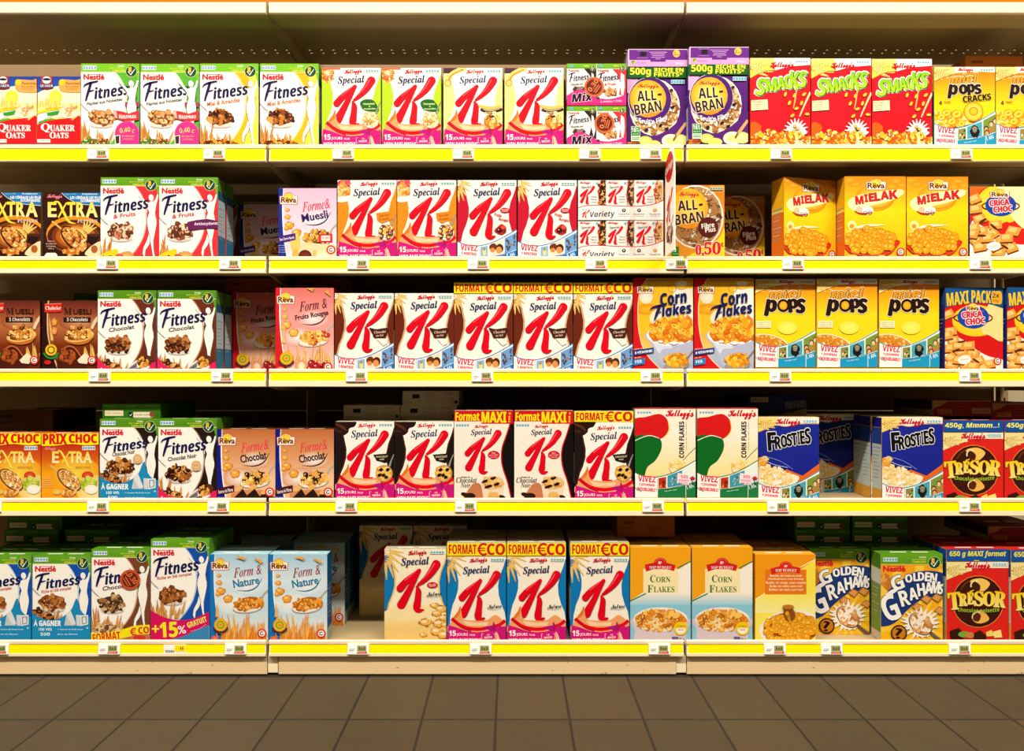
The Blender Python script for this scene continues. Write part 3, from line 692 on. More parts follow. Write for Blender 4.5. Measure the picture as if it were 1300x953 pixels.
def gagner(p):
    p.spikes(30, 300, 640, 60, 170, 12, 'b0602c', 'e0a058', 7, 14, 24); p.clump(130, 580, 120, 44, ['b06a34', '7a3c18', 'd89858', '3a1a10'], 26, 24, 6, rot=-22)
    p.part('promotion_banner'); L = [q[:2] for q in catmull([(0, 530), (80, 590), (180, 622), (290, 605), (390, 530), (430, 440), (452, 420), (470, 500), (520, 570), (600, 600)], 4)]
    p.poly(L + [(600, 860), (0, 860)], '1a8cc0')
    p.txt('À GAGNER', 170, 648, 255, 62, 'f8fcf8', 'b', fat=1.5); p.txt('100 Wii', 150, 710, 120, 28, 'f0f8f8', 'n'); p.txt('+ Coaches My Body Coach', 385, 712, 240, 15, 'e0f0f8', 'n'); p.txt('500', 150, 755, 90, 30, 'f0f8f8', 'n'); p.txt('jeux de fitness', 360, 757, 190, 15, 'e0f0f8', 'n')
    p.part('prize_picture'); p.poly([(330, 674), (350, 564), (390, 534), (440, 654), (430, 674)], 'c8ccd0'); p.poly([(350, 574), (390, 534), (440, 654), (400, 669)], 'e4e4e4'); p.poly([(440, 574), (480, 574), (480, 679), (445, 674)], 'd8d8dc'); p.poly([(480, 579), (555, 574), (555, 664), (485, 679)], 'f0f0f0'); p.poly([(492, 589), (545, 586), (545, 656), (495, 666)], '8aa0b0'); p.poly([(505, 599), (530, 596), (535, 646), (505, 656)], 'e8e8e8'); p.rect(540, 690, 555, 705, 'c8d8d0')
def d_fit_gagner(noir=1):
    if noir:
        p = fitness('241410', 'c0b0a0', '5c981c', '4e8818', 'Chocolat Noir', '4a3020', 215, 336, ['c07830', 'e8a860', '5a2410', '2a0e08', '9a5420', '1c0a08'], 33, False, gagner, wy=340, cy=468)
        p.part('wholegrain_flake'); p.ell(385, 390, 42, 46, 'e8c088', wob=.05); p.ring(385, 390, 32, 4, 'b88848'); return p
    return fitness('1450b0', 'c8d8e8', '6aac24', '5c9c1c', 'Riche en blé complet', 'd06038', 285, 344, ['c07838', 'e0a868', '8a4a20', '5a2810', 'b06c30', '6a3414'], 34, False, gagner, wy=345, cy=455, hh=1.475)
def econ(p):
    p.spikes(60, 330, 790, 90, 190, 10, 'c07828', 'e8b060', 9, 14, 26); p.clump(170, 770, 130, 50, ['8a5830', 'c89868', '5a3420', 'e8c898'], 30, 22, 6)
    p.part('size_banner'); L = [q[:2] for q in catmull([(20, 800), (120, 806), (230, 790), (340, 765), (440, 735), (590, 725)], 4)]
    p.poly(L + [(590, 812), (460, 820), (300, 860), (20, 900)], 'f8e418'); p.poly([(590, 812), (460, 818), (250, 872), (230, 930), (600, 930)], 'b87850'); p.ell(480, 850, 60, 24, 'd83028')
    p.txt('FORMAT', 170, 838, 260, 74, 'd81820', 'b', 6, warp=lambda u: 10 * u * u, fat=1); p.txt('CO', 520, 778, 100, 62, 'd81820', 'b', 4, fat=1.5); p.ring(430, 792, 26, 13, 'd81820', 48, 312, ry=30); p.rect(392, 780, 442, 788, 'd81820'); p.rect(392, 797, 442, 805, 'd81820')
def d_fit_eco():
    p = fitness('7a4428', 'd8b088', '6aac24', '5c9c1c', 'Chocolat', '4a2014', 245, 372, ['b08050', 'd8b080', '7a5030', '3a2418', 'a06c3c', '4a3020'], 35, True, econ, hh=1.587)
    p.part('price_sticker'); p.ell(392, 301, 96, c='e85830'); p.ell(392, 301, 86, c='6a2014'); p.ring(392, 301, 78, 5, 'f07840'); p.txt('0,30', 414, 292, 110, 56, 'f07840', 'b', -55); p.txt('de', 360, 245, 40, 20, 'f07840', 'b', -55); p.line([(347, 273), (397, 356)], 8, 'f07840', 1); p.line([(329, 286), (377, 366)], 6, 'f07840', 1)
    p.h += 0
    return p
def plus15(p):
    p.spikes(30, 320, 760, 80, 200, 12, 'c07828', 'e8b060', 9, 14, 26)
    p.part('promotion_banner'); L = [q[:2] for q in catmull([(10, 665), (60, 702), (160, 750), (280, 776), (400, 768), (500, 735), (600, 685)], 4)]
    p.rect(20, 800, 600, 1000, '3a88c0'); p.poly(L + [(600, 815), (480, 860), (330, 930), (20, 1000)], 'd8105c')
    p.txt('+', 72, 858, 66, 66, 'f8ec20', 'b', fat=3); p.txt('15', 196, 866, 165, 140, 'f8ec20', 'b', 3, fat=4); p.txt('%', 320, 866, 76, 76, 'fbfbf0', 'b', 6, fat=1.5); p.txt('GRATUIT', 462, 796, 190, 52, 'f8ec70', 'b', 20, fat=1); p.line([(400, 880), (480, 860), (550, 815)], 4, 'f0a0c0')
def d_fit_15():
    return fitness('1450b0', 'b8c8e0', '6aac24', '5c9c1c', 'Riche en blé complet', 'd06038', 330, 366, ['b06830', 'd89858', '7a4018', '4a2008', 'a05c24', '5a2810'], 36, True, plus15, hh=1.755, cy=540)

def d_quaker():
    p = Art(347, 150, 748, 150 + 401 * 1.67, .137)
    p.bg('fbe060'); p.rect(347, 150, 750, 300, '1a3c9c', '2a60b8')
    p.sp([(340, 330), (420, 270), (540, 240), (660, 270), (760, 260), (760, 500), (340, 520)], 'fbf2c8')
    p.ell(515, 345, 60, 66, 'f8f020', 'fcf860'); p.rect(347, 400, 750, 480, 'fbe888'); p.part('wheat_picture'); p.spikes(347, 560, 440, 60, 120, 12, 'e8b840', 'f8e080', 3, 12, 14)
    p.part('flavour_tag'); p.sp([(550, 190), (600, 178), (700, 185), (760, 180), (760, 290), (640, 298), (560, 280)], 'f0a850'); p.ell(580, 205, 26, 28, 'f8d020'); p.txt('Favorites', 680, 214, 130, 26, '7a3a10', 'n'); p.sub('des céréales', 670, 244, 130, 16, '9a5a20'); p.sub('complètes', 670, 268, 110, 14, '9a5a20')
    p.part('front_panel'); p.poly([(347, 480), (500, 440), (600, 430), (600, 450), (480, 470), (347, 500)], 'f8d818'); p.txt('100% Naturel', 500, 448, 150, 20, 'c89010', 'n', 6)
    p.poly([(340, 520), (450, 480), (560, 462), (600, 470), (480, 520), (380, 570), (340, 610)], 'fbf8f0'); p.poly([(435, 490), (560, 466), (548, 500), (470, 520), (440, 520)], '2c9a2c'); p.poly([(347, 610), (360, 570), (480, 540), (560, 560), (420, 600)], '4aa83a')
    p.sp([(330, 640), (400, 580), (520, 552), (620, 545), (770, 545), (770, 900), (330, 900)], 'e0141c')
    p.part('serving_picture'); p.ell(640, 500, 98, 40, 'f8ecd8'); p.clump(640, 470, 90, 46, ['f0b070', 'f8d0a0', 'e08848', 'fbe4c0'], 36, 18, 3); p.wheat(650, 560, 30, 100, 'f0b050', 'fbe0a0', 14)
    p.part('brand_logo'); p.rect(385, 150, 485, 235, 'c02828'); p.poly([(375, 235), (495, 235), (490, 262), (435, 272), (380, 262)], '8a1c28'); p.ell(435, 185, 40, 34, 'fbf4ec'); p.ell(435, 178, 38, 12, '1c2040'); p.rect(368, 222, 498, 256, '1c2a6a'); p.txt('QUAKER', 434, 240, 120, 26, 'fbf8f0', 'sb')
    p.part('product_name'); p.txt('Q', 424, 632, 86, 84, 'fdf4ee', 'sb', fat=1.5); p.txt('UAKER', 582, 634, 230, 58, 'fdf4ee', 'sb', fat=1.5); p.txt('O', 492, 700, 56, 58, 'fdf4ee', 'sb', fat=1.5); p.txt('ATS', 580, 702, 118, 52, 'fdf4ee', 'sb', fat=1.5)
    p.part('front_panel'); p.rect(347, 738, 470, 770, 'f8ece8'); p.sub('500 g', 410, 752, 90, 14, 'a07070')
    return p
def d_mix():
    p = Art(645, 60, 1255, 60 + 432, .19)
    p.bg('fbf4ea'); p.rect(640, 50, 1260, 112, '7ac020', '62a81c'); p.poly([(820, 110), (880, 180), (900, 260), (870, 380), (955, 400), (955, 105)], '2a1c1c'); p.poly([(1110, 115), (1170, 180), (1200, 280), (1180, 380), (1260, 400), (1260, 115)], 'e03038')
    p.rect(948, 60, 955, 400, 'e8e0d0'); p.part('small_figure'); p.poly([(900, 150), (920, 170), (940, 300), (920, 380), (895, 260)], 'f4f0ea'); p.part('small_figure#2'); p.poly([(1200, 150), (1235, 180), (1240, 300), (1225, 385), (1205, 380), (1195, 260)], 'fdf6ee')
    for dx in (0, 302):
        p.part('brand_logo'); p.txt('Nestlé', 718 + dx, 132, 110, 26, 'e0182c', 'n', fat=.6)
        fitword(p, 665 + dx, 152, 870 + dx * 1.02, 256); badge(p, 910 + dx, 108, 28, '#2' if dx else '')
        p.part('header_band'); p.rect(678 + dx, 70, 706 + dx, 98, '6ab0d8'); p.rect(820 + dx, 80, 870 + dx, 90, 'e8e840')
    p.part('flavour_name'); p.txt('Chocolat noir', 750, 270, 130, 22, '3a2418', 'n', 4); p.txt('& Fruits', 1090, 270, 115, 28, 'd83038', 'n', 4)
    p.part('serving_picture'); p.clump(770, 325, 70, 30, ['a05a28', '6a4030', '8a8480', '3a2018'], 26, 16, 3); p.part('serving_picture#2'); p.clump(1085, 350, 66, 42, ['c87a48', 'f0d0a0', '8a3a28', 'e8a860'], 30, 17, 4)
    p.part('promotion_banner'); L = [q[:2] for q in catmull([(630, 400), (720, 345), (800, 330), (890, 370), (960, 410), (1060, 425), (1160, 410), (1270, 370)], 4)]
    p.poly(L + [(1270, 520), (630, 520)], 'e02c84'); p.rect(640, 462, 1260, 500, 'c81c70')
    p.txt('Mix', 800, 405, 215, 88, '1c1020', 'bi', 6, out='f4e8f0', ow=6, fat=3); p.rect(950, 405, 980, 430, '5a2040'); p.txt('2 céréales + fruits', 1100, 446, 220, 24, 'f4c8dc', 'n', 3)
    return p
def mixstick(p, cx, cy, rot):
    p.part('price_sticker'); p.ell(cx, cy, 102, c='f07030'); p.ell(cx, cy, 90, c='6a2014'); p.ring(cx, cy, 84, 5, 'f07840')
    p.txt('0,30', cx - 8, cy - 14, 140, 56, 'f4844c', 'b', rot); a = math.radians(rot)
    for o in (26, 46): p.line([(cx - 45 * math.cos(a) + o * math.sin(a), cy + 45 * math.sin(a) + o * math.cos(a)), (cx + 45 * math.cos(a) + o * math.sin(a), cy - 45 * math.sin(a) + o * math.cos(a))], 9, 'f07840', 1)
    return p
def d_allbran(v=1):
    x0 = 535 if v else 25
    p = Art(540, 210, 1032, 210 + 492 * 1.4, .1905)
    p.bg('5c1c7c', '481468'); p.poly([(540, 296), (640, 296), (560, 420), (540, 420)], 'd8a8d8')
    p.part('bowl_picture'); p.ell(770, 540, 212, 238, 'f8f0e4'); p.ell(772, 540, 200, 226, 'e0c8a0'); p.clump(772, 545, 192, 218, ['f8f0dc', 'b87a40', 'e8c890', '8a5428', 'fbf6ea', 'c89858'], 170, 24, 5)
    for x, y in ((905, 400), (920, 540), (820, 690), (870, 720), (700, 730)): p.ell(x, y, 18, 12, '2a1420', rot=20, wob=.2)
    p.part('front_panel'); p.poly([(720, 800), (870, 740), (1032, 600), (1032, 900), (700, 900)], '561876')
    p.part('fruit_picture'); p.ell(905, 820, 78, 56, 'f0ecc0', 'f8f8e8'); p.ell(985, 815, 62, 48, 'd8dc70', 'f0f0b0'); p.ell(905, 822, 44, 30, 'e4dc88'); p.vs([(930, 810, 22), (980, 740, 26), (1030, 670, 22)], 'd8a868', 4, False); p.vs([(925, 820, 14), (945, 780, 10), (940, 755, 5)], '4a5a18', 3, False); p.ell(690, 820, 60, 40, 'b8cc48', 'e0e890'); p.ell(760, 850, 60, 34, 'd0d868'); p.clump(590, 850, 50, 28, ['a04818', '7a2c10', 'c87830'], 12, 22, 2)
    p.part('logo_disc'); p.ell(728, 480, 182, 192, 'f4e8f0'); p.ell(730, 480, 178, 190, '4c1470'); p.ell(712, 470, 152, 156, 'f0a818', 'fbf060'); p.sp([(600, 560), (680, 590), (820, 560), (790, 600), (720, 626), (640, 605)], 'f09018')
    kell(p, 712, 368, 170, 44, rot=0)
    p.part('product_name'); p.txt('ALL', 702, 444, 158, 86, '3a160c', 'b', 4, out='f8f0d0', ow=5, fat=1.2); p.poly([(794, 428), (826, 424), (826, 442), (794, 446)], '3a160c'); p.txt('BRAN', 712, 546, 226, 88, '3a160c', 'b', 10, out='f8f0d0', ow=5, fat=1.2)
    p.part('flavour_name'); p.txt("Fruit'n Fibre", 758, 640, 236, 44, 'f8f0f8', 'b', 8, warp=lambda u: 20 - 110 * u * u, fat=.8)
    p.part('nutrition_strip'); dots(p, 905, 312, 1018, 345, '2a88b0', 'b8dce8')
    p.part('vitamin_tag'); p.rect(572, 700, 648, 822, 'f0f8ec'); p.rect(575, 703, 645, 780, '1c7c2c'); p.txt('16%', 608, 728, 62, 40, 'f8fcf0', 'b'); p.sub('FRUITS', 610, 765, 52, 14, 'a8e0a0'); p.rect(578, 788, 642, 796, '4aa050'); p.rect(578, 802, 642, 812, '4aa050')
    p.part('size_banner'); p.rect(535, 205, 1040, 296, '0e5c20'); p.txt('500g', 650, 250, 172, 76, 'f4ec38', 'b', fat=1.5); p.txt('RICHE EN', 888, 230, 242, 34, 'f4ec38', 'b', fat=1.2); p.txt('FRUITS*', 882, 268, 236, 34, 'f4ec38', 'b', fat=1.2)
    return p
def d_branplus():
    p = Art(20, 238, 560, 238 + 540 * 1.27, .1905)
    p.bg('d8801c', 'e89828'); p.rect(430, 232, 570, 300, 'e8a040')
    p.part('bowl_picture'); p.ell(300, 525, 252, 290, 'f4ece0'); p.ell(300, 525, 238, 276, 'b08858')
    p.clump(300, 525, 230, 266, ['e8dcc0', '8a5a34', 'c89c68', '5a3418', 'f0e8d8', 'a87440'], 60, 22, 5)
    r = random.Random(9)
    for i in range(90):
        t = r.random() * 2 * PI; q = math.sqrt(r.random()); x = 300 + 215 * q * math.cos(t); y = 525 + 250 * q * math.sin(t); a = r.random() * PI; d = 34
        p.vs([(x - d * math.cos(a), y - d * math.sin(a), 5), (x, y + r.uniform(-10, 10), 8), (x + d * math.cos(a), y + d * math.sin(a), 5)], ('8a5428', 'f0e4cc', '6a3c18', 'c89458')[i % 4], 3, False)
    p.part('front_panel'); p.sp([(570, 640), (500, 730), (380, 800), (250, 870), (150, 960), (600, 960)], 'f8d818')
    p.part('logo_disc'); p.ell(232, 450, 178, 184, 'f0a818', 'fbe850'); p.sp([(110, 580), (200, 600), (330, 570), (300, 620), (225, 634), (150, 615)], 'f09018')
    kell(p, 235, 325, 176, 54, rot=0)
    p.part('product_name'); p.txt('ALL', 224, 421, 176, 90, '3a160c', 'b', 4, out='f8e8c0', ow=5, fat=1.2); p.poly([(326, 408), (360, 404), (360, 424), (326, 428)], '3a160c'); p.txt('BRAN', 238, 538, 262, 94, '3a160c', 'b', 8, out='f8e8c0', ow=5, fat=1.2)
    p.part('flavour_name'); p.ell(410, 620, 92, 92, '5a1c10'); p.txt('Fibre', 408, 604, 116, 46, 'f8f0e4', 'b', 8, fat=.8); p.txt('Plus', 430, 642, 94, 44, 'f8f0e4', 'b', 8, fat=.8)
    p.part('price_banner'); t = (('0', 322, 826, 48, 92), (',', 362, 868, 18, 34), ('5', 408, 812, 64, 112), ('0', 486, 810, 72, 114))
    for ch, x, y, w, h in t: p.txt(ch, x, y, w, h, 'e01820', 'sb', 0, out='fbf4d0', ow=6, fat=3)
    for ch, x, y, w, h in t: p.txt(ch, x, y, w, h, 'e01820', 'sb', 0, fat=3)
    p.ring(540, 778, 12, 6, 'e01820', 48, 312, ry=17); p.rect(524, 772, 544, 776, 'e01820'); p.rect(524, 781, 544, 785, 'e01820')
    p.part('vitamin_tag'); p.rect(78, 796, 144, 895, '1c7c2c'); p.txt('3', 108, 828, 24, 34, 'f4f8ec', 'b'); p.sub('vitamines', 112, 862, 54, 10, 'a8e0a0')
    p.part('nutrition_strip'); dots(p, 425, 256, 545, 284, '2a88a0', 'd8c890')
    return p
def d_bran_end():
    p = Art(40, 75, 530, 220, .1905); p.bg('6a2088'); p.rect(40, 165, 530, 225, 'dca0d8'); p.rect(40, 72, 530, 80, 'f0d8ec'); p.rect(38, 75, 48, 225, 'ecc8e8')
    p.rect(138, 95, 190, 135, '1c0c20'); p.line([(115, 92), (210, 92)], 3, 'c898d0', 1); p.line([(112, 148), (205, 148)], 3, 'c898d0', 1)
    for i, w in enumerate((150, 120, 100, 110, 40)): p.rect(288 - w / 2, 98 + i * 14, 288 + w / 2, 103 + i * 14, 'cfa0d8')
    p.rect(225, 165, 350, 180, '6a2088'); p.part('brand_logo'); p.ell(440, 112, 30, 32, 'f0b030', 'fbf080'); p.txt('ALL-', 438, 104, 34, 14, '2a1008', 'b'); p.txt('BRAN', 440, 120, 40, 14, '2a1008', 'b')
    p.part('recycling_mark'); p.ell(82, 184, 18, 16, 'a8c828'); p.ring(82, 184, 9, 6, '2a5a18', 0, 250); p.part('front_panel'); p.txt('500 g e', 465, 196, 70, 22, 'f8f0f8', 'b'); p.sub('INFO CONSO', 145, 190, 80, 12, 'b070b8')
    return p
def d_smacks():
    p = Art(15, 60, 608, 60 + 593 * 1.5, .192)
    p.bg('e01020'); p.rect(0, 50, 620, 140, 'fbe890', 'f8dc50'); p.poly([(250, 50), (620, 50), (620, 128), (420, 140), (260, 190)], 'fdfaf0'); p.poly([(0, 140), (200, 130), (260, 180), (180, 185), (100, 215), (0, 265)], 'f8dc50')
    p.poly([(440, 140), (620, 126), (620, 200), (260, 200), (250, 185), (340, 160)], 'e01020')
    p.part('wheat_picture')
    for a, L in ((-6, 240), (-20, 200), (14, 190), (30, 150), (50, 110)): p.wheat(5, 170, a, L, 'e0b830', 'fbf0a0', 22)
    p.line([(10, 262), (100, 215), (180, 188), (258, 182)], 6, 'c88818')
    kell(p, 325, 135, 230, 76, rot=0)
    p.part('nutrition_strip'); dots(p, 462, 80, 586, 104, '6ac0e0', None)
    p.part('product_name')
    for i, (ch, x, y, w, h, r) in enumerate((('S', 120, 345, 84, 170, -14), ('M', 222, 326, 104, 126, 2), ('A', 318, 310, 78, 120, 4), ('C', 388, 296, 66, 122, 8), ('K', 452, 282, 88, 170, -4), ('S', 530, 272, 74, 160, -10))):
        p.txt(ch, x, y, w, h, 'a8d818', 'b', r, out='fdfdf6', ow=14, fat=5)
    for i, (ch, x, y, w, h, r) in enumerate((('S', 120, 345, 84, 170, -14), ('M', 222, 326, 104, 126, 2), ('A', 318, 310, 78, 120, 4), ('C', 388, 296, 66, 122, 8), ('K', 452, 282, 88, 170, -4), ('S', 530, 272, 74, 160, -10))):
        p.txt(ch, x + 5, y + 5, w, h, '1c6428', 'b', r, fat=7); p.txt(ch, x, y, w, h, '8cc81c', 'b', r, fat=4, c2='b8e028')
    p.part('front_panel'); p.poly([(22, 480), (185, 470), (190, 570), (22, 582)], 'fbe8b8')
    for i in range(4): p.sub(('Blé soufflé', 'au caramel', '30 g par', 'portion')[i], 80, 495 + i * 22, 90 - i * 10, 12, 'a8501c')
    p.part('serving_picture')
    for x, y, r in ((450, 430, 60), (545, 420, 40), (520, 505, 70), (400, 505, 60), (575, 615, 0), (470, 560, 20), (190, 775, 10), (360, 420, 70), (430, 630, 40)): p.ell(x, y, 26, 15, 'c87810', rot=r); p.ell(x, y, 22, 12, 'f8d040', rot=r)
    p.vs([(470, 375, 14), (455, 480, 14), (440, 560, 10)], 'f8b860', 3, False); p.vs([(608, 400, 22), (560, 500, 18), (500, 640, 12)], 'fbd8a0', 3, False)
    p.sp([(20, 700), (120, 740), (60, 900), (10, 900)], 'e86010')
    for a in range(20, 175, 19): p.vs([(465, 770, 40), (465 + 120 * math.cos(math.radians(a)), 790 - 130 * math.sin(math.radians(a)), 8)], 'fdfdf6', 1)
    p.ell(470, 790, 100, 60, 'fdfbf4', wob=.15)
    p.clump(310, 880, 330, 90, ['f8c028', 'fbe070', 'f09018', 'fdf4c8', 'e07010', 'd86010'], 150, 24, 5)
    for x, y in ((440, 785), (480, 760), (500, 800), (450, 735)): p.ell(x, y, 18, 14, 'f09820'); p.ell(x, y, 12, 8, 'fbd868')
    return p
def pops_top(p, x0, y0, w):
    k = w / 570.
    def P(a, b): return x0 + (a - 48) * k, y0 + (b - 188) * k
    p.bg('f8c010'); p.rect(x0, y0, x0 + w, y0 + 120 * k, 'f07010', 'f8a010'); p.rect(x0, y0 + 120 * k, x0 + w, y0 + 330 * k, 'f8a010', 'fbd818'); p.rect(x0, y0 + 330 * k, x0 + w, y0 + 900 * k, 'fbdc18')
    q = [P(*t) for t in ((30, 180), (640, 180), (640, 240), (500, 232), (380, 236), (270, 244), (160, 280), (40, 330))]; p.poly(q, 'fdf6e4'); q = [P(*t) for t in ((30, 180), (230, 180), (250, 240), (160, 280), (40, 330))]; p.poly(q, 'fbe488')
    p.part('wheat_picture')
    for a, L in ((-6, 200), (-20, 170), (12, 150), (-38, 120)): c = P(40, 240); p.wheat(c[0], c[1], a, L * k, 'e0a828', 'fbe8a0', 20 * k)
    p.line([P(45, 325), P(160, 278), P(270, 246)], 6 * k, 'c87010')
    c = P(340, 216); kell(p, *c, 140 * k, 42 * k, rot=0)
    p.part('nutrition_strip'); a = P(478, 205); b = P(602, 225); dots(p, *a, *b, '3ab0c8', None)
    return P
def d_cracks():
    p = Art(48, 188, 618, 188 + 570 * 1.335, .195); P = pops_top(p, 48, 188, 570)
    p.part('product_name')
    p.txt('miel', 325, 298, 250, 84, '8a3c08', 'bi', 4, out='fbf0c8', ow=11, fat=8); p.txt('miel', 325, 298, 250, 84, 'f8a818', 'bi', 4, fat=1)
    for ch, x, y, w, h, r in (('p', 222, 420, 76, 130, -8), ('o', 318, 398, 74, 88, 0), ('p', 392, 404, 60, 110, 4), ('s', 456, 398, 56, 90, 6)): p.txt(ch, x, y, w, h, '2a140a', 'b', r, out='fdf8e8', ow=9, fat=6)
    for ch, x, y, w, h, r in (('p', 222, 420, 76, 130, -8), ('o', 318, 398, 74, 88, 0), ('p', 392, 404, 60, 110, 4), ('s', 456, 398, 56, 90, 6)): p.txt(ch, x, y, w, h, '2a140a', 'b', r, fat=6)
    p.txt('CRACKS', 446, 480, 262, 58, '2a140a', 'b', 6, out='fbe048', ow=5, fat=3)
    p.part('front_panel'); p.txt('4', 106, 522, 28, 36, '6a2c50', 'b'); p.sub('céréales', 168, 512, 64, 12, 'a06820'); p.sub('complètes', 168, 528, 64, 12, 'a06820')
    p.part('serving_picture'); p.clump(170, 680, 200, 80, ['fbe060', 'f8c020', 'fdf0a0', 'f0a010'], 60, 22, 4)
    for x, y, r in ((160, 620, 44), (255, 630, 50), (110, 660, 40), (210, 700, 42), (300, 720, 38)): p.ell(x, y, r, r * .8, 'e89010'); p.ell(x, y, r * .86, r * .66, 'fbd840', rot=15); p.ell(x, y, r * .38, r * .2, 'e89818', rot=25)
    p.ell(412, 610, 92, 92, 'f09010'); p.ell(412, 608, 82, 80, 'fbd030', 'fbe878'); p.ell(412, 606, 44, 42, 'e88810'); p.ell(412, 606, 34, 32, 'fbc828')
    vivez(p, 48, 128, 570, '1a9ac8', '0a6aa0', '1 JOURNEE', wild=True)
    return p
def d_pops():
    p = Art(60, 68, 605, 68 + 545 * 1.575, .192); pops_top(p, 60, 68, 545)
    p.part('product_name')
    p.txt('miel', 330, 200, 300, 96, '5a2408', 'bi', 2, out='fbf0c8', ow=11, fat=8); p.txt('miel', 330, 200, 300, 96, 'f8a018', 'bi', 2, fat=1)
    L = (('p', 200, 330, 90, 150, -10), ('o', 312, 308, 92, 112, 0), ('p', 402, 308, 78, 120, 4), ('s', 472, 312, 70, 130, -4))
    for ch, x, y, w, h, r in L: p.txt(ch, x, y, w, h, '241008', 'b', r, out='fdf4e0', ow=11, fat=8)
    for ch, x, y, w, h, r in L: p.txt(ch, x, y, w, h, '241008', 'b', r, fat=8)
    p.ell(312, 308, 36, 38, 'f09c10', 'fbc830')
    p.part('front_panel'); p.rect(66, 448, 200, 510, 'fdf2c0')
    for i in range(3): p.sub('céréales au miel', 132, 462 + i * 17, 110, 10, 'a88040')
    p.ell(350, 510, 90, 60, 'fbe848', 'fdf270')
    p.part('serving_picture'); p.ell(190, 665, 190, 92, 'fdf4e0', rot=-14); p.ell(190, 662, 176, 82, 'e89828', rot=-14); p.clump(188, 662, 166, 72, ['f0a028', 'fbd070', 'd87c18', 'fbe4a0', 'e08c20'], 90, 17, 4, rot=-14, asp=.8)
    vivez(p, 60, 76, 545, '1a9ac8', '0a6aa0', '1 JOURNEE', wild=True)
    return p
def d_extra():
    p = Art(437, 200, 1018, 200 + 581 * 1.187, .183)
    p.bg('34120c'); p.ell(760, 620, 300, 190, 'f09820', '34120c')
    for i in range(5): p.ell(760, 640, 290 - i * 44, 165 - i * 22, ('4c1c0c', '7a3410', 'b05c18', 'e09030', 'f8c868')[i])
    p.part('banner'); L = [q[:2] for q in catmull([(610, 195), (660, 240), (730, 285), (820, 315), (1030, 335)], 4)]; p.poly(L + [(1030, 190), (600, 190)], '1c78b8'); p.line(L, 5, 'f0e0d0', 1)
    p.txt('Probablement', 905, 212, 155, 16, 'f0f4f8', 'n'); p.sub('depuis 1906', 710, 214, 110, 12, 'a0c8e8'); p.txt('LES CÉRÉALES LES PLUS', 862, 246, 310, 34, 'f4f8fc', 'n', 0, fat=.6); p.txt('GOURMANDES', 910, 280, 200, 30, 'f4f8fc', 'n', fat=.6)
    kell(p, 545, 240, 150, 50, 'f0808c', rot=0)
    ex = (('E', 522, 370, 84, 150), ('T', 715, 370, 80, 150), ('R', 812, 370, 84, 150), ('A', 925, 372, 116, 150))
    p.part('product_name')
    for ch, x, y, w, h in ex: p.txt(ch, x, y, w, h, 'f8d830', 'n', fat=3.5, c2='fbf0a0')
    p.vs([(545, 288, 8), (590, 300, 20), (640, 400, 26), (690, 490, 22), (760, 512, 5)], 'f8e040', 5, False); p.vs([(668, 300, 12), (630, 370, 18), (585, 452, 16)], 'f8d830', 4, False)
    p.part('flavour_name'); p.txt('PÉPITES', 882, 485, 205, 40, 'e8dcd0', 'sb'); p.part('serving_picture')
    for a in (20, 35, 50, 65, 80): p.wheat(850, 620, a + 10, 150, 'e8a830', 'fbe090', 17)
    p.vs([(530, 498, 26), (590, 545, 18), (640, 590, 26)], 'e8b058', 3); p.ell(750, 670, 170, 90, '2a100a', rot=-42); p.ell(752, 668, 158, 78, 'c87c30', rot=-42); p.clump(755, 668, 142, 64, ['e89838', 'fbd490', 'c06820', 'f8b858', '8a3c10', '6a2c10'], 70, 24, 3, rot=-42)
    p.poly([(880, 620), (1000, 650), (960, 730), (880, 700)], '24100c'); p.poly([(900, 615), (1010, 620), (1000, 650), (890, 640)], '4a2418'); p.sp([(860, 830), (930, 740), (1030, 700), (1030, 850)], 'f4dcb0'); p.ell(955, 775, 34, 40, 'b05c20'); p.clump(720, 800, 90, 34, ['e89838', 'f8c878', 'c06820'], 24, 20, 9)
    p.part('front_panel')
    for i, t in enumerate(('Riche en', 'chocolat noir', '& Noisettes', '500 g')): p.sub(t, 515, 692 + i * 26, (70, 110, 95, 60)[i], 15, 'd8b8a0')
    p.part('nutrition_strip'); p.poly([(450, 835), (470, 812), (560, 812), (580, 835), (580, 860), (450, 860)], 'f0e8e0')
    return p
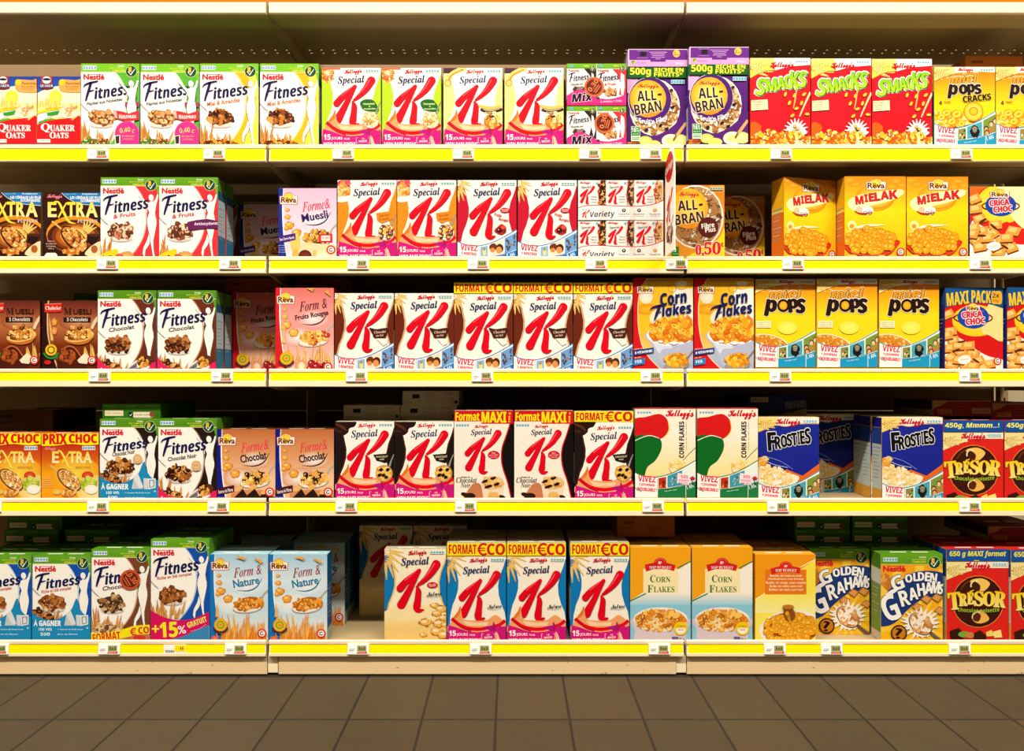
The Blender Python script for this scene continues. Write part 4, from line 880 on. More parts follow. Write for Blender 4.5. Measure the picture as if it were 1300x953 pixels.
def d_prix():
    p = Art(322, 310, 782, 310 + 460 * 1.2, .183)
    p.bg('c84010'); p.rect(322, 400, 782, 520, 'c02818', 'd86010'); p.rect(322, 520, 782, 640, 'd86010', 'f8a810'); p.rect(322, 640, 782, 860, 'f8a810', 'f0a018')
    p.part('front_panel'); p.ell(600, 640, 200, 150, 'f0a018', 'fbd848'); p.ell(730, 760, 130, 120, 'f0c860', 'fbf0b8')
    p.part('price_banner'); L = [q[:2] for q in catmull([(315, 412), (420, 412), (560, 398), (680, 408), (790, 400)], 4)]; p.poly(L + [(790, 300), (315, 300)], 'fbf010'); p.line(L, 4, 'a01818', 1)
    p.txt('PRIX', 430, 356, 190, 82, 'e01418', 'b', fat=3.5); p.txt('CHOC', 656, 352, 222, 72, 'e01418', 'b', fat=3.5)
    p.part('nutrition_strip'); dots(p, 650, 412, 755, 445, '3a90b8', 'f0e8e4'); kell(p, 392, 435, 90, 34, 'f08890', rot=0)
    p.part('product_name')
    for ch, x, y, w, h in (('E', 436, 502, 52, 92), ('T', 570, 502, 56, 92), ('R', 632, 502, 54, 92), ('A', 694, 504, 66, 90)): p.txt(ch, x, y, w, h, 'f4d848', 'n', fat=2, c2='fbf4c0')
    p.vs([(455, 448, 5), (480, 460, 14), (520, 530, 17), (545, 580, 12), (588, 592, 3)], 'f8e060', 5, False); p.vs([(548, 458, 8), (520, 505, 12), (486, 552, 10)], 'f4d848', 4, False)
    p.txt('PÉPITES', 656, 584, 120, 24, 'c88828', 'sb')
    p.part('serving_picture'); p.vs([(400, 572, 18), (440, 605, 12), (470, 630, 16)], 'e8b868', 3); p.ell(545, 685, 118, 62, '5a200c', rot=-42); p.ell(546, 684, 108, 54, 'e0b070', rot=-42); p.clump(548, 684, 98, 46, ['f8d890', 'fdf0d0', 'd89040', 'e8b058', 'b06020'], 56, 18, 3, rot=-42)
    p.ell(695, 650, 46, 34, 'c82818', 'f06040'); p.clump(700, 708, 64, 42, ['b8cc38', 'd8e068', '98b020'], 20, 20, 2); p.ell(725, 760, 54, 38, 'f8ecd8', 'fdf8f0'); p.ell(450, 780, 34, 22, 'e8c058'); p.clump(545, 790, 60, 30, ['e0a048', 'f4cc88', 'b87028'], 20, 17, 4)
    p.part('front_panel')
    for i in range(5): p.sub('fruits et pépites', 368, 672 + i * 17, 56 + 9 * i, 9, 'f4c0a0')
    return p
def muesbot(p):
    p.part('ingredient_picture'); p.poly([(550, 675), (620, 655), (838, 675), (838, 855), (560, 855)], 'f0d8a8'); p.ell(560, 660, 34, 70, 'f4c868'); p.ell(625, 752, 46, 46, '5a1c14', '8a3020'); p.ell(745, 745, 46, 34, 'f4e4a8', 'fbf4d0'); p.ell(690, 730, 14, 24, 'e8b868'); p.ell(560, 740, 22, 40, 'e8b050')
    p.part('price_tag'); p.rect(718, 600, 810, 655, 'e02828'); p.rect(734, 610, 795, 645, 'fbf0ec'); p.txt('0,30', 764, 627, 48, 18, 'd83030', 'n')
def d_r_muesli(): return forme('1c2c90', ('e8b8d4', 'f4d0e0', 'f4e0ea', 'f4e4dc'), 'Forme&', 'e83850', 'Muesli', '2a1c60', ['e8a840', 'f4cc70', '7a4a18', 'c8802c', '3a2010'], 2, bottom=muesbot, h=1.24, banner=('4a2480', 'Sans Sucre Ajouté'), by=616, my=706)
def chocbot(p):
    p.part('ingredient_picture'); p.rect(540, 700, 838, 900, 'd89060', 'c07038')
    for L in (((560, 752), (620, 692), (650, 742), (600, 812)), ((640, 742), (700, 692), (740, 752), (680, 822)), ((720, 762), (760, 712), (838, 752), (838, 832), (740, 832))): p.poly(L, '2c140e')
    for x, y in ((590, 692), (690, 682), (770, 712), (655, 802)): p.ell(x, y, 30, 14, 'f0b868', rot=25)
def d_r_choc():
    return forme('141c84', ('c06a38', 'e09c68', 'f4c8a0', 'e8a878'), 'Forme&', 'e83848', 'Chocolat', '3a1c18', ['f4c060', 'fbe090', 'e8a038', '241008', 'f0b048', '341a0c'], 3, bottom=chocbot, h=1.25, banner=('4a1420', 'Source de Fibres'), by=690, my=714)
def wheatbot(p):
    p.part('wheat_picture'); p.spikes(520, 840, 900, 120, 230, 22, 'e88a20', 'f8c060', 4, 13, 14); p.spikes(500, 840, 905, 60, 130, 16, 'd87010', 'f0a038', 6, 12, 18)
    p.wheat(498, 740, 92, 120, 'e8a040', 'f8d080', 12); p.wheat(700, 320, 168, 80, 'e89828', 'f8c868', 12); p.wheat(815, 350, 150, 80, 'e89828', 'f8c868', 12)
def d_r_nature(): 
    p = forme('1478c4', ('a8d0e4', 'dceaf0', 'c4e0ec', 'f4ecdc'), 'Form &', 'a01c30', 'Nature', '107ca8', ['f0a030', 'fbcc70', 'd87c18', 'f8b848', 'b8600f'], 4, seal=True, bottom=wheatbot, h=1.505)
    p.part('sugar_seal'); p.ell(482, 856, 26, 18, 'e05038', 'f09068'); return p
def redbot(p):
    p.part('wheat_picture'); p.spikes(500, 830, 800, 60, 150, 16, 'd8902c', 'f8d078', 4, 11, 18); p.wheat(498, 700, 88, 150, 'e8b050', 'f8d890', 12); p.wheat(720, 310, 160, 90, 'd8902c', 'f4c060', 13); p.wheat(780, 300, -50, 60, 'd8902c', 'f4c060', 12)
    p.part('fruit_picture'); p.ell(620, 820, 42, 44, 'f0885c', 'fbd8b0'); p.ell(622, 818, 20, 26, 'f8e8c0'); p.clump(755, 850, 80, 50, ['a01c24', 'c83038', '701018', 'e05048'], 30, 22, 3)
    for x, y in ((690, 800), (722, 822), (680, 838)): p.ell(x, y, 26, 25, '8a1420', 'c02830'); p.ell(x - 8, y - 8, 6, 5, 'f4c0b8')
def d_r_red():
    p = forme('d81c24', ('e07068', 'f09c94', 'f0a49c', 'f8dcd0'), 'Form &', '5a1820', 'Fruits Rouges', '5a1830', ['f0b848', 'fbdc88', 'e09028', 'c83828', 'f4c860'], 5, seal=True, bottom=redbot, h=1.47, flake='f0b848')
    p.part('sugar_seal'); p.ell(482, 838, 26, 16, 'f0685c', 'f8b8a0'); return p
def d_r_corn():
    p = Art(65, 58, 605, 58 + 540 * 1.6, .1905)
    p.bg('f8bc20'); p.rect(65, 50, 605, 130, 'd89828', 'f4b418'); p.rect(65, 130, 605, 560, 'f8bc20', 'f8c428'); p.rect(65, 560, 605, 700, 'f4b838', 'f0c870'); p.rect(65, 700, 605, 950, 'b8c4d8', '98aac8')
    p.rect(65, 300, 300, 306, 'c88818'); p.ell(190, 340, 110, 50, 'e8981c', 'f8bc20')
    p.ell(180, 230, 60, 60, 'fbe8c0', 'fdf6e4'); p.part('jug_picture'); p.poly([(430, 160), (600, 150), (610, 500), (400, 500)], 'fbf4e4'); p.ring(415, 150, 36, 8, 'c89848'); p.ell(500, 105, 60, 22, 'f4e0b0'); p.ring(500, 110, 52, 6, 'c8a060'); p.ell(330, 420, 120, 90, 'fbe8c0', 'fdf4e0')
    p.part('front_panel'); L = [q[:2] for q in catmull([(200, 50), (140, 140), (110, 260), (105, 420), (118, 560), (150, 680), (210, 780), (330, 900)], 5)]; p.poly([(40, 50)] + L + [(40, 950)], 'd8141c'); p.vs([(a, b, 9) for a, b in L], 'f8dca0', 1, False)
    reva(p, 92, 102, 254, 196)
    p.part('bowl_picture'); p.sp([(188, 560), (230, 660), (280, 780), (340, 850), (520, 860), (640, 780), (680, 600), (640, 560)], 'b8bcd4'); p.sp([(200, 590), (240, 650), (300, 740), (330, 700), (420, 690), (360, 640)], 'd8dcec'); p.ell(420, 560, 236, 108, 'f4f4f8', rot=4); p.ell(422, 548, 222, 98, 'e89010', rot=4)
    p.clump(425, 525, 218, 110, ['f8a81c', 'fbd050', 'e8821c', 'f8bc38', 'd86a10', 'fbc440'], 120, 34, 4, rot=4); p.ell(310, 632, 24, 12, 'fdf8f0', wob=.2); p.ell(430, 645, 44, 14, 'fdf8f0', wob=.2)
    p.vs([(605, 715, 14), (570, 760, 12), (545, 790, 16)], '8a7c68', 3, False); p.ell(455, 850, 116, 40, 'a09488', rot=6); p.clump(455, 800, 108, 66, ['f4a81c', 'fbcc48', 'e08c18', 'f8bc30', 'c87410'], 60, 22, 7, rot=5)
    p.part('product_name'); p.txt('Corn', 425, 238, 240, 110, '141c5c', 'bi', 8, fat=2.5); p.txt('lakes', 452, 340, 272, 98, '141c5c', 'bi', 8, fat=2.5)
    p.vs([(300, 315, 26), (280, 370, 26), (256, 432, 14)], '141c5c', 4); p.vs([(212, 346, 5), (240, 322, 14), (300, 306, 18), (340, 298, 10)], '141c5c', 4); p.vs([(268, 372, 10), (312, 364, 10)], '141c5c', 1)
    p.part('vitamin_tag'); p.poly([(65, 712), (246, 686), (246, 732), (65, 762)], '1c3c88'); p.txt('8 VITAMINES', 156, 726, 160, 22, 'f4f4fc', 'n', 8, fat=.8); p.poly([(65, 796), (168, 782), (166, 834), (65, 850)], '1a84c8'); p.txt('FER', 110, 814, 62, 26, 'f4f8fc', 'b', 8); p.sub('riche en', 108, 696, 80, 12, 'f8c8a8', 8); p.sub('et en', 100, 776, 60, 12, 'f8c8a8', 8)
    return p
def d_mielak():
    p = Art(48, 95, 635, 95 + 587 * 1.37, .196)
    p.bg('f8b810'); p.rect(48, 90, 635, 200, 'f08c10', 'f8a818'); p.rect(48, 200, 635, 420, 'f8a818', 'fbdc10'); p.rect(48, 420, 635, 900, 'fbdc10', 'f8b010')
    for x, y in ((90, 130), (150, 170), (540, 140), (600, 180), (500, 190)): p.ell(x, y, 60, 24, 'f09010', 'f8b830')
    p.ell(340, 300, 190, 130, 'f09810', 'fbe840'); p.ring(340, 290, 184, 12, 'e88c10', 200, 340, ry=110)
    p.sp([(80, 340), (200, 270), (560, 220), (610, 260), (480, 330), (240, 390), (130, 420)], 'fbf6b8')
    reva(p, 248, 110, 452, 226)
    p.part('product_name')
    for i, ch in enumerate('MIELAK'):
        x = (190, 254, 305, 362, 432, 515)[i]; y = (322, 303, 295, 288, 275, 268)[i]; w = (74, 28, 48, 50, 72, 72)[i]; h = (74, 70, 74, 76, 74, 78)[i]
        p.txt(ch, x, y, w, h, 'e02028', 'b', 6, out='5a1c14', ow=4, fat=2)
    for i, ch in enumerate('MIELAK'):
        x = (190, 254, 305, 362, 432, 515)[i]; y = (322, 303, 295, 288, 275, 268)[i]; w = (74, 28, 48, 50, 72, 72)[i]; h = (74, 70, 74, 76, 74, 78)[i]
        p.txt(ch, x, y, w, h, 'e02028', 'b', 6, fat=2.2)
    p.part('prize_picture'); p.ell(265, 420, 60, 40, 'fbf8f0'); p.ell(190, 415, 30, 34, 'e8c8a0'); p.vs([(145, 430, 6), (190, 450, 16), (240, 452, 16), (310, 440, 10)], 'b83028', 4); p.ring(245, 445, 16, 6, '6a4030'); p.ring(290, 442, 16, 6, '6a4030')
    p.part('front_panel'); p.ell(118, 565, 44, 48, 'f8ec98'); p.ell(116, 572, 22, 22, 'e89818'); p.ell(90, 630, 30, 24, 'fbd840'); p.vs([(110, 600, 6), (240, 570, 26), (430, 560, 6)], 'fdf8d0', 4, False)
    p.part('bowl_picture'); p.sp([(48, 720), (60, 800), (150, 850), (300, 868), (450, 850), (530, 790), (545, 700)], 'd83018'); p.balls(295, 715, 245, 128, 120, 33); p.vs([(50, 770, 6), (120, 830, 14), (300, 856, 18), (470, 830, 14), (540, 760, 6)], 'e84820', 5, False)
    p.ell(115, 862, 50, 18, 'f8c838'); p.ell(400, 864, 40, 14, 'f8c838')
    efruit(p, 582, 818, 40)
    return p
def crica(p, x0, y0, k, lw=1):
    # logo: blue disc with ring, red bubble letters
    def P(a, b): return x0 + a * k, y0 + b * k
    p.part('product_name'); p.ring(*P(192, 102), 188 * k, 12 * k, '6a2010', 0, 360, ry=52 * k); p.ell(*P(192, 92), 155 * k, 112 * k, '1444b0')
    for o in (1, 0):
        for t, a, b, w, h in (('CRiCA', 178, 66, 195, 62), ('CHOC', 212, 132, 185, 60)):
            if o: p.txt(t, *P(a, b), w * k, h * k, 'e02838', 'b', 5, out='fdf4f0', ow=10 * k, fat=4 * k)
            else: p.txt(t, *P(a, b), w * k, h * k, 'e02838', 'b', 5, fat=4 * k)
    p.vs([(*P(286, 30), 9 * k), (*P(280, 46), 4 * k)], 'e02838', 1)
def pillows(p, L, s):
    r = random.Random(3)
    for x, y in L:
        a = r.uniform(-.5, .5); q = [(x + s * math.cos(a + t) * (1.25 if i % 2 else 1), y + s * .8 * math.sin(a + t)) for i, t in enumerate((.5, 2.2, 3.6, 5.3))]
        p.poly([(u, v + s * .22) for u, v in q], '7a3410'); p.poly(q, 'e8a040'); p.poly([(x + (u - x) * .6 - s * .1, y + (v - y) * .55 - s * .12) for u, v in q], 'f8cc78')
def d_crica():
    p = Art(640, 208, 1232, 208 + 592 * 1.25, .189)
    p.bg('e02018'); p.ell(960, 380, 250, 200, 'f8d820', 'fbe860'); p.sp([(940, 180), (1260, 180), (1260, 620), (1100, 560), (960, 300)], 'fbf0b0'); p.sp([(640, 200), (820, 200), (740, 260), (700, 360), (640, 320)], 'e86818')
    p.sp([(660, 560), (760, 600), (860, 640), (1000, 690), (1100, 780), (1250, 800), (1250, 920), (640, 920)], 'fdf4ec'); p.sp([(900, 640), (1000, 560), (1060, 600), (1000, 700)], 'e02018')
    p.part('serving_picture'); pillows(p, [(690, 330), (700, 430), (740, 530), (900, 590), (760, 650), (870, 680), (700, 740), (960, 760), (1060, 820), (820, 780), (1080, 650), (740, 810), (930, 860), (680, 620), (820, 720), (900, 800), (1010, 720), (660, 680)], 78)
    for x, y, a in ((770, 550, 30), (880, 610, -40), (990, 810, -30), (760, 700, 0)): p.ell(x, y, 46, 12, '5a2010', rot=a)
    p.part('small_print_badge'); p.ell(880, 805, 72, 44, 'fbf6f0', rot=6); p.line([(830, 810), (930, 795)], 4, 'a89890', 1); p.line([(835, 822), (925, 810)], 4, 'a89890', 1)
    crica(p, 758, 300, 1.0); reva(p, 838, 228, 1042, 322)
    return p
def d_crica_maxi():
    p = Art(132, 108, 690, 108 + 558 * 1.456, .189)
    p.bg('d81818'); p.ell(430, 420, 230, 150, 'f8cc18', 'fbe048'); p.sp([(560, 250), (700, 250), (700, 600), (560, 560), (480, 500)], 'f8e090')
    p.sp([(130, 560), (300, 600), (440, 700), (560, 760), (700, 800), (700, 920), (130, 920)], 'fdf0e4')
    p.part('serving_picture'); pillows(p, [(165, 360), (188, 520), (215, 610), (360, 655), (190, 680), (290, 720), (190, 770), (400, 740), (460, 800), (330, 840), (200, 840), (560, 830), (270, 790), (150, 560), (350, 770), (500, 870), (260, 660), (400, 850)], 70)
    for x, y, a in ((290, 620, 10), (430, 800, -30), (240, 700, 20)): p.ell(x, y, 40, 10, '5a2010', rot=a)
    p.part('small_print_badge'); p.ell(318, 790, 64, 42, 'f8f4ec', rot=8); p.line([(275, 795), (360, 782)], 4, 'a89890', 1)
    crica(p, 215, 295, .98); reva(p, 326, 250, 470, 336)
    p.part('size_banner'); L = [q[:2] for q in catmull([(120, 305), (240, 270), (400, 252), (560, 262), (700, 305)], 4)]; p.poly(L + [(700, 100), (120, 100)], '14508c')
    p.txt('MAXI', 252, 202, 210, 120, 'f8c818', 'b', 4, warp=lambda u: 8 - 12 * u, fat=2); p.txt('PACK', 478, 194, 184, 116, 'f8c818', 'b', 0, warp=lambda u: 6 * u, fat=2)
    p.sp([(580, 150), (620, 142), (672, 150), (674, 255), (625, 262), (580, 250)], 'f8b020'); p.txt('2x', 620, 182, 66, 42, '1c1c50', 'b'); p.txt('375g', 616, 235, 56, 28, '6a4818', 'n')
    efruit(p, 636, 802, 38)
    return p
def d_musli3():
    p = Art(403, 172, 990, 172 + 587 * 1.31, .178)
    p.bg('8a3818'); p.rect(403, 165, 990, 240, '5a2018', '7a3020'); p.rect(403, 240, 990, 440, '7a3020', 'b86838'); p.rect(403, 440, 990, 640, 'b86838', '7a2c10'); p.rect(403, 640, 990, 920, '7a2c10', '5a1c0c')
    p.ell(800, 400, 220, 90, '9a4c28', 'd89868'); L = [q[:2] for q in catmull([(470, 165), (462, 280), (460, 420), (470, 560), (510, 720), (580, 920)], 4)]
    p.poly([(390, 165)] + L + [(390, 920)], '30100c'); p.vs([(a, b, 14) for a, b in L], 'e8b880', 1, False)
    p.part('wheat_picture'); p.wheat(520, 680, 97, 330, 'd8a048', 'f4d890', 15); p.wheat(600, 840, 118, 250, 'd8a048', 'f4d890', 15); p.spikes(850, 990, 800, 120, 190, 9, 'c88830', 'f0c870', 3, 13, 16)
    for x, y in ((535, 395), (535, 490)): p.ell(x, y, 30, 40, 'd8802c', 'f4b060', wob=.15)
    p.part('brand_logo'); p.poly([(432, 205), (614, 198), (614, 290), (432, 296)], 'd82418'); p.txt('Chabrior', 524, 248, 168, 40, 'fbf0e8', 'sb', 0); p.line([(435, 208), (612, 201)], 5, 'f0a080', 1)
    p.part('product_name'); p.txt('M', 676, 282, 82, 68, '34120c', 'sb'); p.txt('UESLI', 830, 286, 190, 56, '34120c', 'n'); p.rect(632, 345, 918, 395, '30100c'); p.txt('3 Chocolats', 778, 370, 222, 38, 'f4e4d8', 'bi')
    p.part('serving_picture'); p.vs([(930, 470, 30), (960, 400, 34), (1000, 340, 30)], 'e8c8a8', 4, False); p.ell(798, 560, 160, 70, 'b8641c', rot=8); p.ell(798, 545, 158, 62, 'f0b868', rot=8); p.ell(800, 530, 145, 58, '6a2c10', rot=8)
    p.clump(796, 510, 134, 68, ['f0b048', 'fbd888', 'c87c28', '7a3c14', '3a1808', 'e89838'], 64, 24, 3, rot=6); p.vs([(650, 590, 8), (760, 625, 22), (880, 610, 22), (945, 560, 8)], 'c87020', 5, False)
    p.part('ingredient_picture'); p.sp([(600, 700), (680, 650), (760, 670), (820, 760), (850, 900), (580, 900)], '4a160c'); p.line([(610, 690), (690, 652), (760, 680), (830, 780)], 14, 'b86830'); p.clump(680, 760, 90, 70, ['b85c24', '7a2c14', '5a1c0c', 'a04818'], 24, 26, 6); p.poly([(780, 800), (860, 722), (920, 770), (880, 840), (800, 830)], 'f4e4c0')
    p.part('quality_seal'); p.ell(504, 692, 62, 62, 'e8b018', 'f4d030'); p.ring(504, 692, 34, 12, '6a4a10'); p.ring(504, 700, 78, 22, '1c8838', 195, 345)
    p.part('sugar_seal'); p.ell(468, 822, 36, 24, 'c82020'); efruit(p, 934, 800, 46)
    return p
def d_cornf():
    p = Art(586, 130, 1105, 130 + 519 * 1.55, .1935)
    p.bg('fbf2dc'); p.rect(586, 300, 1105, 620, 'fbf4e4', 'fbe8a8'); p.rect(586, 620, 1105, 940, 'fbe8a8', 'f8d870'); p.rect(586, 122, 1105, 137, 'c82020')
    # plain sweeps of the pack colours; the mascot is left out
    p.part('red_sweep'); p.sp([(570, 235), (680, 205), (800, 180), (868, 240), (868, 330), (800, 395), (700, 372), (570, 420)], 'd81818'); p.vs([(868, 235, 5), (876, 320, 9), (830, 390, 4)], 'f8c838', 4, False)
    p.part('green_sweep'); p.sp([(560, 410), (700, 362), (800, 395), (812, 480), (760, 580), (690, 640), (650, 760), (560, 800)], '0c6820'); p.vs([(586, 408, 6), (700, 365, 7), (795, 388, 5)], 'fbf8ec', 4, False)
    p.part('nutrition_strip'); dots(p, 602, 155, 725, 180, '4a9ab0', 'e8f0e8')
    kell(p, 968, 185, 236, 84, rot=0)
    p.part('product_name'); p.txt('CORN FLAKES', 985, 400, 310, 42, '1c100c', 'b', 90, fat=1.2); p.txt('Pétales de maïs grillés', 1026, 370, 240, 10, 'e09048', 'n', 90)
    p.part('serving_picture'); p.line([(1000, 575), (1050, 520), (1108, 465)], 5, '5a5448', 1); p.ell(940, 650, 66, 56, 'c89848', rot=-30); p.ell(940, 645, 62, 52, 'f8e4b0', rot=-30); p.clump(945, 628, 64, 54, ['fbe090', 'f8ecc8', 'f0c050', 'fbd878'], 26, 20, 4)
    vivez(p, 586, 142, 519, '1c7c40', '0c5c28', '1 JOURNEE', green=True)
    p.part('winner_tag'); p.poly([(952, 685), (1060, 705), (1045, 790), (945, 768)], 'fbe8ec'); p.txt('500', 1008, 718, 60, 28, 'e0184c', 'b', -6); p.txt('GAGNANTS', 1002, 750, 90, 18, 'e0184c', 'b', -6); p.sub('aujourdhui', 1000, 772, 84, 14, 'e0184c', -6); p.ell(1075, 730, 22, 18, 'c02830', wob=.4); p.vs([(1072, 740, 10), (1082, 790, 6)], '2a3a4c', 1)
    return p
def d_frost():
    p = Art(432, 168, 800, 168 + 368 * 1.385, .195)
    p.bg('1c2a98', '18208a'); L = [q[:2] for q in catmull([(420, 262), (480, 238), (540, 215), (600, 222), (680, 208), (810, 206)], 4)]; p.poly(L + [(810, 160), (420, 160)], 'fbf4e0'); p.poly([(420, 262), (480, 238), (535, 212), (560, 160), (420, 160)], 'f8dc80'); p.line(L, 4, 'e8a828', 1)
    p.part('wheat_picture')
    for a, L2 in ((0, 120), (-14, 110), (14, 90), (-30, 80)): p.wheat(430, 205, a, L2, 'e0a828', 'fbe8a0', 13)
    kell(p, 612, 198, 146, 48, rot=0); p.part('nutrition_strip'); dots(p, 704, 182, 788, 202, '58b0d0', 'e8f4f4')
    p.part('product_name'); t = (('F', 515, 312, 50, 110, 4), ('R', 551, 320, 34, 76, 5), ('O', 587, 312, 34, 72, 5), ('S', 620, 304, 28, 74, 5), ('T', 650, 298, 30, 76, 5), ('I', 676, 292, 9, 78, 5), ('E', 699, 288, 25, 80, 5), ('S', 731, 280, 30, 94, 5))
    for ch, x, y, w, h, r in t: p.txt(ch, x, y, w, h, '0c0c14', 'b', r, out='fbf8f0', ow=6, fat=2)
    for ch, x, y, w, h, r in t: p.txt(ch, x, y, w, h, '0c0c14', 'b', r, fat=2)
    p.part('serving_picture'); p.poly([(600, 480), (700, 520), (810, 440), (810, 560), (600, 560)], 'e8681c'); p.sp([(430, 440), (500, 470), (600, 500), (680, 530), (620, 590), (500, 600), (430, 590)], 'fbf0d0'); p.clump(520, 520, 130, 50, ['fbe8b8', 'fdf8ec', 'f4cc70', 'fbdc90'], 70, 17, 3, rot=-14)
    p.clump(455, 430, 36, 26, ['f4b848', 'fbdc90', 'e89828'], 12, 14, 2); p.line([(445, 410), (520, 450), (610, 470)], 3, 'b8d0f0'); p.line([(460, 400), (560, 430), (640, 480)], 2, '98b8e8')
    vivez(p, 432, 182, 368, '1a9ac8', '0a6aa0', '1 JOURNEE', wild=True)
    return p
def d_tresor(maxi=0):
    p = Art(460, 270, 905, 270 + 445 * (1.49 if maxi else 1.35), .199 if maxi else .193)
    oy = 0 if maxi else -8
    p.bg('e0241c'); p.poly([(450, 350), (910, 350), (910, 408), (600, 430), (450, 490)], 'fbf0d4'); p.poly([(450, 350), (600, 350), (630, 425), (540, 455), (450, 495)], 'f8e498'); p.rect(640, 405, 910, 430, 'e0241c')
    p.part('wheat_picture')
    for a, L in ((0, 150), (-16, 130), (16, 110), (-34, 90)): p.wheat(455, 415, a, L, 'd8b040', 'fbf0b0', 15)
    p.part('logo_disc'); p.ell(685, 645 + oy, 186, 188, 'f08030'); p.ell(685, 645 + oy, 180, 182, '3a140c')
    p.vs([(560, 560 + oy, 10), (620, 500 + oy, 14), (760, 520 + oy, 8)], '6a2c14', 4, False)
    p.part('serving_picture'); p.sp([(630, 510 + oy), (650, 485 + oy), (720, 480 + oy), (770, 515 + oy), (740, 560 + oy), (690, 580 + oy)], 'f8c860'); p.sp([(632, 510 + oy), (660, 500 + oy), (700, 530 + oy), (690, 570 + oy), (650, 550 + oy)], '4a1c10'); p.ring(668, 530 + oy, 34, 9, 'fbe8b0', 60, 200)
    p.sp([(640, 750 + oy), (670, 715 + oy), (720, 712 + oy), (765, 770 + oy), (710, 800 + oy), (660, 790 + oy)], 'f4b850'); p.sp([(645, 750 + oy), (680, 725 + oy), (705, 745 + oy), (690, 785 + oy), (655, 780 + oy)], '5a2412'); p.ring(680, 755 + oy, 36, 7, 'fbe8b0', 60, 200)
    kell(p, 680, 390, 176, 60, rot=0); p.part('nutrition_strip'); dots(p, 788, 368, 888, 390, '58b0d0', 'e8f0e8')
    p.part('product_name'); t = (('T', 515, 640, 84, 118, 6), ('R', 577, 632, 56, 84, 2), ('E', 630, 622, 44, 80, 1), ('S', 690, 624, 62, 100, 0), ('O', 762, 626, 82, 100, 0), ('R', 842, 630, 82, 108, -6))
    for ch, x, y, w, h, r in t: p.txt(ch, x, y + oy, w, h, 'f8d018', 'sb', r, out='8a4808', ow=7, fat=5)
    for ch, x, y, w, h, r in t: p.txt(ch, x, y + oy, w, h, 'f8d018', 'sb', r, fat=4, c2='fbe878')
    p.vs([(628, 574 + oy, 12), (652, 562 + oy, 6)], 'f8d018', 1)
    p.part('flavour_name'); p.txt('chocolat noisette', 688, 700 + oy, 296, 30, 'a8c838', 'b', 0, warp=lambda u: 8 - 40 * u * u)
    p.part('ingredient_picture'); yb = 870 if maxi else 835
    p.poly([(480, yb - 15), (545, yb - 38), (580, yb), (575, yb + 80), (490, yb + 80)], '34140c'); p.ell(585, yb + 8, 44, 22, '78a838'); p.ell(625, yb + 14, 30, 22, 'c88448'); p.poly([(655, yb), (700, yb - 22), (745, yb + 20), (740, yb + 80), (650, yb + 80)], '3a180e'); p.poly([(740, yb - 6), (780, yb - 24), (800, yb + 20), (745, yb + 24)], 'f4d868'); p.poly([(790, yb - 10), (845, yb - 26), (858, yb + 30), (800, yb + 34)], 'f8e480')
    p.part('size_banner'); p.rect(450, 260, 910, 354, '1450a0')
    if maxi: p.txt('650 g MAXI format', 682, 306, 405, 50, 'f4e434', 'bi', 0, fat=.8); p.line([(655, 350), (690, 352)], 5, 'f4e434', 1)
    else: p.txt('450g, Mmmm...!', 672, 310, 400, 46, 'fbf060', 'bi', 0, fat=.8)
    return p
def d_topcorn():
    p = Art(640, 218, 1083, 218 + 443 * 1.565, .193)
    p.bg('fbf2e0'); p.rect(640, 560, 1083, 640, 'f4ecdc', '9cd0e0'); p.rect(640, 640, 1083, 960, '8cc8dc', '8cc8dc'); p.poly([(630, 200), (1090, 200), (1090, 318), (630, 615)], 'f4a414')
    p.vs([(985, 370, 9), (1090, 318, 9)], '187838', 1, False); p.vs([(640, 612, 9), (755, 556, 9)], '187838', 1, False)
    p.part('name_panel'); p.rect(735, 375, 992, 552, 'fbe8b0')
    p.part('brand_logo'); p.poly([(745, 345), (810, 330), (905, 330), (972, 348), (962, 392), (905, 378), (810, 378), (755, 396)], 'd02028'); p.ell(860, 330, 46, 36, 'd02028'); p.ring(860, 326, 32, 3, 'f08070', 0, 180, ry=24); p.ell(856, 330, 14, 12, 'f4b8a8', wob=.3); p.txt('TOP BUDGET', 860, 364, 162, 20, 'fbf0e8', 'sb', 0, warp=lambda u: 14 * u * u)
    p.part('product_name'); p.txt('C', 805, 448, 40, 54, '146c30', 'sb'); p.txt('ORN', 882, 454, 104, 42, '146c30', 'sb'); p.txt('F', 786, 522, 40, 54, '146c30', 'sb'); p.txt('LAKES', 888, 526, 152, 42, '146c30', 'sb')
    p.part('bowl_picture'); p.sp([(662, 740), (672, 820), (700, 960), (1010, 960), (1050, 830), (1062, 740)], 'd8c8d0'); p.ell(862, 745, 200, 88, 'f4ece8'); p.ell(862, 750, 186, 76, 'c87818'); p.clump(862, 755, 180, 74, ['f0a030', 'fbc860', 'd87c18', 'e89028', 'b86410', 'fbdca0'], 120, 22, 5)
    p.part('vitamin_tag'); p.ell(1010, 812, 50, 50, 'f4d010'); p.sp([(975, 812), (1045, 812), (1030, 845), (990, 845)], 'fdf4e4'); p.txt('VITAMINES', 1010, 795, 64, 14, 'c87810', 'n'); p.sub('FER', 1010, 822, 40, 12, 'd87830')
    p.part('front_panel'); p.rect(945, 872, 990, 890, '6a6488'); p.sub('750 g', 1010, 886, 50, 12, '6a6488')
    return p
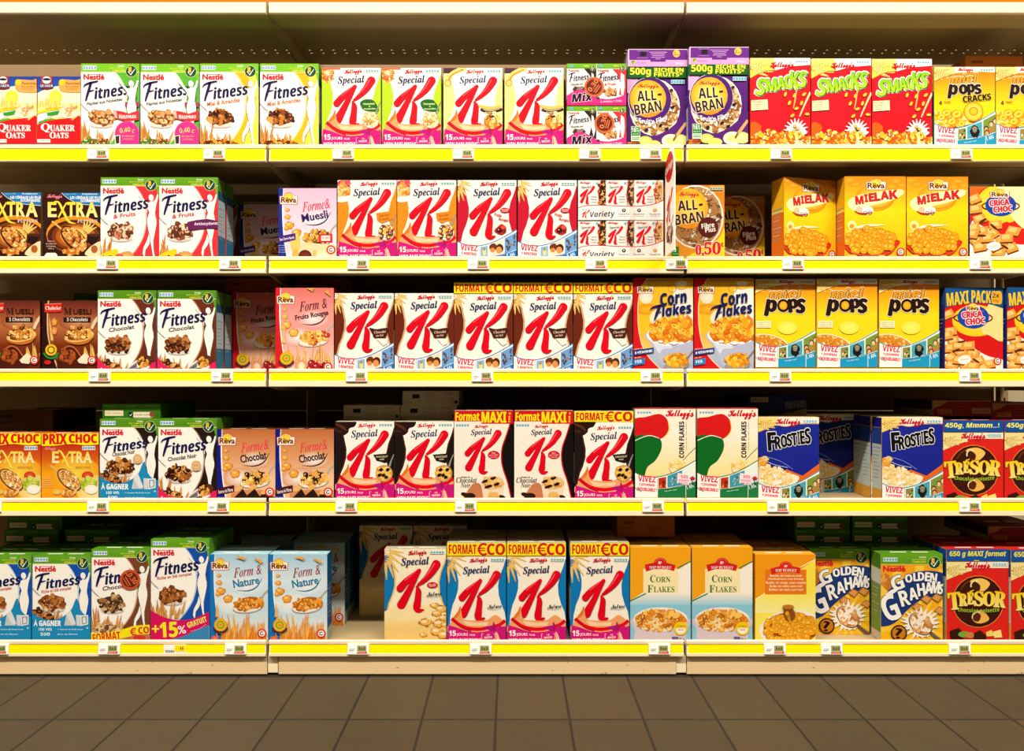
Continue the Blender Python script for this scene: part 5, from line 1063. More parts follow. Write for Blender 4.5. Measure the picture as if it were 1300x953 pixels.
def d_tophoney():
    p = Art(510, 285, 958, 285 + 448 * 1.446, .193)
    p.bg('fbe448'); p.rect(510, 560, 958, 720, 'fbe84c', 'fbf0a0'); p.rect(510, 720, 958, 940, 'fbe858'); p.poly([(500, 270), (970, 270), (970, 315), (500, 622)], 'f49a14'); p.vs([(840, 382, 6), (960, 320, 6)], 'fbf4d0', 1, False); p.vs([(515, 615, 6), (590, 578, 6)], 'fbf4d0', 1, False)
    p.part('name_panel'); p.rect(583, 398, 890, 582, 'e87818')
    for i, t in enumerate(('Boules de maïs au miel', 'Maisballetjes met honing', 'Bolle di mais con miele', 'Bolas de milho com mel', 'Bolitas de maíz con miel')): p.txt(t, 738, 442 + i * 26, (236, 262, 298, 240, 252)[i], 16, 'fbe8c8', 'n')
    p.part('brand_logo'); p.poly([(622, 390), (690, 372), (780, 372), (850, 385), (838, 428), (780, 416), (690, 418), (632, 436)], 'd8281c'); p.ell(738, 370, 46, 34, 'd8281c'); p.ring(738, 366, 32, 3, 'f08070', 0, 180, ry=24); p.ell(736, 372, 14, 10, 'f4b8a8', wob=.3); p.txt('TOP BUDGET', 738, 402, 158, 20, 'fbf0e8', 'sb', 0, warp=lambda u: 14 * u * u)
    p.part('bowl_picture'); p.ell(770, 830, 232, 130, 'fbf0e0', rot=8); p.balls(775, 835, 205, 120, 150, 24, 'f4a818', 'fbdc60', 'b86410', 4)
    p.part('honey_picture'); p.vs([(750, 690, 70), (765, 735, 80)], '8a4a14', 1); p.vs([(745, 720, 30), (770, 790, 14)], 'e8a020', 1); p.ell(752, 672, 44, 16, 'c07820')
    return p
def d_gold():
    p = Art(665, 275, 1105, 275 + 440 * 1.43, .197)
    p.bg('f4a814'); p.rect(660, 350, 1110, 900, 'f4a41c', 'f8bc18'); p.clump(705, 480, 50, 60, ['c87828', 'e8a048'], 12, 30, 2)
    for a in range(0, 360, 24): p.poly([(950, 780), (950 + 420 * math.cos(math.radians(a)), 780 + 420 * math.sin(math.radians(a))), (950 + 420 * math.cos(math.radians(a + 9)), 780 + 420 * math.sin(math.radians(a + 9)))], 'fbcc3c')
    p.part('header_band'); p.rect(660, 270, 1110, 352, '6aa81e', '58981c'); p.rect(660, 348, 1110, 353, 'd8d060'); p.txt('Céréales', 962, 298, 50, 13, 'f4f8e0', 'n'); p.txt('COMPLÈTES', 938, 332, 96, 14, 'f4ee40', 'b'); p.txt('BLÉ COMPLET', 940, 316, 100, 10, 'e8e840', 'n')
    p.part('nutrition_strip'); dots(p, 680, 302, 782, 330, '2a90b0', 'd8ece8')
    badge(p, 1045, 338, 44)
    p.part('blue_sweep'); p.sp([(655, 690), (700, 560), (800, 470), (930, 400), (1120, 420), (1130, 560), (960, 600), (850, 680), (760, 770), (655, 790)], '1c3878')
    nestle(p, 680, 360, 838, 402)
    p.part('product_name'); W = 'fbf8f0'; B = '14285c'
    def G(t):
        for o in (1, 0):
            for ch, x, y, w, h, r in t: p.txt(ch, x, y, w, h, W, 'b', r, out=B if o else None, ow=6, fat=2)
    G((('G', 780, 482, 84, 100, 20),))
    G((('O', 862, 450, 48, 58, 6), ('L', 912, 440, 32, 58, 4), ('D', 950, 436, 42, 60, 2), ('E', 995, 438, 32, 62, -4), ('N', 1038, 448, 46, 68, -6)))
    G((('G', 728, 660, 110, 190, 22),)); p.vs([(700, 566, 10), (745, 545, 30), (790, 520, 14)], W, 3)
    G((('R', 830, 590, 66, 110, 16), ('A', 892, 560, 58, 86, 12), ('H', 950, 530, 52, 88, 8), ('A', 1004, 518, 50, 80, 2), ('M', 1053, 512, 54, 84, -8), ('S', 1092, 526, 24, 74, -12)))
    p.part('serving_picture')
    for x, y in ((985, 600), (1060, 590), (920, 655), (1080, 680)): p.poly([(x - 40, y), (x - 6, y - 34), (x + 44, y - 10), (x + 10, y + 34)], 'b86c28'); p.poly([(x - 30, y), (x - 4, y - 26), (x + 34, y - 8), (x + 8, y + 24)], 'e09c4c')
    r = random.Random(4)
    for a in range(0, 360, 17): p.vs([(945, 770, 60), (945 + r.uniform(110, 150) * math.cos(math.radians(a)), 770 + r.uniform(100, 125) * math.sin(math.radians(a)), 6)], 'fbf4e4', 1)
    p.ell(945, 775, 102, 84, 'fbf4e4', rot=-40, wob=.1); p.vs([(1010, 835, 20), (1080, 890, 26), (1120, 910, 22)], '6a5848', 1); p.ell(945, 775, 98, 68, '5a5048', rot=-42); p.ell(945, 773, 92, 62, 'd89c60', rot=-42); p.clump(945, 773, 84, 54, ['e0a058', 'f0c080', 'c07c38', 'fbf0e0', 'b87030'], 34, 26, 3, rot=-42)
    p.part('question_mark_badge'); p.ring(790, 840, 54, 9, '34180c'); p.ell(790, 840, 47, 47, 'c87c18'); p.txt('?', 790, 842, 44, 74, '24100c', 'b', fat=4)
    return p
# ---- ends of boxes lying flat, their colours dimmed by painted-in shade
def d_end_green():
    p = Art(510, 128, 808, 200, .187); p.bg('3c7c14', '2e6810'); p.rect(510, 128, 808, 150, '4c8c1c'); p.rect(522, 160, 617, 188, 'ecd8b4'); p.sub('info nutrition', 570, 174, 80, 8, 'b09870')
    p.part('brand_logo'); p.rect(668, 168, 770, 196, 'e8d8c0'); p.ell(655, 182, 14, 14, '0a3018'); p.vs([(648, 182, 3), (654, 189, 4), (663, 176, 2)], 'f8f8e8', 1, False); p.ell(765, 180, 14, 15, '8a4828'); p.sub('nouvelle recette', 715, 182, 80, 8, '7a6a50')
    p.part('front_panel')
    for x in (550, 660, 760): p.rect(x - 25, 136, x + 25, 140, '88a860')
    return p
def d_end_k():
    p = Art(580, 50, 1020, 160, .1885); p.bg('c8b89c'); p.rect(655, 75, 712, 108, '1c1c2c')
    for i in range(5): p.rect(755, 62 + i * 16, 845 + (i % 2) * 10, 68 + i * 16, 'a8987c')
    p.part('brand_logo'); p.txt('Kelloggs', 930, 70, 80, 22, 'a83038', 'scr', 6); p.part('front_panel')
    for i in range(3): p.rect(880, 100 + i * 14, 980, 105 + i * 14, 'b0987c')
    p.sub('SPECIAL', 620, 138, 70, 12, '8a7c64'); p.part('recycling_mark'); p.ell(996, 135, 13, 13, '3a3428')
    return p
def d_end_frost():
    p = Art(450, 68, 948, 235, .195); p.bg('141a50'); p.rect(470, 80, 620, 122, 'a89068'); p.sub('céréales', 545, 100, 110, 16, '5a4830'); p.poly([(700, 235), (948, 175), (948, 240), (690, 240)], '9a7838')
    for i in range(3): p.rect(640, 95 + i * 16, 740, 100 + i * 16, '30366c')
    p.part('brand_logo'); p.txt('FROSTIES', 855, 142, 170, 56, '0a0c20', 'b', 4, out='8a8c98', ow=3); p.txt('Kelloggs', 850, 210, 90, 22, '8a2028', 'scr', 6)
    return p
def d_end_tresor():
    p = Art(752, 80, 1100, 172, .193); p.bg('8a1c18'); p.poly([(745, 75), (850, 75), (800, 110), (752, 125)], 'b08848'); p.rect(752, 78, 1100, 86, 'b09070'); p.rect(980, 125, 1092, 158, 'b89070'); p.sub('info conso', 1036, 142, 90, 10, '6a4030')
    for i in range(4): p.rect(890, 95 + i * 18, 960, 99 + i * 18, 'a84038')
    p.part('brand_logo'); p.txt('TRESOR', 820, 146, 92, 28, 'c89838', 'sb', 0)
    return p
def d_end_plain(c='a85c1c', t='7a3c10', hh=140):
    p = Art(0, 0, 400, hh, .19); p.bg(c)
    for i in range(4): p.rect(210, 60 + i * 14, 350 - (i % 2) * 20, 65 + i * 14, t)
    p.rect(30, 80, 110, 86, t); p.rect(40, 30, 120, 50, t)
    return p
# ================================================================= cartons
# design: (drawing, thickness, side colours [(from, to, colour)...top to bottom], top colour, back colour)
NUT = 'e8f0f0'
GS = [(0, .16, '5c981c'), (.16, .26, '2c5c78'), (.26, .7, 'b8ccd4'), (.7, 1, '2a78a0')]
KS = lambda c: [(0, .15, 'ece4d4'), (.15, .45, c), (.45, .8, 'ece4d4'), (.8, 1, c)]
TB = {
 'quaker': (d_quaker, .05, [(0, .3, '1a3c9c'), (.3, .8, 'f0e0a0'), (.8, 1, 'd0181c')], '1a3c9c'),
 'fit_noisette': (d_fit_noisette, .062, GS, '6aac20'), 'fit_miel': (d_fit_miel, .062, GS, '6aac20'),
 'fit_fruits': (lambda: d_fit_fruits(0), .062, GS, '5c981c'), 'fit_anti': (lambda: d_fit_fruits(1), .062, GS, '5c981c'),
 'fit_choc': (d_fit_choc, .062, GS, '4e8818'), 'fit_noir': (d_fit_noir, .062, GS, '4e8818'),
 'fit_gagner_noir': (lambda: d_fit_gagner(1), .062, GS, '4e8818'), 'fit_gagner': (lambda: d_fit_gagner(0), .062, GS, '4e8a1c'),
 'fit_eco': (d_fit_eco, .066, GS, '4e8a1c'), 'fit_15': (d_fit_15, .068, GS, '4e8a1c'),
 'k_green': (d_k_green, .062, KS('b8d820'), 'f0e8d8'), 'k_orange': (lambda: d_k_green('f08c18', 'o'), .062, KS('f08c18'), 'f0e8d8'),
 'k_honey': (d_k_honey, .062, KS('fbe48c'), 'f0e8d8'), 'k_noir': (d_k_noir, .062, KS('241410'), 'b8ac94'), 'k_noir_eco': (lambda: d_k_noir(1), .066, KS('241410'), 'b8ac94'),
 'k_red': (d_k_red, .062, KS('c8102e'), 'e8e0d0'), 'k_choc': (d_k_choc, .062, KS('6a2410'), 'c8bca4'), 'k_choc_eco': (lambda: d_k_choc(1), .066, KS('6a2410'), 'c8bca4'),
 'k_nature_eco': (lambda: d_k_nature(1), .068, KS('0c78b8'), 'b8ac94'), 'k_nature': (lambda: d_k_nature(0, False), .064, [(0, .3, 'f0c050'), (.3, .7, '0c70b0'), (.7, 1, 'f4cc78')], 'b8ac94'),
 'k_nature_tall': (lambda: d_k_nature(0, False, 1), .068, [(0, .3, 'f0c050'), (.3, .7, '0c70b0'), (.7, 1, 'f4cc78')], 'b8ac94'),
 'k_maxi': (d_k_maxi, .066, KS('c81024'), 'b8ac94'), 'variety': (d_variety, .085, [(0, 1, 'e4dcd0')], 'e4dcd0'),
 'mix1': (lambda: mixstick(d_mix(), 925, 300, 55), .07, [(0, .2, '6ab01c'), (.2, .8, 'f4ece0'), (.8, 1, 'd0247c')], '5c9c1c'),
 'mix2': (lambda: mixstick(d_mix(), 1030, 238, 75), .07, [(0, .2, '6ab01c'), (.2, .8, 'f4ece0'), (.8, 1, 'd0247c')], '5c9c1c'),
 'allbran': (d_allbran, .07, [(0, .16, '0e5c20'), (.16, .5, '50208a'), (.5, .9, 'a8c0d8'), (.9, 1, '481468')], '0c4018'),
 'branplus': (d_branplus, .062, [(0, 1, 'd8801c')], 'c87418'), 'bran_end': (d_bran_end, .26, [(0, 1, 'e0b8dc')], '6a2088'),
 'smacks': (d_smacks, .064, [(0, .2, 'f8e8a0'), (.2, 1, 'd0141c')], 'f4e498'), 'cracks': (d_cracks, .062, [(0, .3, 'f4b828'), (.3, .6, '1c3a6c'), (.6, 1, '1c6a58')], 'f8e49c'),
 'extra': (d_extra, .062, [(0, 1, '6a4a28')], '2a100c'), 'prix': (d_prix, .062, [(0, 1, 'a83814')], 'c86020'), 'mielak': (d_mielak, .066, [(0, .38, 'f4b81c'), (.38, .42, 'fbe040'), (.42, 1, 'e8741c')], 'f0a818'),
 'crica': (d_crica, .062, [(0, 1, '2438a0')], 'f4c830'), 'crica_maxi': (d_crica_maxi, .064, [(0, .2, '14508c'), (.2, 1, '2a2c80')], '14407c'),
 'musli3': (d_musli3, .06, [(0, 1, '30100c')], '4a1c14'), 'r_red': (d_r_red, .062, [(0, 1, 'b8181c')], 'e08078'), 'r_choc': (d_r_choc, .062, [(0, 1, '141c84')], '5a2c1c'),
 'r_nature': (d_r_nature, .062, [(0, .85, '145c94'), (.85, 1, 'a8b8a8')], 'a8ccd8'), 'r_muesli': (d_r_muesli, .062, [(0, 1, '1c2c90')], 'c8a8c0'),
 'r_corn': (d_r_corn, .066, [(0, 1, 'c01418')], 'd89820'), 'pops': (d_pops, .066, [(0, .5, 'f4b01c'), (.5, 1, 'fbd83c')], 'f0d890'),
 'cornf': (d_cornf, .066, [(0, .3, 'f0e8d8'), (.3, 1, '1c1410')], 'c82020'), 'frost': (d_frost, .064, [(0, .12, '18208a'), (.12, .32, '24489c'), (.32, .86, 'c8d8d4'), (.86, 1, 'e8a838')], 'e8d49c'),
 'tresor': (lambda: d_tresor(0), .064, [(0, .15, '14488c'), (.15, 1, 'c0201c')], '7a1814'), 'tresor_maxi': (lambda: d_tresor(1), .068, [(0, .15, '1454a4'), (.15, .3, '1c4c80'), (.3, .8, 'c8dcd8'), (.8, 1, 'e0b050')], 'c02418'),
 'topcorn': (d_topcorn, .068, [(0, .3, 'f0a414'), (.3, 1, 'b0d4dc')], 'd89c30'), 'tophoney': (d_tophoney, .068, [(0, 1, 'f0a81c')], 'e0a430'), 'gold': (d_gold, .066, [(0, .18, '4e8a1c'), (.18, .35, 'd8dcc8'), (.35, .9, '7a9a38'), (.9, 1, 'd8c8b0')], '4e8a1c'),
 'end_green': (d_end_green, .27, [(0, 1, '2a5c14')], '3c7c14'), 'end_k': (d_end_k, .255, [(0, 1, 'b8a888')], 'c8b89c'), 'end_frost': (d_end_frost, .27, [(0, 1, '141a50')], '141a50'),
 'end_tresor': (d_end_tresor, .26, [(0, .6, '3a1410'), (.6, 1, 'a08858')], 'a02420'), 'end_orange': (d_end_plain, .28, [(0, 1, '8a4818')], 'c87420'), 'end_brown': (lambda: d_end_plain('8a3c28', '5a2418', 102), .28, [(0, 1, '6a2c20')], '8a3c28'),
 'end_dark': (lambda: d_end_plain('4a3018', '2a1c10'), .26, [(0, 1, '3a2412')], '5a3c1c'),
}
BUILT = {}
def make(des):
    # meshes of one kind of carton, built once
    if des in BUILT: return BUILT[des]
    fn, t, sides, topc = TB[des]; a = fn(); w, h = a.w, a.h
    bm = bmesh.new(); bx(bm, -w / 2, w / 2, -t / 2, t / 2, 0, h, .0009); body = done(bm, 'carton')
    ca = body.color_attributes.new('Col', 'FLOAT_COLOR', 'CORNER'); sc = hexc(sides[-1][2], ALB); tc = hexc(topc, ALB)
    buf = []
    for poly in body.polygons:
        c = tc if poly.normal.z > .5 else sc
        for _ in poly.loop_indices: buf += [*c, 1.]
    ca.data.foreach_set('color', buf); body.materials.append(M['print'])
    parts = [('carton', body)]
    parts += a.build(lambda x, y, z: (-w / 2 + x, -t / 2 - z, h - y))
    for nm, sg in (('side_panel', 1), ('side_panel', -1)):
        s_ = Art(0, 0, 100, 100 * h / t, t); hh = 100 * h / t
        for f0, f1, c in sides: s_.rect(3, hh * (f0 + .004), 97, hh * (f1 - .002), c)
        if h > .12:
            for i in range(9): s_.rect(14, hh * (.36 + .045 * i), 86 - (i * 37 % 30), hh * (.372 + .045 * i), 'b8b4a8' if i % 2 else '8a98a4')
        pl = (lambda x, y, z: (w / 2 + z, -t / 2 + x, h - y)) if sg > 0 else (lambda x, y, z: (-w / 2 - z, t / 2 - x, h - y))
        m_ = s_.build(pl)
        parts.append((nm, m_[0][1]))
    # top closure: two glued flaps
    bm = bmesh.new(); bx(bm, -w / 2 + .0015, w / 2 - .0015, -t / 2 + .001, t * .12, h, h + .0007); bx(bm, -w * .3, -w * .04, -t * .25, -t * .12, h + .0007, h + .001); bx(bm, w * .05, w * .32, -t * .25, -t * .12, h + .0007, h + .001)
    fl = done(bm, 'top_flap'); ca = fl.color_attributes.new('Col', 'FLOAT_COLOR', 'CORNER'); lc = hexc('efe8d8', ALB); buf = []
    for poly in fl.polygons:
        c = tc if poly.center.z < h + .00075 and poly.index < 6 else lc
        for _ in poly.loop_indices: buf += [*c, 1.]
    ca.data.foreach_set('color', buf); fl.materials.append(M['print']); parts.append(('top_flap', fl))
    BUILT[des] = (w, h, t, parts); return BUILT[des]
SURF = {1: 185.8, 2: 329.5, 3: 474.2, 4: 638.5, 5: 817.5}
ROOTS = {}
rj = random.Random(5)
def put(des, row, cx, d, label, group=None, rz=0., zup=0., kind='cereal_box', cat='cereal box', near=False):
    # cx: middle of the front on the photograph's shelf-edge scale at its depth d (metres behind the edge)
    w, h, t, parts = make(des)
    a = math.radians(rz); X = xat(cx, d); z = zat(SURF[row]) + zup + .0006
    c = Vector((X, d, z)) + Vector((-math.sin(a), math.cos(a), 0)) * (t / 2)
    if des in ROOTS:
        src = ROOTS[des]; r = src.copy(); COL.objects.link(r)
        for ch in list(src.children): k = ch.copy(); COL.objects.link(k); k.parent = r
    else:
        r = bpy.data.objects.new(kind, None); COL.objects.link(r); r.empty_display_size = .02; ROOTS[des] = r
        for nm, me in parts: link(nm, me, None, r)
    r.location = c; r.rotation_euler = (0, 0, a); tag(r, label, cat, group); return r

# ---------------------------------------------------------------- what stands on the shelves
N5 = {1: 'top', 2: 'second', 3: 'third', 4: 'fourth', 5: 'bottom'}
# (design, centre px, depth, label, yaw, lift) per shelf
G = {'fit': 'green-topped boxes with a white figure and a spoonful', 'k': 'boxes with a giant red letter', 'oat': 'oat boxes at the left end', 'flat': 'boxes lying flat behind the front row', 'x': None}
GR = {'quaker': 'oat boxes on the top shelf', 'fit_noisette': 'green-sided slimming cereal boxes', 'fit_miel': 'yellow-sided slimming cereal boxes', 'k_green': 'lime boxes with a big red letter', 'k_honey': 'pale yellow boxes with a big red letter',
 'mix1': 'stacked twin-flavour multipacks', 'mix2': 'stacked twin-flavour multipacks', 'allbran': 'purple bran boxes', 'bran_end': 'purple boxes lying on the bran boxes', 'smacks': 'red puffed wheat boxes', 'cracks': 'yellow honey ring boxes',
 'extra': 'dark nugget boxes', 'fit_fruits': 'red-sided slimming cereal boxes', 'fit_anti': 'red-sided slimming cereal boxes', 'k_orange': 'orange boxes with a big red letter', 'k_red': 'crimson-sided boxes with a big red letter', 'variety': 'stacked variety packs',
 'branplus': 'orange bran boxes', 'mielak': 'yellow honey ball boxes', 'crica': 'red filled pillow cereal boxes', 'crica_maxi': 'large red filled pillow cereal boxes', 'musli3': 'brown muesli boxes', 'fit_choc': 'brown-sided slimming cereal boxes', 'r_red': 'pink red-fruit flake boxes',
 'k_choc': 'brown-sided boxes with a big red letter', 'k_choc_eco': 'tall brown-sided boxes with a yellow band', 'r_corn': 'yellow corn flake boxes with a white bowl', 'pops': 'yellow honey ball boxes with black lettering', 'prix': 'red and orange nugget boxes', 'fit_noir': 'black-sided slimming cereal boxes',
 'fit_gagner_noir': 'prize draw boxes', 'fit_gagner': 'prize draw boxes', 'r_choc': 'brown flake and chocolate boxes', 'k_noir': 'black-sided boxes with a big red letter', 'k_noir_eco': 'black-sided boxes with a big red letter', 'k_maxi': 'tall white boxes with a red and yellow band',
 'cornf': 'white corn flake boxes with red and green', 'frost': 'blue frosted flake boxes', 'tresor': 'red boxes with a brown disc', 'tresor_maxi': 'large red boxes with a brown disc', 'fit_eco': 'slimming cereal boxes on the bottom shelf', 'fit_15': 'slimming cereal boxes on the bottom shelf',
 'r_nature': 'pale blue flake boxes', 'k_nature': 'blue-sided boxes with a big red letter', 'k_nature_eco': 'tall blue-sided boxes with a yellow band', 'k_nature_tall': 'tall blue-sided boxes deep on the shelf', 'topcorn': 'budget corn flake boxes', 'tophoney': 'budget honey ball boxes', 'gold': 'orange boxes of wheat squares'}
ST = [
 # top shelf
 ('quaker', 1, 19.5, .02, 'Blue and red box of oats, leftmost on the top shelf'),
 ('quaker', 1, 75, .02, 'Blue and red box of oats beside the green-topped boxes, top shelf'),
 ('fit_noisette', 1, 140, .02, 'White and green cereal box with pink price sticker, beside the oats'),
 ('fit_noisette', 1, 215.7, .022, 'White and green cereal box with pink price sticker, right of its twin'),
 ('fit_miel', 1, 291, .02, 'White and yellow cereal box with white figure, left one of two on top shelf'),
 ('fit_miel', 1, 367.5, .02, 'White and yellow cereal box with white figure, right one, above the bracket'),
 ('k_green', 1, 446, .02, 'Lime-sided box with giant red letter and green leaf, left of the pair'),
 ('k_green', 1, 522.5, .02, 'Lime-sided box with giant red letter and green leaf, right of the pair'),
 ('k_honey', 1, 600.5, .02, 'Cream-yellow box with giant red letter and almond flakes, left of the pair'),
 ('k_honey', 1, 678, .02, 'Cream-yellow box with giant red letter and almond flakes, beside the pink multipacks'),
 ('mix2', 1, 757.3, .02, 'Low white and pink twin-flavour multipack, bottom of its stack of two'),
 ('mix1', 1, 757.3, .02, 'Low white and pink twin-flavour multipack, on top of the other one', 0, .1355),
 ('allbran', 1, 833.5, .045, 'Purple bran cereal box with round yellow logo, beside the multipacks'),
 ('bran_end', 1, 835, .04, 'Purple cereal box lying flat, end outwards, on the left bran box', 0, .2690),
 ('allbran', 1, 911.5, .02, 'Purple bran cereal box with round yellow logo, beside the red boxes'),
 ('bran_end', 1, 913, .024, 'Purple cereal box lying flat, end outwards, on the right bran box', 0, .2690),
 ('smacks', 1, 990.5, .02, 'Red cereal box with green block lettering, left of the three'),
 ('smacks', 1, 1067.8, .024, 'Red cereal box with green block lettering, middle of the three'),
 ('smacks', 1, 1145, .027, 'Red cereal box with green block lettering, right of the three'),
 ('cracks', 1, 1224.5, .022, 'Yellow box of honey rings, beside the red boxes on the top shelf'),
 ('cracks', 1, 1303, .022, 'Yellow box of honey rings cut by the right edge, top shelf'),
 ('end_orange', 1, 1262, .10, 'Dim orange box lying flat high behind the yellow honey ring boxes', 0, .2615),
 # second shelf
 ('extra', 2, 15.8, .02, 'Dark brown nugget box with yellow lettering, leftmost on the second shelf'),
 ('extra', 2, 92, .024, 'Dark brown nugget box with yellow lettering, beside the red and white boxes'),
 ('fit_fruits', 2, 165, .02, 'White and red cereal box with green top and fruit, no purple ribbon'),
 ('fit_anti', 2, 239.5, .02, 'White and red cereal box crossed by a purple ribbon'),
 ('fit_fruits', 2, 251.4, .092, 'Green-topped box directly behind the one with the purple ribbon'),
 ('fit_fruits', 2, 269.5, .31, 'Dark green-topped box deep on the second shelf beside the pink flake box'),
 ('r_muesli', 2, 338, .245, 'Dim pink muesli box set back on the second shelf'),
 ('r_muesli', 2, 390.5, .02, 'Pink and blue muesli box with spoonful, at the front'),
 ('k_orange', 2, 466, .02, 'Orange-sided box with giant red letter, beside the pink muesli box'),
 ('k_orange', 2, 541.8, .02, 'Orange-sided box with giant red letter, right of the pair'),
 ('k_red', 2, 618.3, .02, 'Crimson-sided box with giant red letter and berry, left of the pair'),
 ('k_red', 2, 694.8, .021, 'Crimson-sided box with giant red letter and berry, beside the variety packs'),
 ('variety', 2, 788, .02, 'Wide white variety pack with six small packets, bottom of the stack'),
 ('variety', 2, 788, .02, 'Wide white variety pack with small packets, on top of the other', 0, .1288),
 ('branplus', 2, 882, .026, 'Orange bran box with large red price, at the front'),
 ('branplus', 2, 935, .17, 'Orange bran box with red price in shadow, set back'),
 ('mielak', 2, 1028.5, .05, 'Yellow box of honey balls, turned to show its left side', 15.5, 0),
 ('mielak', 2, 1111, .02, 'Yellow box of honey balls, between its turned twin and the right one'),
 ('mielak', 2, 1190, .022, 'Yellow box of honey balls, beside the red pillow cereal box'),
 ('crica', 2, 1268.5, .022, 'Red and yellow box with blue oval logo, cut by the right edge'),
 # third shelf
 ('musli3', 3, 15.5, .02, 'Brown muesli box with wooden spoon, leftmost on the third shelf'),
 ('musli3', 3, 88.8, .026, 'Brown muesli box with red brand tag, beside the green-topped boxes'),
 ('fit_choc', 3, 161.3, .02, 'White and brown box with green top and cereal bar, left one, third shelf'),
 ('fit_choc', 3, 237.3, .02, 'White and brown box with green top and cereal bar, right one, third shelf'),
 ('fit_choc', 3, 249.3, .092, 'Green-topped box directly behind the right chocolate one, only its side showing'),
 ('fit_choc', 3, 261.5, .2, 'Green-topped box deeper on the third shelf, only its side showing'),
 ('r_red', 3, 330.3, .158, 'Pink red-fruit flake box in shadow, set back on the left'),
 ('r_red', 3, 386.8, .02, 'Pink red-fruit flake box with spoonful, at the front'),
 ('k_choc', 3, 462.3, .02, 'Brown-sided box with giant red letter, short, beside the pink box'),
 ('k_choc', 3, 538.6, .02, 'Brown-sided box with giant red letter, short, beside the tall ones'),
 ('k_choc_eco', 3, 613.8, .02, 'Tall box with yellow economy band and red letter, left of three, third shelf'),
 ('k_choc_eco', 3, 689.6, .02, 'Tall box with yellow economy band and red letter, middle of three, third shelf'),
 ('k_choc_eco', 3, 765.6, .02, 'Tall box with yellow economy band and red letter, beside the corn flakes'),
 ('r_corn', 3, 842, .02, 'Yellow corn flake box with white bowl and red left edge, left one'),
 ('r_corn', 3, 919, .02, 'Yellow corn flake box with white bowl and red left edge, right one'),
 ('pops', 3, 997, .026, 'Yellow honey ball box with black lettering, left of three'),
 ('pops', 3, 1075.5, .02, 'Yellow honey ball box with black lettering, middle of three'),
 ('pops', 3, 1154, .026, 'Yellow honey ball box with black lettering, right of three'),
 ('crica_maxi', 3, 1236.5, .025, 'Red maxi pack with blue banner and pillow cereals, whole one', 1.5, 0),
 ('crica_maxi', 3, 1316, .02, 'Red maxi pack with blue banner, cut by the right edge'),
 ('end_brown', 3, 321.5, .16, 'Dim brown box lying flat above the shadowed pink box', 0, .2742),
 ('end_brown', 3, 411, .16, 'Dim brown box lying flat high behind the first red-letter boxes', 0, .2742),
 ('end_green', 3, 131, .26, 'Dim green box lying flat and askew behind the brown muesli', 13, .2342),
 # fourth shelf
 ('prix', 4, 15.5, .02, 'Red and orange nugget box with yellow shock-price band, leftmost'),
 ('prix', 4, 89, .02, 'Red and orange nugget box with yellow shock-price band, beside the blue-bottomed box'),
 ('fit_gagner_noir', 4, 164, .02, 'White box with green top, black field and blue prize banner'),
 ('end_green', 4, 167, .04, 'Green box lying flat on the blue prize-banner box', 0, .2668),
 ('fit_noir', 4, 238.3, .02, 'White box with green top, black field and pink corner'),
 ('fit_noir', 4, 251.5, .1, 'Green-topped box behind the black-field one, its side showing'),
 ('r_choc', 4, 312.6, .02, 'Brown and blue flake box with chocolate pieces, left one'),
 ('r_choc', 4, 387, .02, 'Brown and blue flake box with chocolate pieces, right one'),
 ('k_noir', 4, 463, .02, 'Black-sided short box with giant red letter, left one'),
 ('k_noir', 4, 538.6, .02, 'Black-sided short box with giant red letter, beside the maxi boxes'),
 ('k_maxi', 4, 614, .02, 'Tall white box with red and yellow maxi band, left one'),
 ('k_maxi', 4, 690.3, .02, 'Tall white box with red and yellow maxi band, right one'),
 ('k_noir_eco', 4, 766.6, .02, 'Black-sided tall box with yellow economy band and giant red letter'),
 ('cornf', 4, 844.6, .02, 'White corn flake box with red and green sweeps, left one'),
 ('cornf', 4, 923.6, .02, 'White corn flake box with red and green sweeps, right one'),
 ('frost', 4, 1001, .024, 'Blue frosted flake box at the front, beside the corn flakes'),
 ('frost', 4, 1054, .225, 'Blue frosted flake box in deep shadow, set back'),
 ('frost', 4, 1158, .02, 'Blue frosted flake box at the front, beside the red boxes'),
 ('frost', 4, 1143, .089, 'Blue frosted flake box second in line, left side showing'),
 ('frost', 4, 1131, .158, 'Blue frosted flake box third in line, a narrow strip showing'),
 ('tresor', 4, 1235.5, .02, 'Red box with brown disc and blue banner, whole one, fourth shelf'),
 ('tresor', 4, 1313.5, .02, 'Red box with brown disc and blue banner, cut by the edge, fourth shelf'),
 ('end_k', 4, 472, .13, 'Dim cream box lying flat on the left, behind the black-sided boxes', 0, .2574),
 ('end_k', 4, 544.5, .13, 'Dim cream box lying flat, lower of the right-hand two', 0, .2574),
 ('end_k', 4, 547, .13, 'Dim cream box lying flat on top of another, fourth shelf', 0, .3052),
 ('end_frost', 4, 987, .13, 'Dark blue box lying flat behind the first frosted flake box', 0, .2712),
 ('end_tresor', 4, 1222, .09, 'Dark red box lying flat behind the whole brown-disc box', 0, .2712),
 ('end_tresor', 4, 1297, .09, 'Dark red box lying flat behind the cut-off brown-disc box', 0, .2616),
 ('end_dark', 4, 31, .12, 'Shadowed brown box lying flat behind the leftmost nugget box', 0, .2208),
 # bottom shelf
 ('fit_gagner', 5, 3, .022, 'Prize-banner box with blue field, cut by the left edge'),
 ('fit_gagner', 5, 78.5, .022, 'Prize-banner box with blue field, beside the brown-field one, bottom shelf'),
 ('fit_eco', 5, 153.5, .02, 'Brown-field box with round price sticker and yellow economy ribbon'),
 ('fit_15', 5, 228.8, .02, 'Tall blue-field box with large yellow fifteen percent on magenta'),
 ('r_nature', 5, 303.5, .022, 'Pale blue flake box with wheat ears, left one at the front'),
 ('r_nature', 5, 378.4, .02, 'Pale blue flake box with wheat ears, right one at the front'),
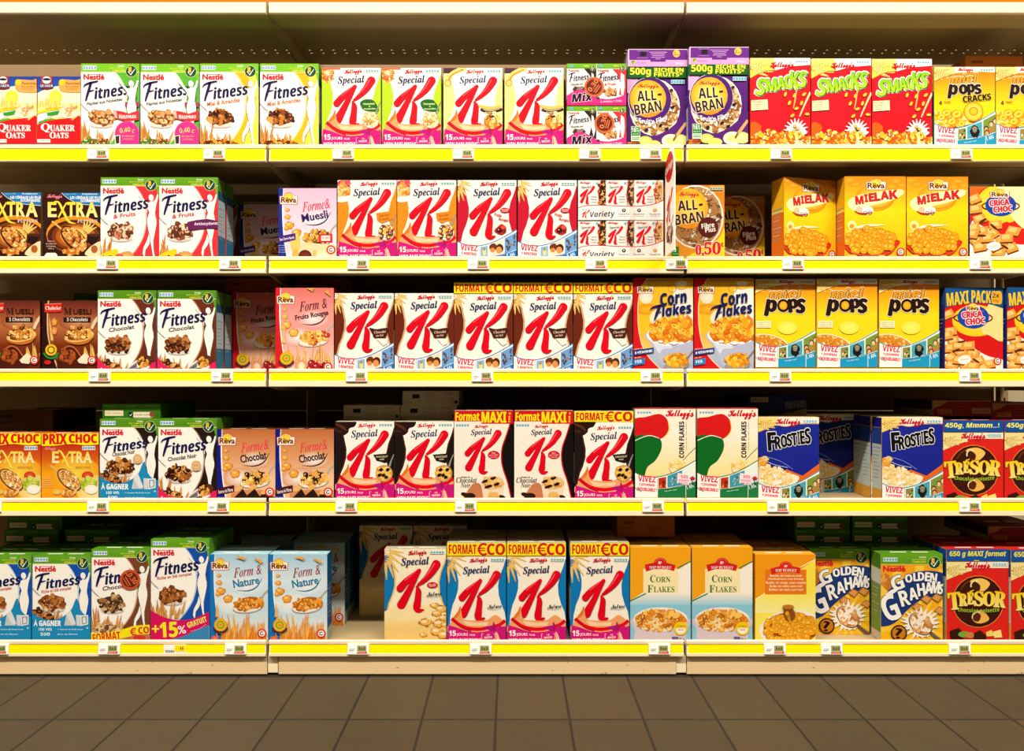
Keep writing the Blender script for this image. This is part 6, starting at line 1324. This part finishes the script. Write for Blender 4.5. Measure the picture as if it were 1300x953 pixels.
 ('r_nature', 5, 403, .183, 'Pale blue flake box set back beside the bare shelf, first in line'),
 ('r_nature', 5, 409, .25, 'Pale blue flake box set back beside the bare shelf, second in line'),
 ('r_nature', 5, 414.5, .317, 'Pale blue flake box set back beside the bare shelf, third in line'),
 ('r_nature', 5, 336, .25, 'Pale blue flake box dim behind the left front one'),
 ('k_nature_tall', 5, 490, .285, 'Tall red-letter box deep behind the bare shelf, left one'),
 ('k_nature_tall', 5, 558.5, .285, 'Tall red-letter box deep behind the short cream one'),
 ('k_nature', 5, 527.3, .02, 'Cream box with giant red letter and loose flakes, beside the bare shelf'),
 ('k_nature_eco', 5, 605, .022, 'Tall economy box with blue sides and red letter, left of three, bottom shelf'),
 ('k_nature_eco', 5, 681, .022, 'Tall economy box with blue sides and red letter, middle, bottom shelf'),
 ('k_nature_eco', 5, 761.5, .022, 'Tall economy box with blue sides and red letter, beside the budget boxes'),
 ('topcorn', 5, 838.5, .02, 'Orange and white budget corn flake box, left one'),
 ('topcorn', 5, 917, .02, 'Orange and white budget corn flake box, right one'),
 ('tophoney', 5, 997, .022, 'Yellow budget box of honey balls with orange text panel'),
 ('gold', 5, 1065.5, .09, 'Orange wheat-square box with green top, set back, partly hidden'),
 ('gold', 5, 1157.5, .02, 'Orange wheat-square box with green top, at the front'),
 ('gold', 5, 1145, .1, 'Orange wheat-square box behind the front one, edge showing'),
 ('tresor_maxi', 5, 1241, .02, 'Large red box with brown disc and blue maxi banner, whole one'),
 ('tresor_maxi', 5, 1323, .012, 'Large red box with brown disc and blue banner, cut by the right edge'),
 ('end_orange', 5, 820, .11, 'Brown-orange box lying flat high behind the left budget corn flakes', 0, .3172),
 ('end_tresor', 5, 1292, .12, 'Red box lying flat behind the large brown-disc boxes', 0, .2978),
]
BACK = [
 ('cracks', 1, 1224.5, .086, 4, 'Yellow honey ring box %s in line, left file'), ('cracks', 1, 1303, .086, 4, 'Yellow honey ring box %s in line, right file'),
 ('r_red', 3, 386.8, .084, 4, 'Pink red-fruit flake box %s in line behind the front one'), ('r_red', 3, 312.2, .225, 3, 'Pink red-fruit flake box %s in line behind the shadowed one'), ('musli3', 3, 88.8, .088, 4, 'Brown muesli box %s in line, right file'),
 ('fit_gagner_noir', 4, 164, .083, 4, 'Black-field prize box %s in line behind the front one'), ('prix', 4, 15.5, .083, 4, 'Red and orange nugget box %s in line, leftmost file'),
 ('frost', 4, 1001, .089, 4, 'Blue frosted flake box %s in line beside the corn flakes'), ('tresor', 4, 1235.5, .0855, 4, 'Brown-disc box %s in line, whole file of the fourth shelf'), ('tresor', 4, 1313.5, .0855, 4, 'Brown-disc box %s in line, edge file of the fourth shelf'),
 ('tresor_maxi', 5, 1323, .081, 3, 'Large brown-disc box %s in line, edge file'), ('gold', 5, 1077.5, .161, 3, 'Wheat-square box %s in line, left file'), ('gold', 5, 1161.4, .171, 3, 'Wheat-square box %s in line, right file'),  # a second and third of a kind directly behind, seen by their tops
 ('fit_gagner', 5, 3, .0855, 5, 'Prize-banner box %s in line at the far left of the bottom shelf'), ('fit_gagner', 5, 78.5, .0855, 5, 'Prize-banner box %s in line beside the economy-ribbon one'),
 ('fit_eco', 5, 153.5, .0875, 2, 'Economy-ribbon box %s in line on the bottom shelf'), ('fit_15', 5, 228.8, .0895, 2, 'Fifteen percent extra box %s in line on the bottom shelf'),
 ('k_nature_eco', 5, 605, .0915, 2, 'Tall economy box %s in line, left file of the bottom shelf'), ('k_nature_eco', 5, 681, .0915, 2, 'Tall economy box %s in line, middle file of the bottom shelf'),
 ('k_nature_eco', 5, 761.5, .0915, 2, 'Tall economy box %s in line, right file of the bottom shelf'), ('topcorn', 5, 838.5, .0895, 4, 'Budget corn flake box %s in line, left file'),
 ('topcorn', 5, 917, .0895, 2, 'Budget corn flake box %s in line, right file'), ('tophoney', 5, 997, .0915, 2, 'Budget honey ball box %s in line, top showing'), ('tresor_maxi', 5, 1241, .089, 2, 'Large brown-disc box %s in line, red top showing'),
 ('r_nature', 5, 303.5, .089, 1, 'Pale blue flake box %s in line at the left'), ('r_choc', 4, 312.6, .086, 1, 'Brown flake and chocolate box %s in line, left file'), ('r_choc', 4, 387, .083, 1, 'Brown flake and chocolate box %s in line, right file'),
 ('k_noir', 4, 463, .083, 4, 'Black-sided red-letter box %s in line, left file'), ('k_noir', 4, 538.6, .083, 4, 'Black-sided red-letter box %s in line, right file'),
]
for it in ST:
    des, rw, cx, d, lab = it[:5]; rz, zu = (it[5:] + (0, 0))[:2]
    if rz == 0 and not des.startswith(('end', 'mix', 'variety', 'bran_end')): rz = rj.uniform(-.25, .25)
    grp = GR.get(des, 'boxes lying flat behind the front row')
    put(des, rw, cx, d, lab, '%s, %s shelf' % (grp, N5[rw]) if not grp.endswith('shelf') else grp, rz, zu)
for des, rw, cx, d0, n, lab in BACK:
    t = TB[des][1]; x0 = 650 + (cx - 650) * D / (D + .02) * (D) / D
    for i in range(n):
        d = d0 + .0025 + i * (t + .004); k = (D + .02) / (D + d)
        put(des, rw, 650 + (cx - 650) * k, d, lab % ('second', 'third', 'fourth', 'fifth', 'sixth')[i], '%s, %s shelf' % (GR[des], N5[rw]), 0, 0)
# green boxes lying flat deep on the bottom shelf
def flat(n, x, d, zu, lab): put('end_green', 5, x, d, lab, 'green boxes lying flat at the back, bottom shelf', 0, zu)
hh = .2585
flat(0, 44, .195, .3226, 'Green box lying flat at far left, upper one of the back pile')
flat(0, 40, .195, .2770, 'Green box lying flat at far left, under the upper one')
flat(0, 117, .195, .2770, 'Green box lying flat at far left, right of the pile')
for i, x in enumerate((1044, 1117)):
    for j in range(2):
        flat(0, x, .17, .2832 + j * .0458, 'Green box lying flat, %s one in the %s pile behind the wheat squares' % (('lower', 'upper')[j], ('left', 'right')[i]))

# ================================================================= shelving
LV = [  # level: lip top, strip top, strip bottom, underside (pixels of the photograph)
 (3.5, None, None, 18), (183.5, 189, 204, 206), (325.5, 330.5, 341, 347.5), (468, 472.5, 483, 491), (632, 637, 648, 654.5), (812, 817, 828, 832.5)]
JX = [-186, 340, 869.5, 1398]
NB = ['left', 'middle', 'right']; NL = ['topmost', 'top', 'second', 'third', 'fourth', 'bottom']
DEP = .47
def z(py): return zat(py)
for b in range(3):
    x0 = xat(JX[b]) + .003; x1 = xat(JX[b + 1]) - .003; xm = (x0 + x1) / 2
    for l, (a, s0, s1, u) in enumerate(LV):
        zs = z(SURF[l]) if l else z(a) - .002
        t = empty('shelf', (xm, .02, zs), '%s shelf of the %s bay, cream steel%s' % (NL[l].capitalize(), NB[b], ' with yellow price strip' if l else ', empty above the boxes'), 'shelf', 'shelves of the gondola')
        def L(name, me, m, lab=None):
            o = link(name, me, m, t, lab); o.location = (-xm, -.02, -zs); return o
        W0 = x0; W1 = x1
        # board: thin top sheet, slots at the rear, ribs beneath
        bs = [(W0, W1, .003, .34, zs - .0015, zs)]
        if l == 0:
            ys = [.34, .352, .372, .384]; n = int((W1 - W0) / .0425)
            bs += [(W0, W1, .3435, .366, zs - .0015, zs), (W0, W1, .3695, DEP, zs - .0015, zs)]
            for r0, r1 in ((.34, .3435), (.366, .3695)):
                for i in range(n + 1):
                    xa = W0 + i * .0425; bs.append((xa, min(xa + .035, W1), r0, r1, zs - .0015, zs))
        else: bs.append((W0, W1, .34, DEP, zs - .0015, zs))
        zu = z(u)
        bs += [(W0, W1, .003, .036, zu, zu + .0014), (W0, W1, .0346, .036, zu, zs - .0016)] if l == 0 else [(W0, W1, .003, .062, zu + .002, zu + .0034), (W0, W1, .0606, .062, zu + .0034, zs - .0016)]
        if l == 0: bs += [(W0, W1, .036, .108, zu + .006, zu + .0074), (W0, W1, .1066, .108, zu + .0074, zs - .0016), (W0, W1, .108, .13, zu + .014, zu + .0154), (W0, W1, .1286, .13, zu + .0154, zs - .0016)]
        else: bs += [(W0, W1, .2, .201, zs - .012, zs - .0016), (W0, W1, .2, .24, zs - .0134, zs - .012), (W0, W1, .239, .24, zs - .012, zs - .0016)]
        L('shelf_board', boxes_mesh('shelf_board', bs), M['board'])
        # front edge: a folded profile carrying the price strip
        za = z(a)
        if l == 0: prof = [(.003, zu), (-.004, zu), (-.006, zu + .003), (-.006, za - .003), (-.003, za), (.003, za)]
        else:
            z0, z1 = z(s0), z(s1)
            prof = [(.003, zu), (-.004, zu), (-.0075, zu + .002), (-.0075, z1 - .001), (-.0045, z1), (-.0015, z0), (-.0045, z0 + .0005), (-.005, za - .003), (-.002, za), (.0022, za), (.003, za - .002)]
        L('front_edge', extrude_profile('front_edge', prof, W0 + .002, W1 - .002), M['cream'])
        if l:
            L('price_strip', extrude_profile('price_strip', [(-.0047, z1 + .0003), (-.0059, z1 + .0003), (-.0029, z0 - .0003), (-.0017, z0 - .0003)], W0 + .006, W1 - .005), M['yellow'], 'bright yellow plastic strip')
        # side arms hooked to the uprights
        for sg, xe in ((1, W0), (-1, W1)):
            xa, xb = sorted((xe - sg * .0006, xe + sg * .0014)); bm = bmesh.new()
            q = [(.004, zu + .001), (.012, zu - .001), (.05, zu - .004), (.12, zu - .013 if l < 5 else zu - .002), (.30, zu - .018 if l < 5 else zu - .002), (DEP - .004, zu - .02 if l < 5 else zu - .002), (DEP - .004, zs - .002), (.06, zs - .002), (.012, zs - .002), (.004, zs - .004)]
            A = [bm.verts.new((xa, yy, zz)) for yy, zz in q]; B = [bm.verts.new((xb, yy, zz)) for yy, zz in q]
            for i in range(len(q)): bm.faces.new((A[i], A[(i + 1) % len(q)], B[(i + 1) % len(q)], B[i]))
            bm.faces.new(A[::-1]); bm.faces.new(B); bmesh.ops.recalc_face_normals(bm, faces=bm.faces)
            L('side_bracket', done(bm, 'side_bracket'), M['board'])
    # back panels between the levels
    bp = empty('back_panel', (xm, DEP + .042, 0), 'Beige steel back wall of the %s bay' % NB[b], 'back panel', 'back panels of the gondola')
    zz = [.03, .42, .82, 1.22, 1.62, 2.02, 2.46]
    for i in range(6):
        o = link('panel', boxes_mesh('panel', [(x0 - xm + .012, x1 - xm - .012, -.002, 0, zz[i] + .001, zz[i + 1] - .001), (x0 - xm + .012, x1 - xm - .012, -.008, -.002, zz[i + 1] - .012, zz[i + 1] - .001)]), M['back'], bp)
    # plinth
    zp = z(832.5) - .0008; pl = empty('plinth', (xm, 0, 0), 'Scuffed beige kick plate under the %s bay' % NB[b], 'kick plate', 'kick plates under the bays')
    g0 = .0 if b == 0 else .026; g1 = .026 if b == 1 else .0
    g0, g1 = ((.02, .0005), (.030, .024), (.0045, .004))[b]
    link('kick_plate', boxes_mesh('kick_plate', [(x0 - xm + g0, x1 - xm - g1, .004, .006, .0065, zp), (x0 - xm + g0, x1 - xm - g1, .006, .02, .0065, .008)]), M['plinth'], pl)
    # header
    hp = link('header_strip', boxes_mesh('header_strip', [(x0 - xm + .0005, x1 - xm - .0005, 0, .003, 0, .09)], .0004), M['orange']); hp.location = (xm, -.001, z(3.5) + .0006)
    tag(hp, 'Orange card strip standing on the topmost shelf edge, %s bay' % NB[b], 'header strip', 'orange header strips')
# uprights and feet at the joints
for j, px in enumerate(JX):
    X = xat(px); nm = ('far left', 'left', 'right', 'far right')[j]
    up = empty('upright', (X + (.012 if j == 1 else 0), DEP + .002, 0), 'Slotted beige steel upright at the %s joint of the bays' % nm, 'upright', 'slotted uprights')
    bs = [(-.0145, -.0035, 0, .03, .004, 2.48), (.0035, .0145, 0, .03, .004, 2.48), (-.0035, .0035, .006, .03, .004, 2.48)]
    for i in range(49): bs.append((-.0035, .0035, .0, .006, .02 + i * .05, .045 + i * .05))
    link('post', boxes_mesh('post', bs), M['board'], up)
    ft = empty('base_foot', (X, .012, 0), 'Small beige foot with black cap below the %s bay joint' % nm, 'foot', 'feet under the bay joints')
    fx = .014 if j == 1 else -.010
    link('foot_cover', boxes_mesh('foot_cover', [(fx - .016, fx + .016, -.005, .03, .0095, z(832.5) - .001)], .001), M['cream'], ft)
    link('foot_block', boxes_mesh('foot_block', [(fx - .021, fx + .021, .0, .04, .0005, .009), (fx - .021, fx - .0165, -.003, .03, .0095, .0155), (fx + .0165, fx + .021, -.003, .03, .0095, .0155)]), M['dark'], ft, 'black plastic cap')

# ================================================================= price labels
TG = {1: (113, 260, 423, 575, 735, 812, 977, 1205), 2: (-26, 125, 280, 442, 594, 743, 845, 992, 1229), 3: (115, 270, 440, 599, 813, 976, 1216), 4: (-23, 113, 265, 427, 578, 815, 973, 1216), 5: (-14, 127, 287, 442, 597, 823, 969, 1041, 1203)}
ORD = ['first', 'second', 'third', 'fourth', 'fifth', 'sixth', 'seventh', 'eighth', 'ninth']
UND = {1: ['hazelnut boxes', 'yellow-sided box', 'left lime box', 'cream-yellow box', 'pink multipacks', 'left bran box', 'left red box', 'yellow ring box'],
 2: ['leftmost nugget box', 'fruit-picture box', 'dark gap', 'left orange-sided box', 'left crimson-sided box', 'variety packs', 'card sign', 'turned honey ball box', 'cut-off red box'],
 3: ['second muesli box', 'deep gap', 'left short red-letter box', 'left economy box', 'left corn flakes', 'left honey ball box', 'maxi pack'],
 4: ['leftmost shock-price box', 'shock-price box', 'left chocolate flake box', 'left black-sided box', 'left maxi-band box', 'left corn flakes', 'front frosted box', 'whole brown-disc box'],
 5: ['cut-off prize box', 'economy-ribbon box', 'left pale blue box', 'bare shelf', 'left economy box', 'left budget corn flakes', 'budget honey box', 'set-back wheat-square box', 'whole large brown-disc box']}
def label_meshes():
    w, hh, t = .0675, .0315, .006
    a = boxes_mesh('housing', [(-w / 2, w / 2, -t, 0, 0, hh)], .0016)
    b = boxes_mesh('screen', [(-.003, .0265, -t - .0004, -t + .001, .0085, hh - .0035)])
    c = boxes_mesh('red_bar', [(-.004, .0285, -t - .0005, -t + .001, .0035, .0072), (.0235, .0285, -t - .0005, -t + .001, .0072, .0095)])
    d = boxes_mesh('paper_slip', [(-w / 2 + .003, -.006, -t - .0003, -t + .001, .0035, hh - .003)])
    e = boxes_mesh('printing', [(-w / 2 + .006, -.012, -t - .0004, -t, .0125, .0145), (-w / 2 + .006, -.009, -t - .0004, -t, .0165, .0175), (-w / 2 + .006, -.016, -t - .0004, -t, .0085, .0095)])
    f = boxes_mesh('segments', [(.002 + i * .0075, .0075 + i * .0075, -t - .0006, -t, .0135, .0235 - .002 * (i % 2)) for i in range(3)])
    return [('housing', a, M['white'], None, None), ('screen', b, M['lcd'], 'grey-green display', ('segments', f, M['lcd_dark'])), ('red_bar', c, M['red'], 'red stripe', None), ('paper_slip', d, M['paper'], None, ('printing', e, M['ink']))]
LM = label_meshes(); proto = None
for rw, xs in TG.items():
    s0, s1 = LV[rw][1], LV[rw][2]
    for i, px in enumerate(xs):
        zc = z((s0 + s1) / 2 + .3)
        if proto is None:
            r = bpy.data.objects.new('price_label', None); COL.objects.link(r); r.empty_display_size = .01; proto = r
            for nm, me, m, lb, su in LM:
                pa = link(nm, me, m, r, lb)
                if su: link(*su, pa)
        else:
            r = proto.copy(); COL.objects.link(r)
            for ch in list(proto.children):
                k = ch.copy(); COL.objects.link(k); k.parent = r
                for g_ in list(ch.children): k2 = g_.copy(); COL.objects.link(k2); k2.parent = k
        r.location = (xat(px + 13.5), -.0064, zc - .0155); r.rotation_euler = (math.radians(-4), 0, 0)
        tag(r, 'White electronic price label under the %s, %s shelf edge' % (UND[rw][i], N5[rw]), 'price label', 'electronic price labels')
pt = empty('paper_price_tag', (xat(223), -.0066, z(822.5) - .0125), 'Yellow and white paper price tag on the bottom shelf edge', 'price tag')
link('tag_card', boxes_mesh('tag_card', [(-.035, .035, -.0006, 0, -.002, .026)]), M['paper'], pt); link('yellow_field', boxes_mesh('yellow_field', [(0, .034, -.001, -.0006, .004, .025)]), M['yellow'], pt, 'yellow field')
link('barcode', boxes_mesh('barcode', [(-.029 + i * .0035, -.0275 + i * .0035 + .0008 * (i % 2), -.0009, -.0006, .001, .009) for i in range(8)] + [(.018, .021, -.0012, -.001, .010, .019), (.024, .027, -.0012, -.001, .010, .019)]), M['ink'], pt)

# ================================================================= card sign standing out from the second shelf
def sign():
    w, h, t = .135, (326 - 197) * S, .003
    t0 = empty('shelf_sign', (xat(843.5) + .001, -.008, z(326)), 'White card sign with red oval top jutting out between the bays', 'sign')
    prof = [(0, 0), (-w, 0), (-w * 1.0, h * .72), (-w * .96, h * .86), (-w * .8, h * .97), (-w * .55, h), (-w * .25, h * .96), (0, h * .84)]
    bm = bmesh.new(); A = [bm.verts.new((0, y, zz)) for y, zz in prof]; B = [bm.verts.new((t, y, zz)) for y, zz in prof]; n = len(prof)
    for i in range(n): bm.faces.new((A[i], A[(i + 1) % n], B[(i + 1) % n], B[i]))
    bm.faces.new(A[::-1]); bm.faces.new(B); bmesh.ops.recalc_face_normals(bm, faces=bm.faces)
    link('card', done(bm, 'card'), M['white'], t0)
    p = Art(0, 0, 100, 100 * h / w, w); H2 = 100 * h / w
    p.bg('f2ece6') if 0 else None
    p.part('red_oval'); p.ell(46, 42, 42, 34, 'd81828'); p.txt('Kelloggs', 46, 42, 70, 24, 'fbf4f0', 'scr', 10, fat=.8)
    p.part('letter_emblem'); bigk(p, 18, 95, 82, 170, 'letter_emblem')
    p.part('figure_picture'); p.clump(50, 195, 36, 20, ['7a4a38', 'e0b890', 'f0e0d0', '4a2a20'], 26, 9, 3); p.vs([(10, 150, 3), (50, 185, 3), (92, 160, 3)], 'd81828', 4, False)
    for nm, me in p.build(lambda x, y, zz: (-zz, -x, h - y)): link(nm, me, None, t0)
    for nm, me in p.build(lambda x, y, zz: (t + zz, -w + x, h - y)): link(nm, me, None, t0)
sign()

# ================================================================= floor, light, camera
bm = bmesh.new(); bx(bm, -6, 6, -5, 1.2, -.05, 0); fl = link('floor', done(bm, 'floor'), M['floor']); fl['kind'] = 'structure'

def tube(x, y, zc, sx, sy, e, col=(1, .93, .82)):
    li = bpy.data.lights.new('ceiling_tube', 'AREA'); li.shape = 'RECTANGLE'; li.size = sx; li.size_y = sy; li.energy = e; li.color = col
    o = bpy.data.objects.new('ceiling_tube', li); COL.objects.link(o); o.location = (x, y, zc)
    tgt = Vector((x, .0, 1.0)); o.rotation_euler = (tgt - o.location).to_track_quat('-Z', 'Y').to_euler(); return o
for n_, q in (('wall_back', (-6, 6, 1.2, 1.3, 0, 6.6)), ('wall_left', (-6.1, -6, -5, 1.2, 0, 6.6)), ('wall_right', (6, 6.1, -5, 1.2, 0, 6.6)), ('ceiling', (-6, 6, -5, 1.2, 6.6, 6.7))):
    o = link(n_, boxes_mesh(n_, [q]), M['card']); o['kind'] = 'structure'
tube(0, -3.1, 6.0, 9, .3, 1110); tube(0, -4.8, 5.6, 9, .3, 60)
w = bpy.data.worlds.new('world'); SC.world = w; w.use_nodes = True
w.node_tree.nodes['Background'].inputs[0].default_value = (1, .86, .66, 1); w.node_tree.nodes['Background'].inputs[1].default_value = .01
cam = bpy.data.cameras.new('camera'); co = bpy.data.objects.new('camera', cam); COL.objects.link(co)
co.location = (0, -D, H); co.rotation_euler = (PI / 2, 0, 0); cam.sensor_fit = 'HORIZONTAL'; cam.sensor_width = 36; cam.lens = 36 * (D / S) / 1300; cam.clip_start = .01
SC.camera = co
vs_ = SC.view_settings; vs_.view_transform = 'Standard'; vs_.look = 'None'; vs_.exposure = 0; vs_.gamma = 1; vs_.use_curve_mapping = False
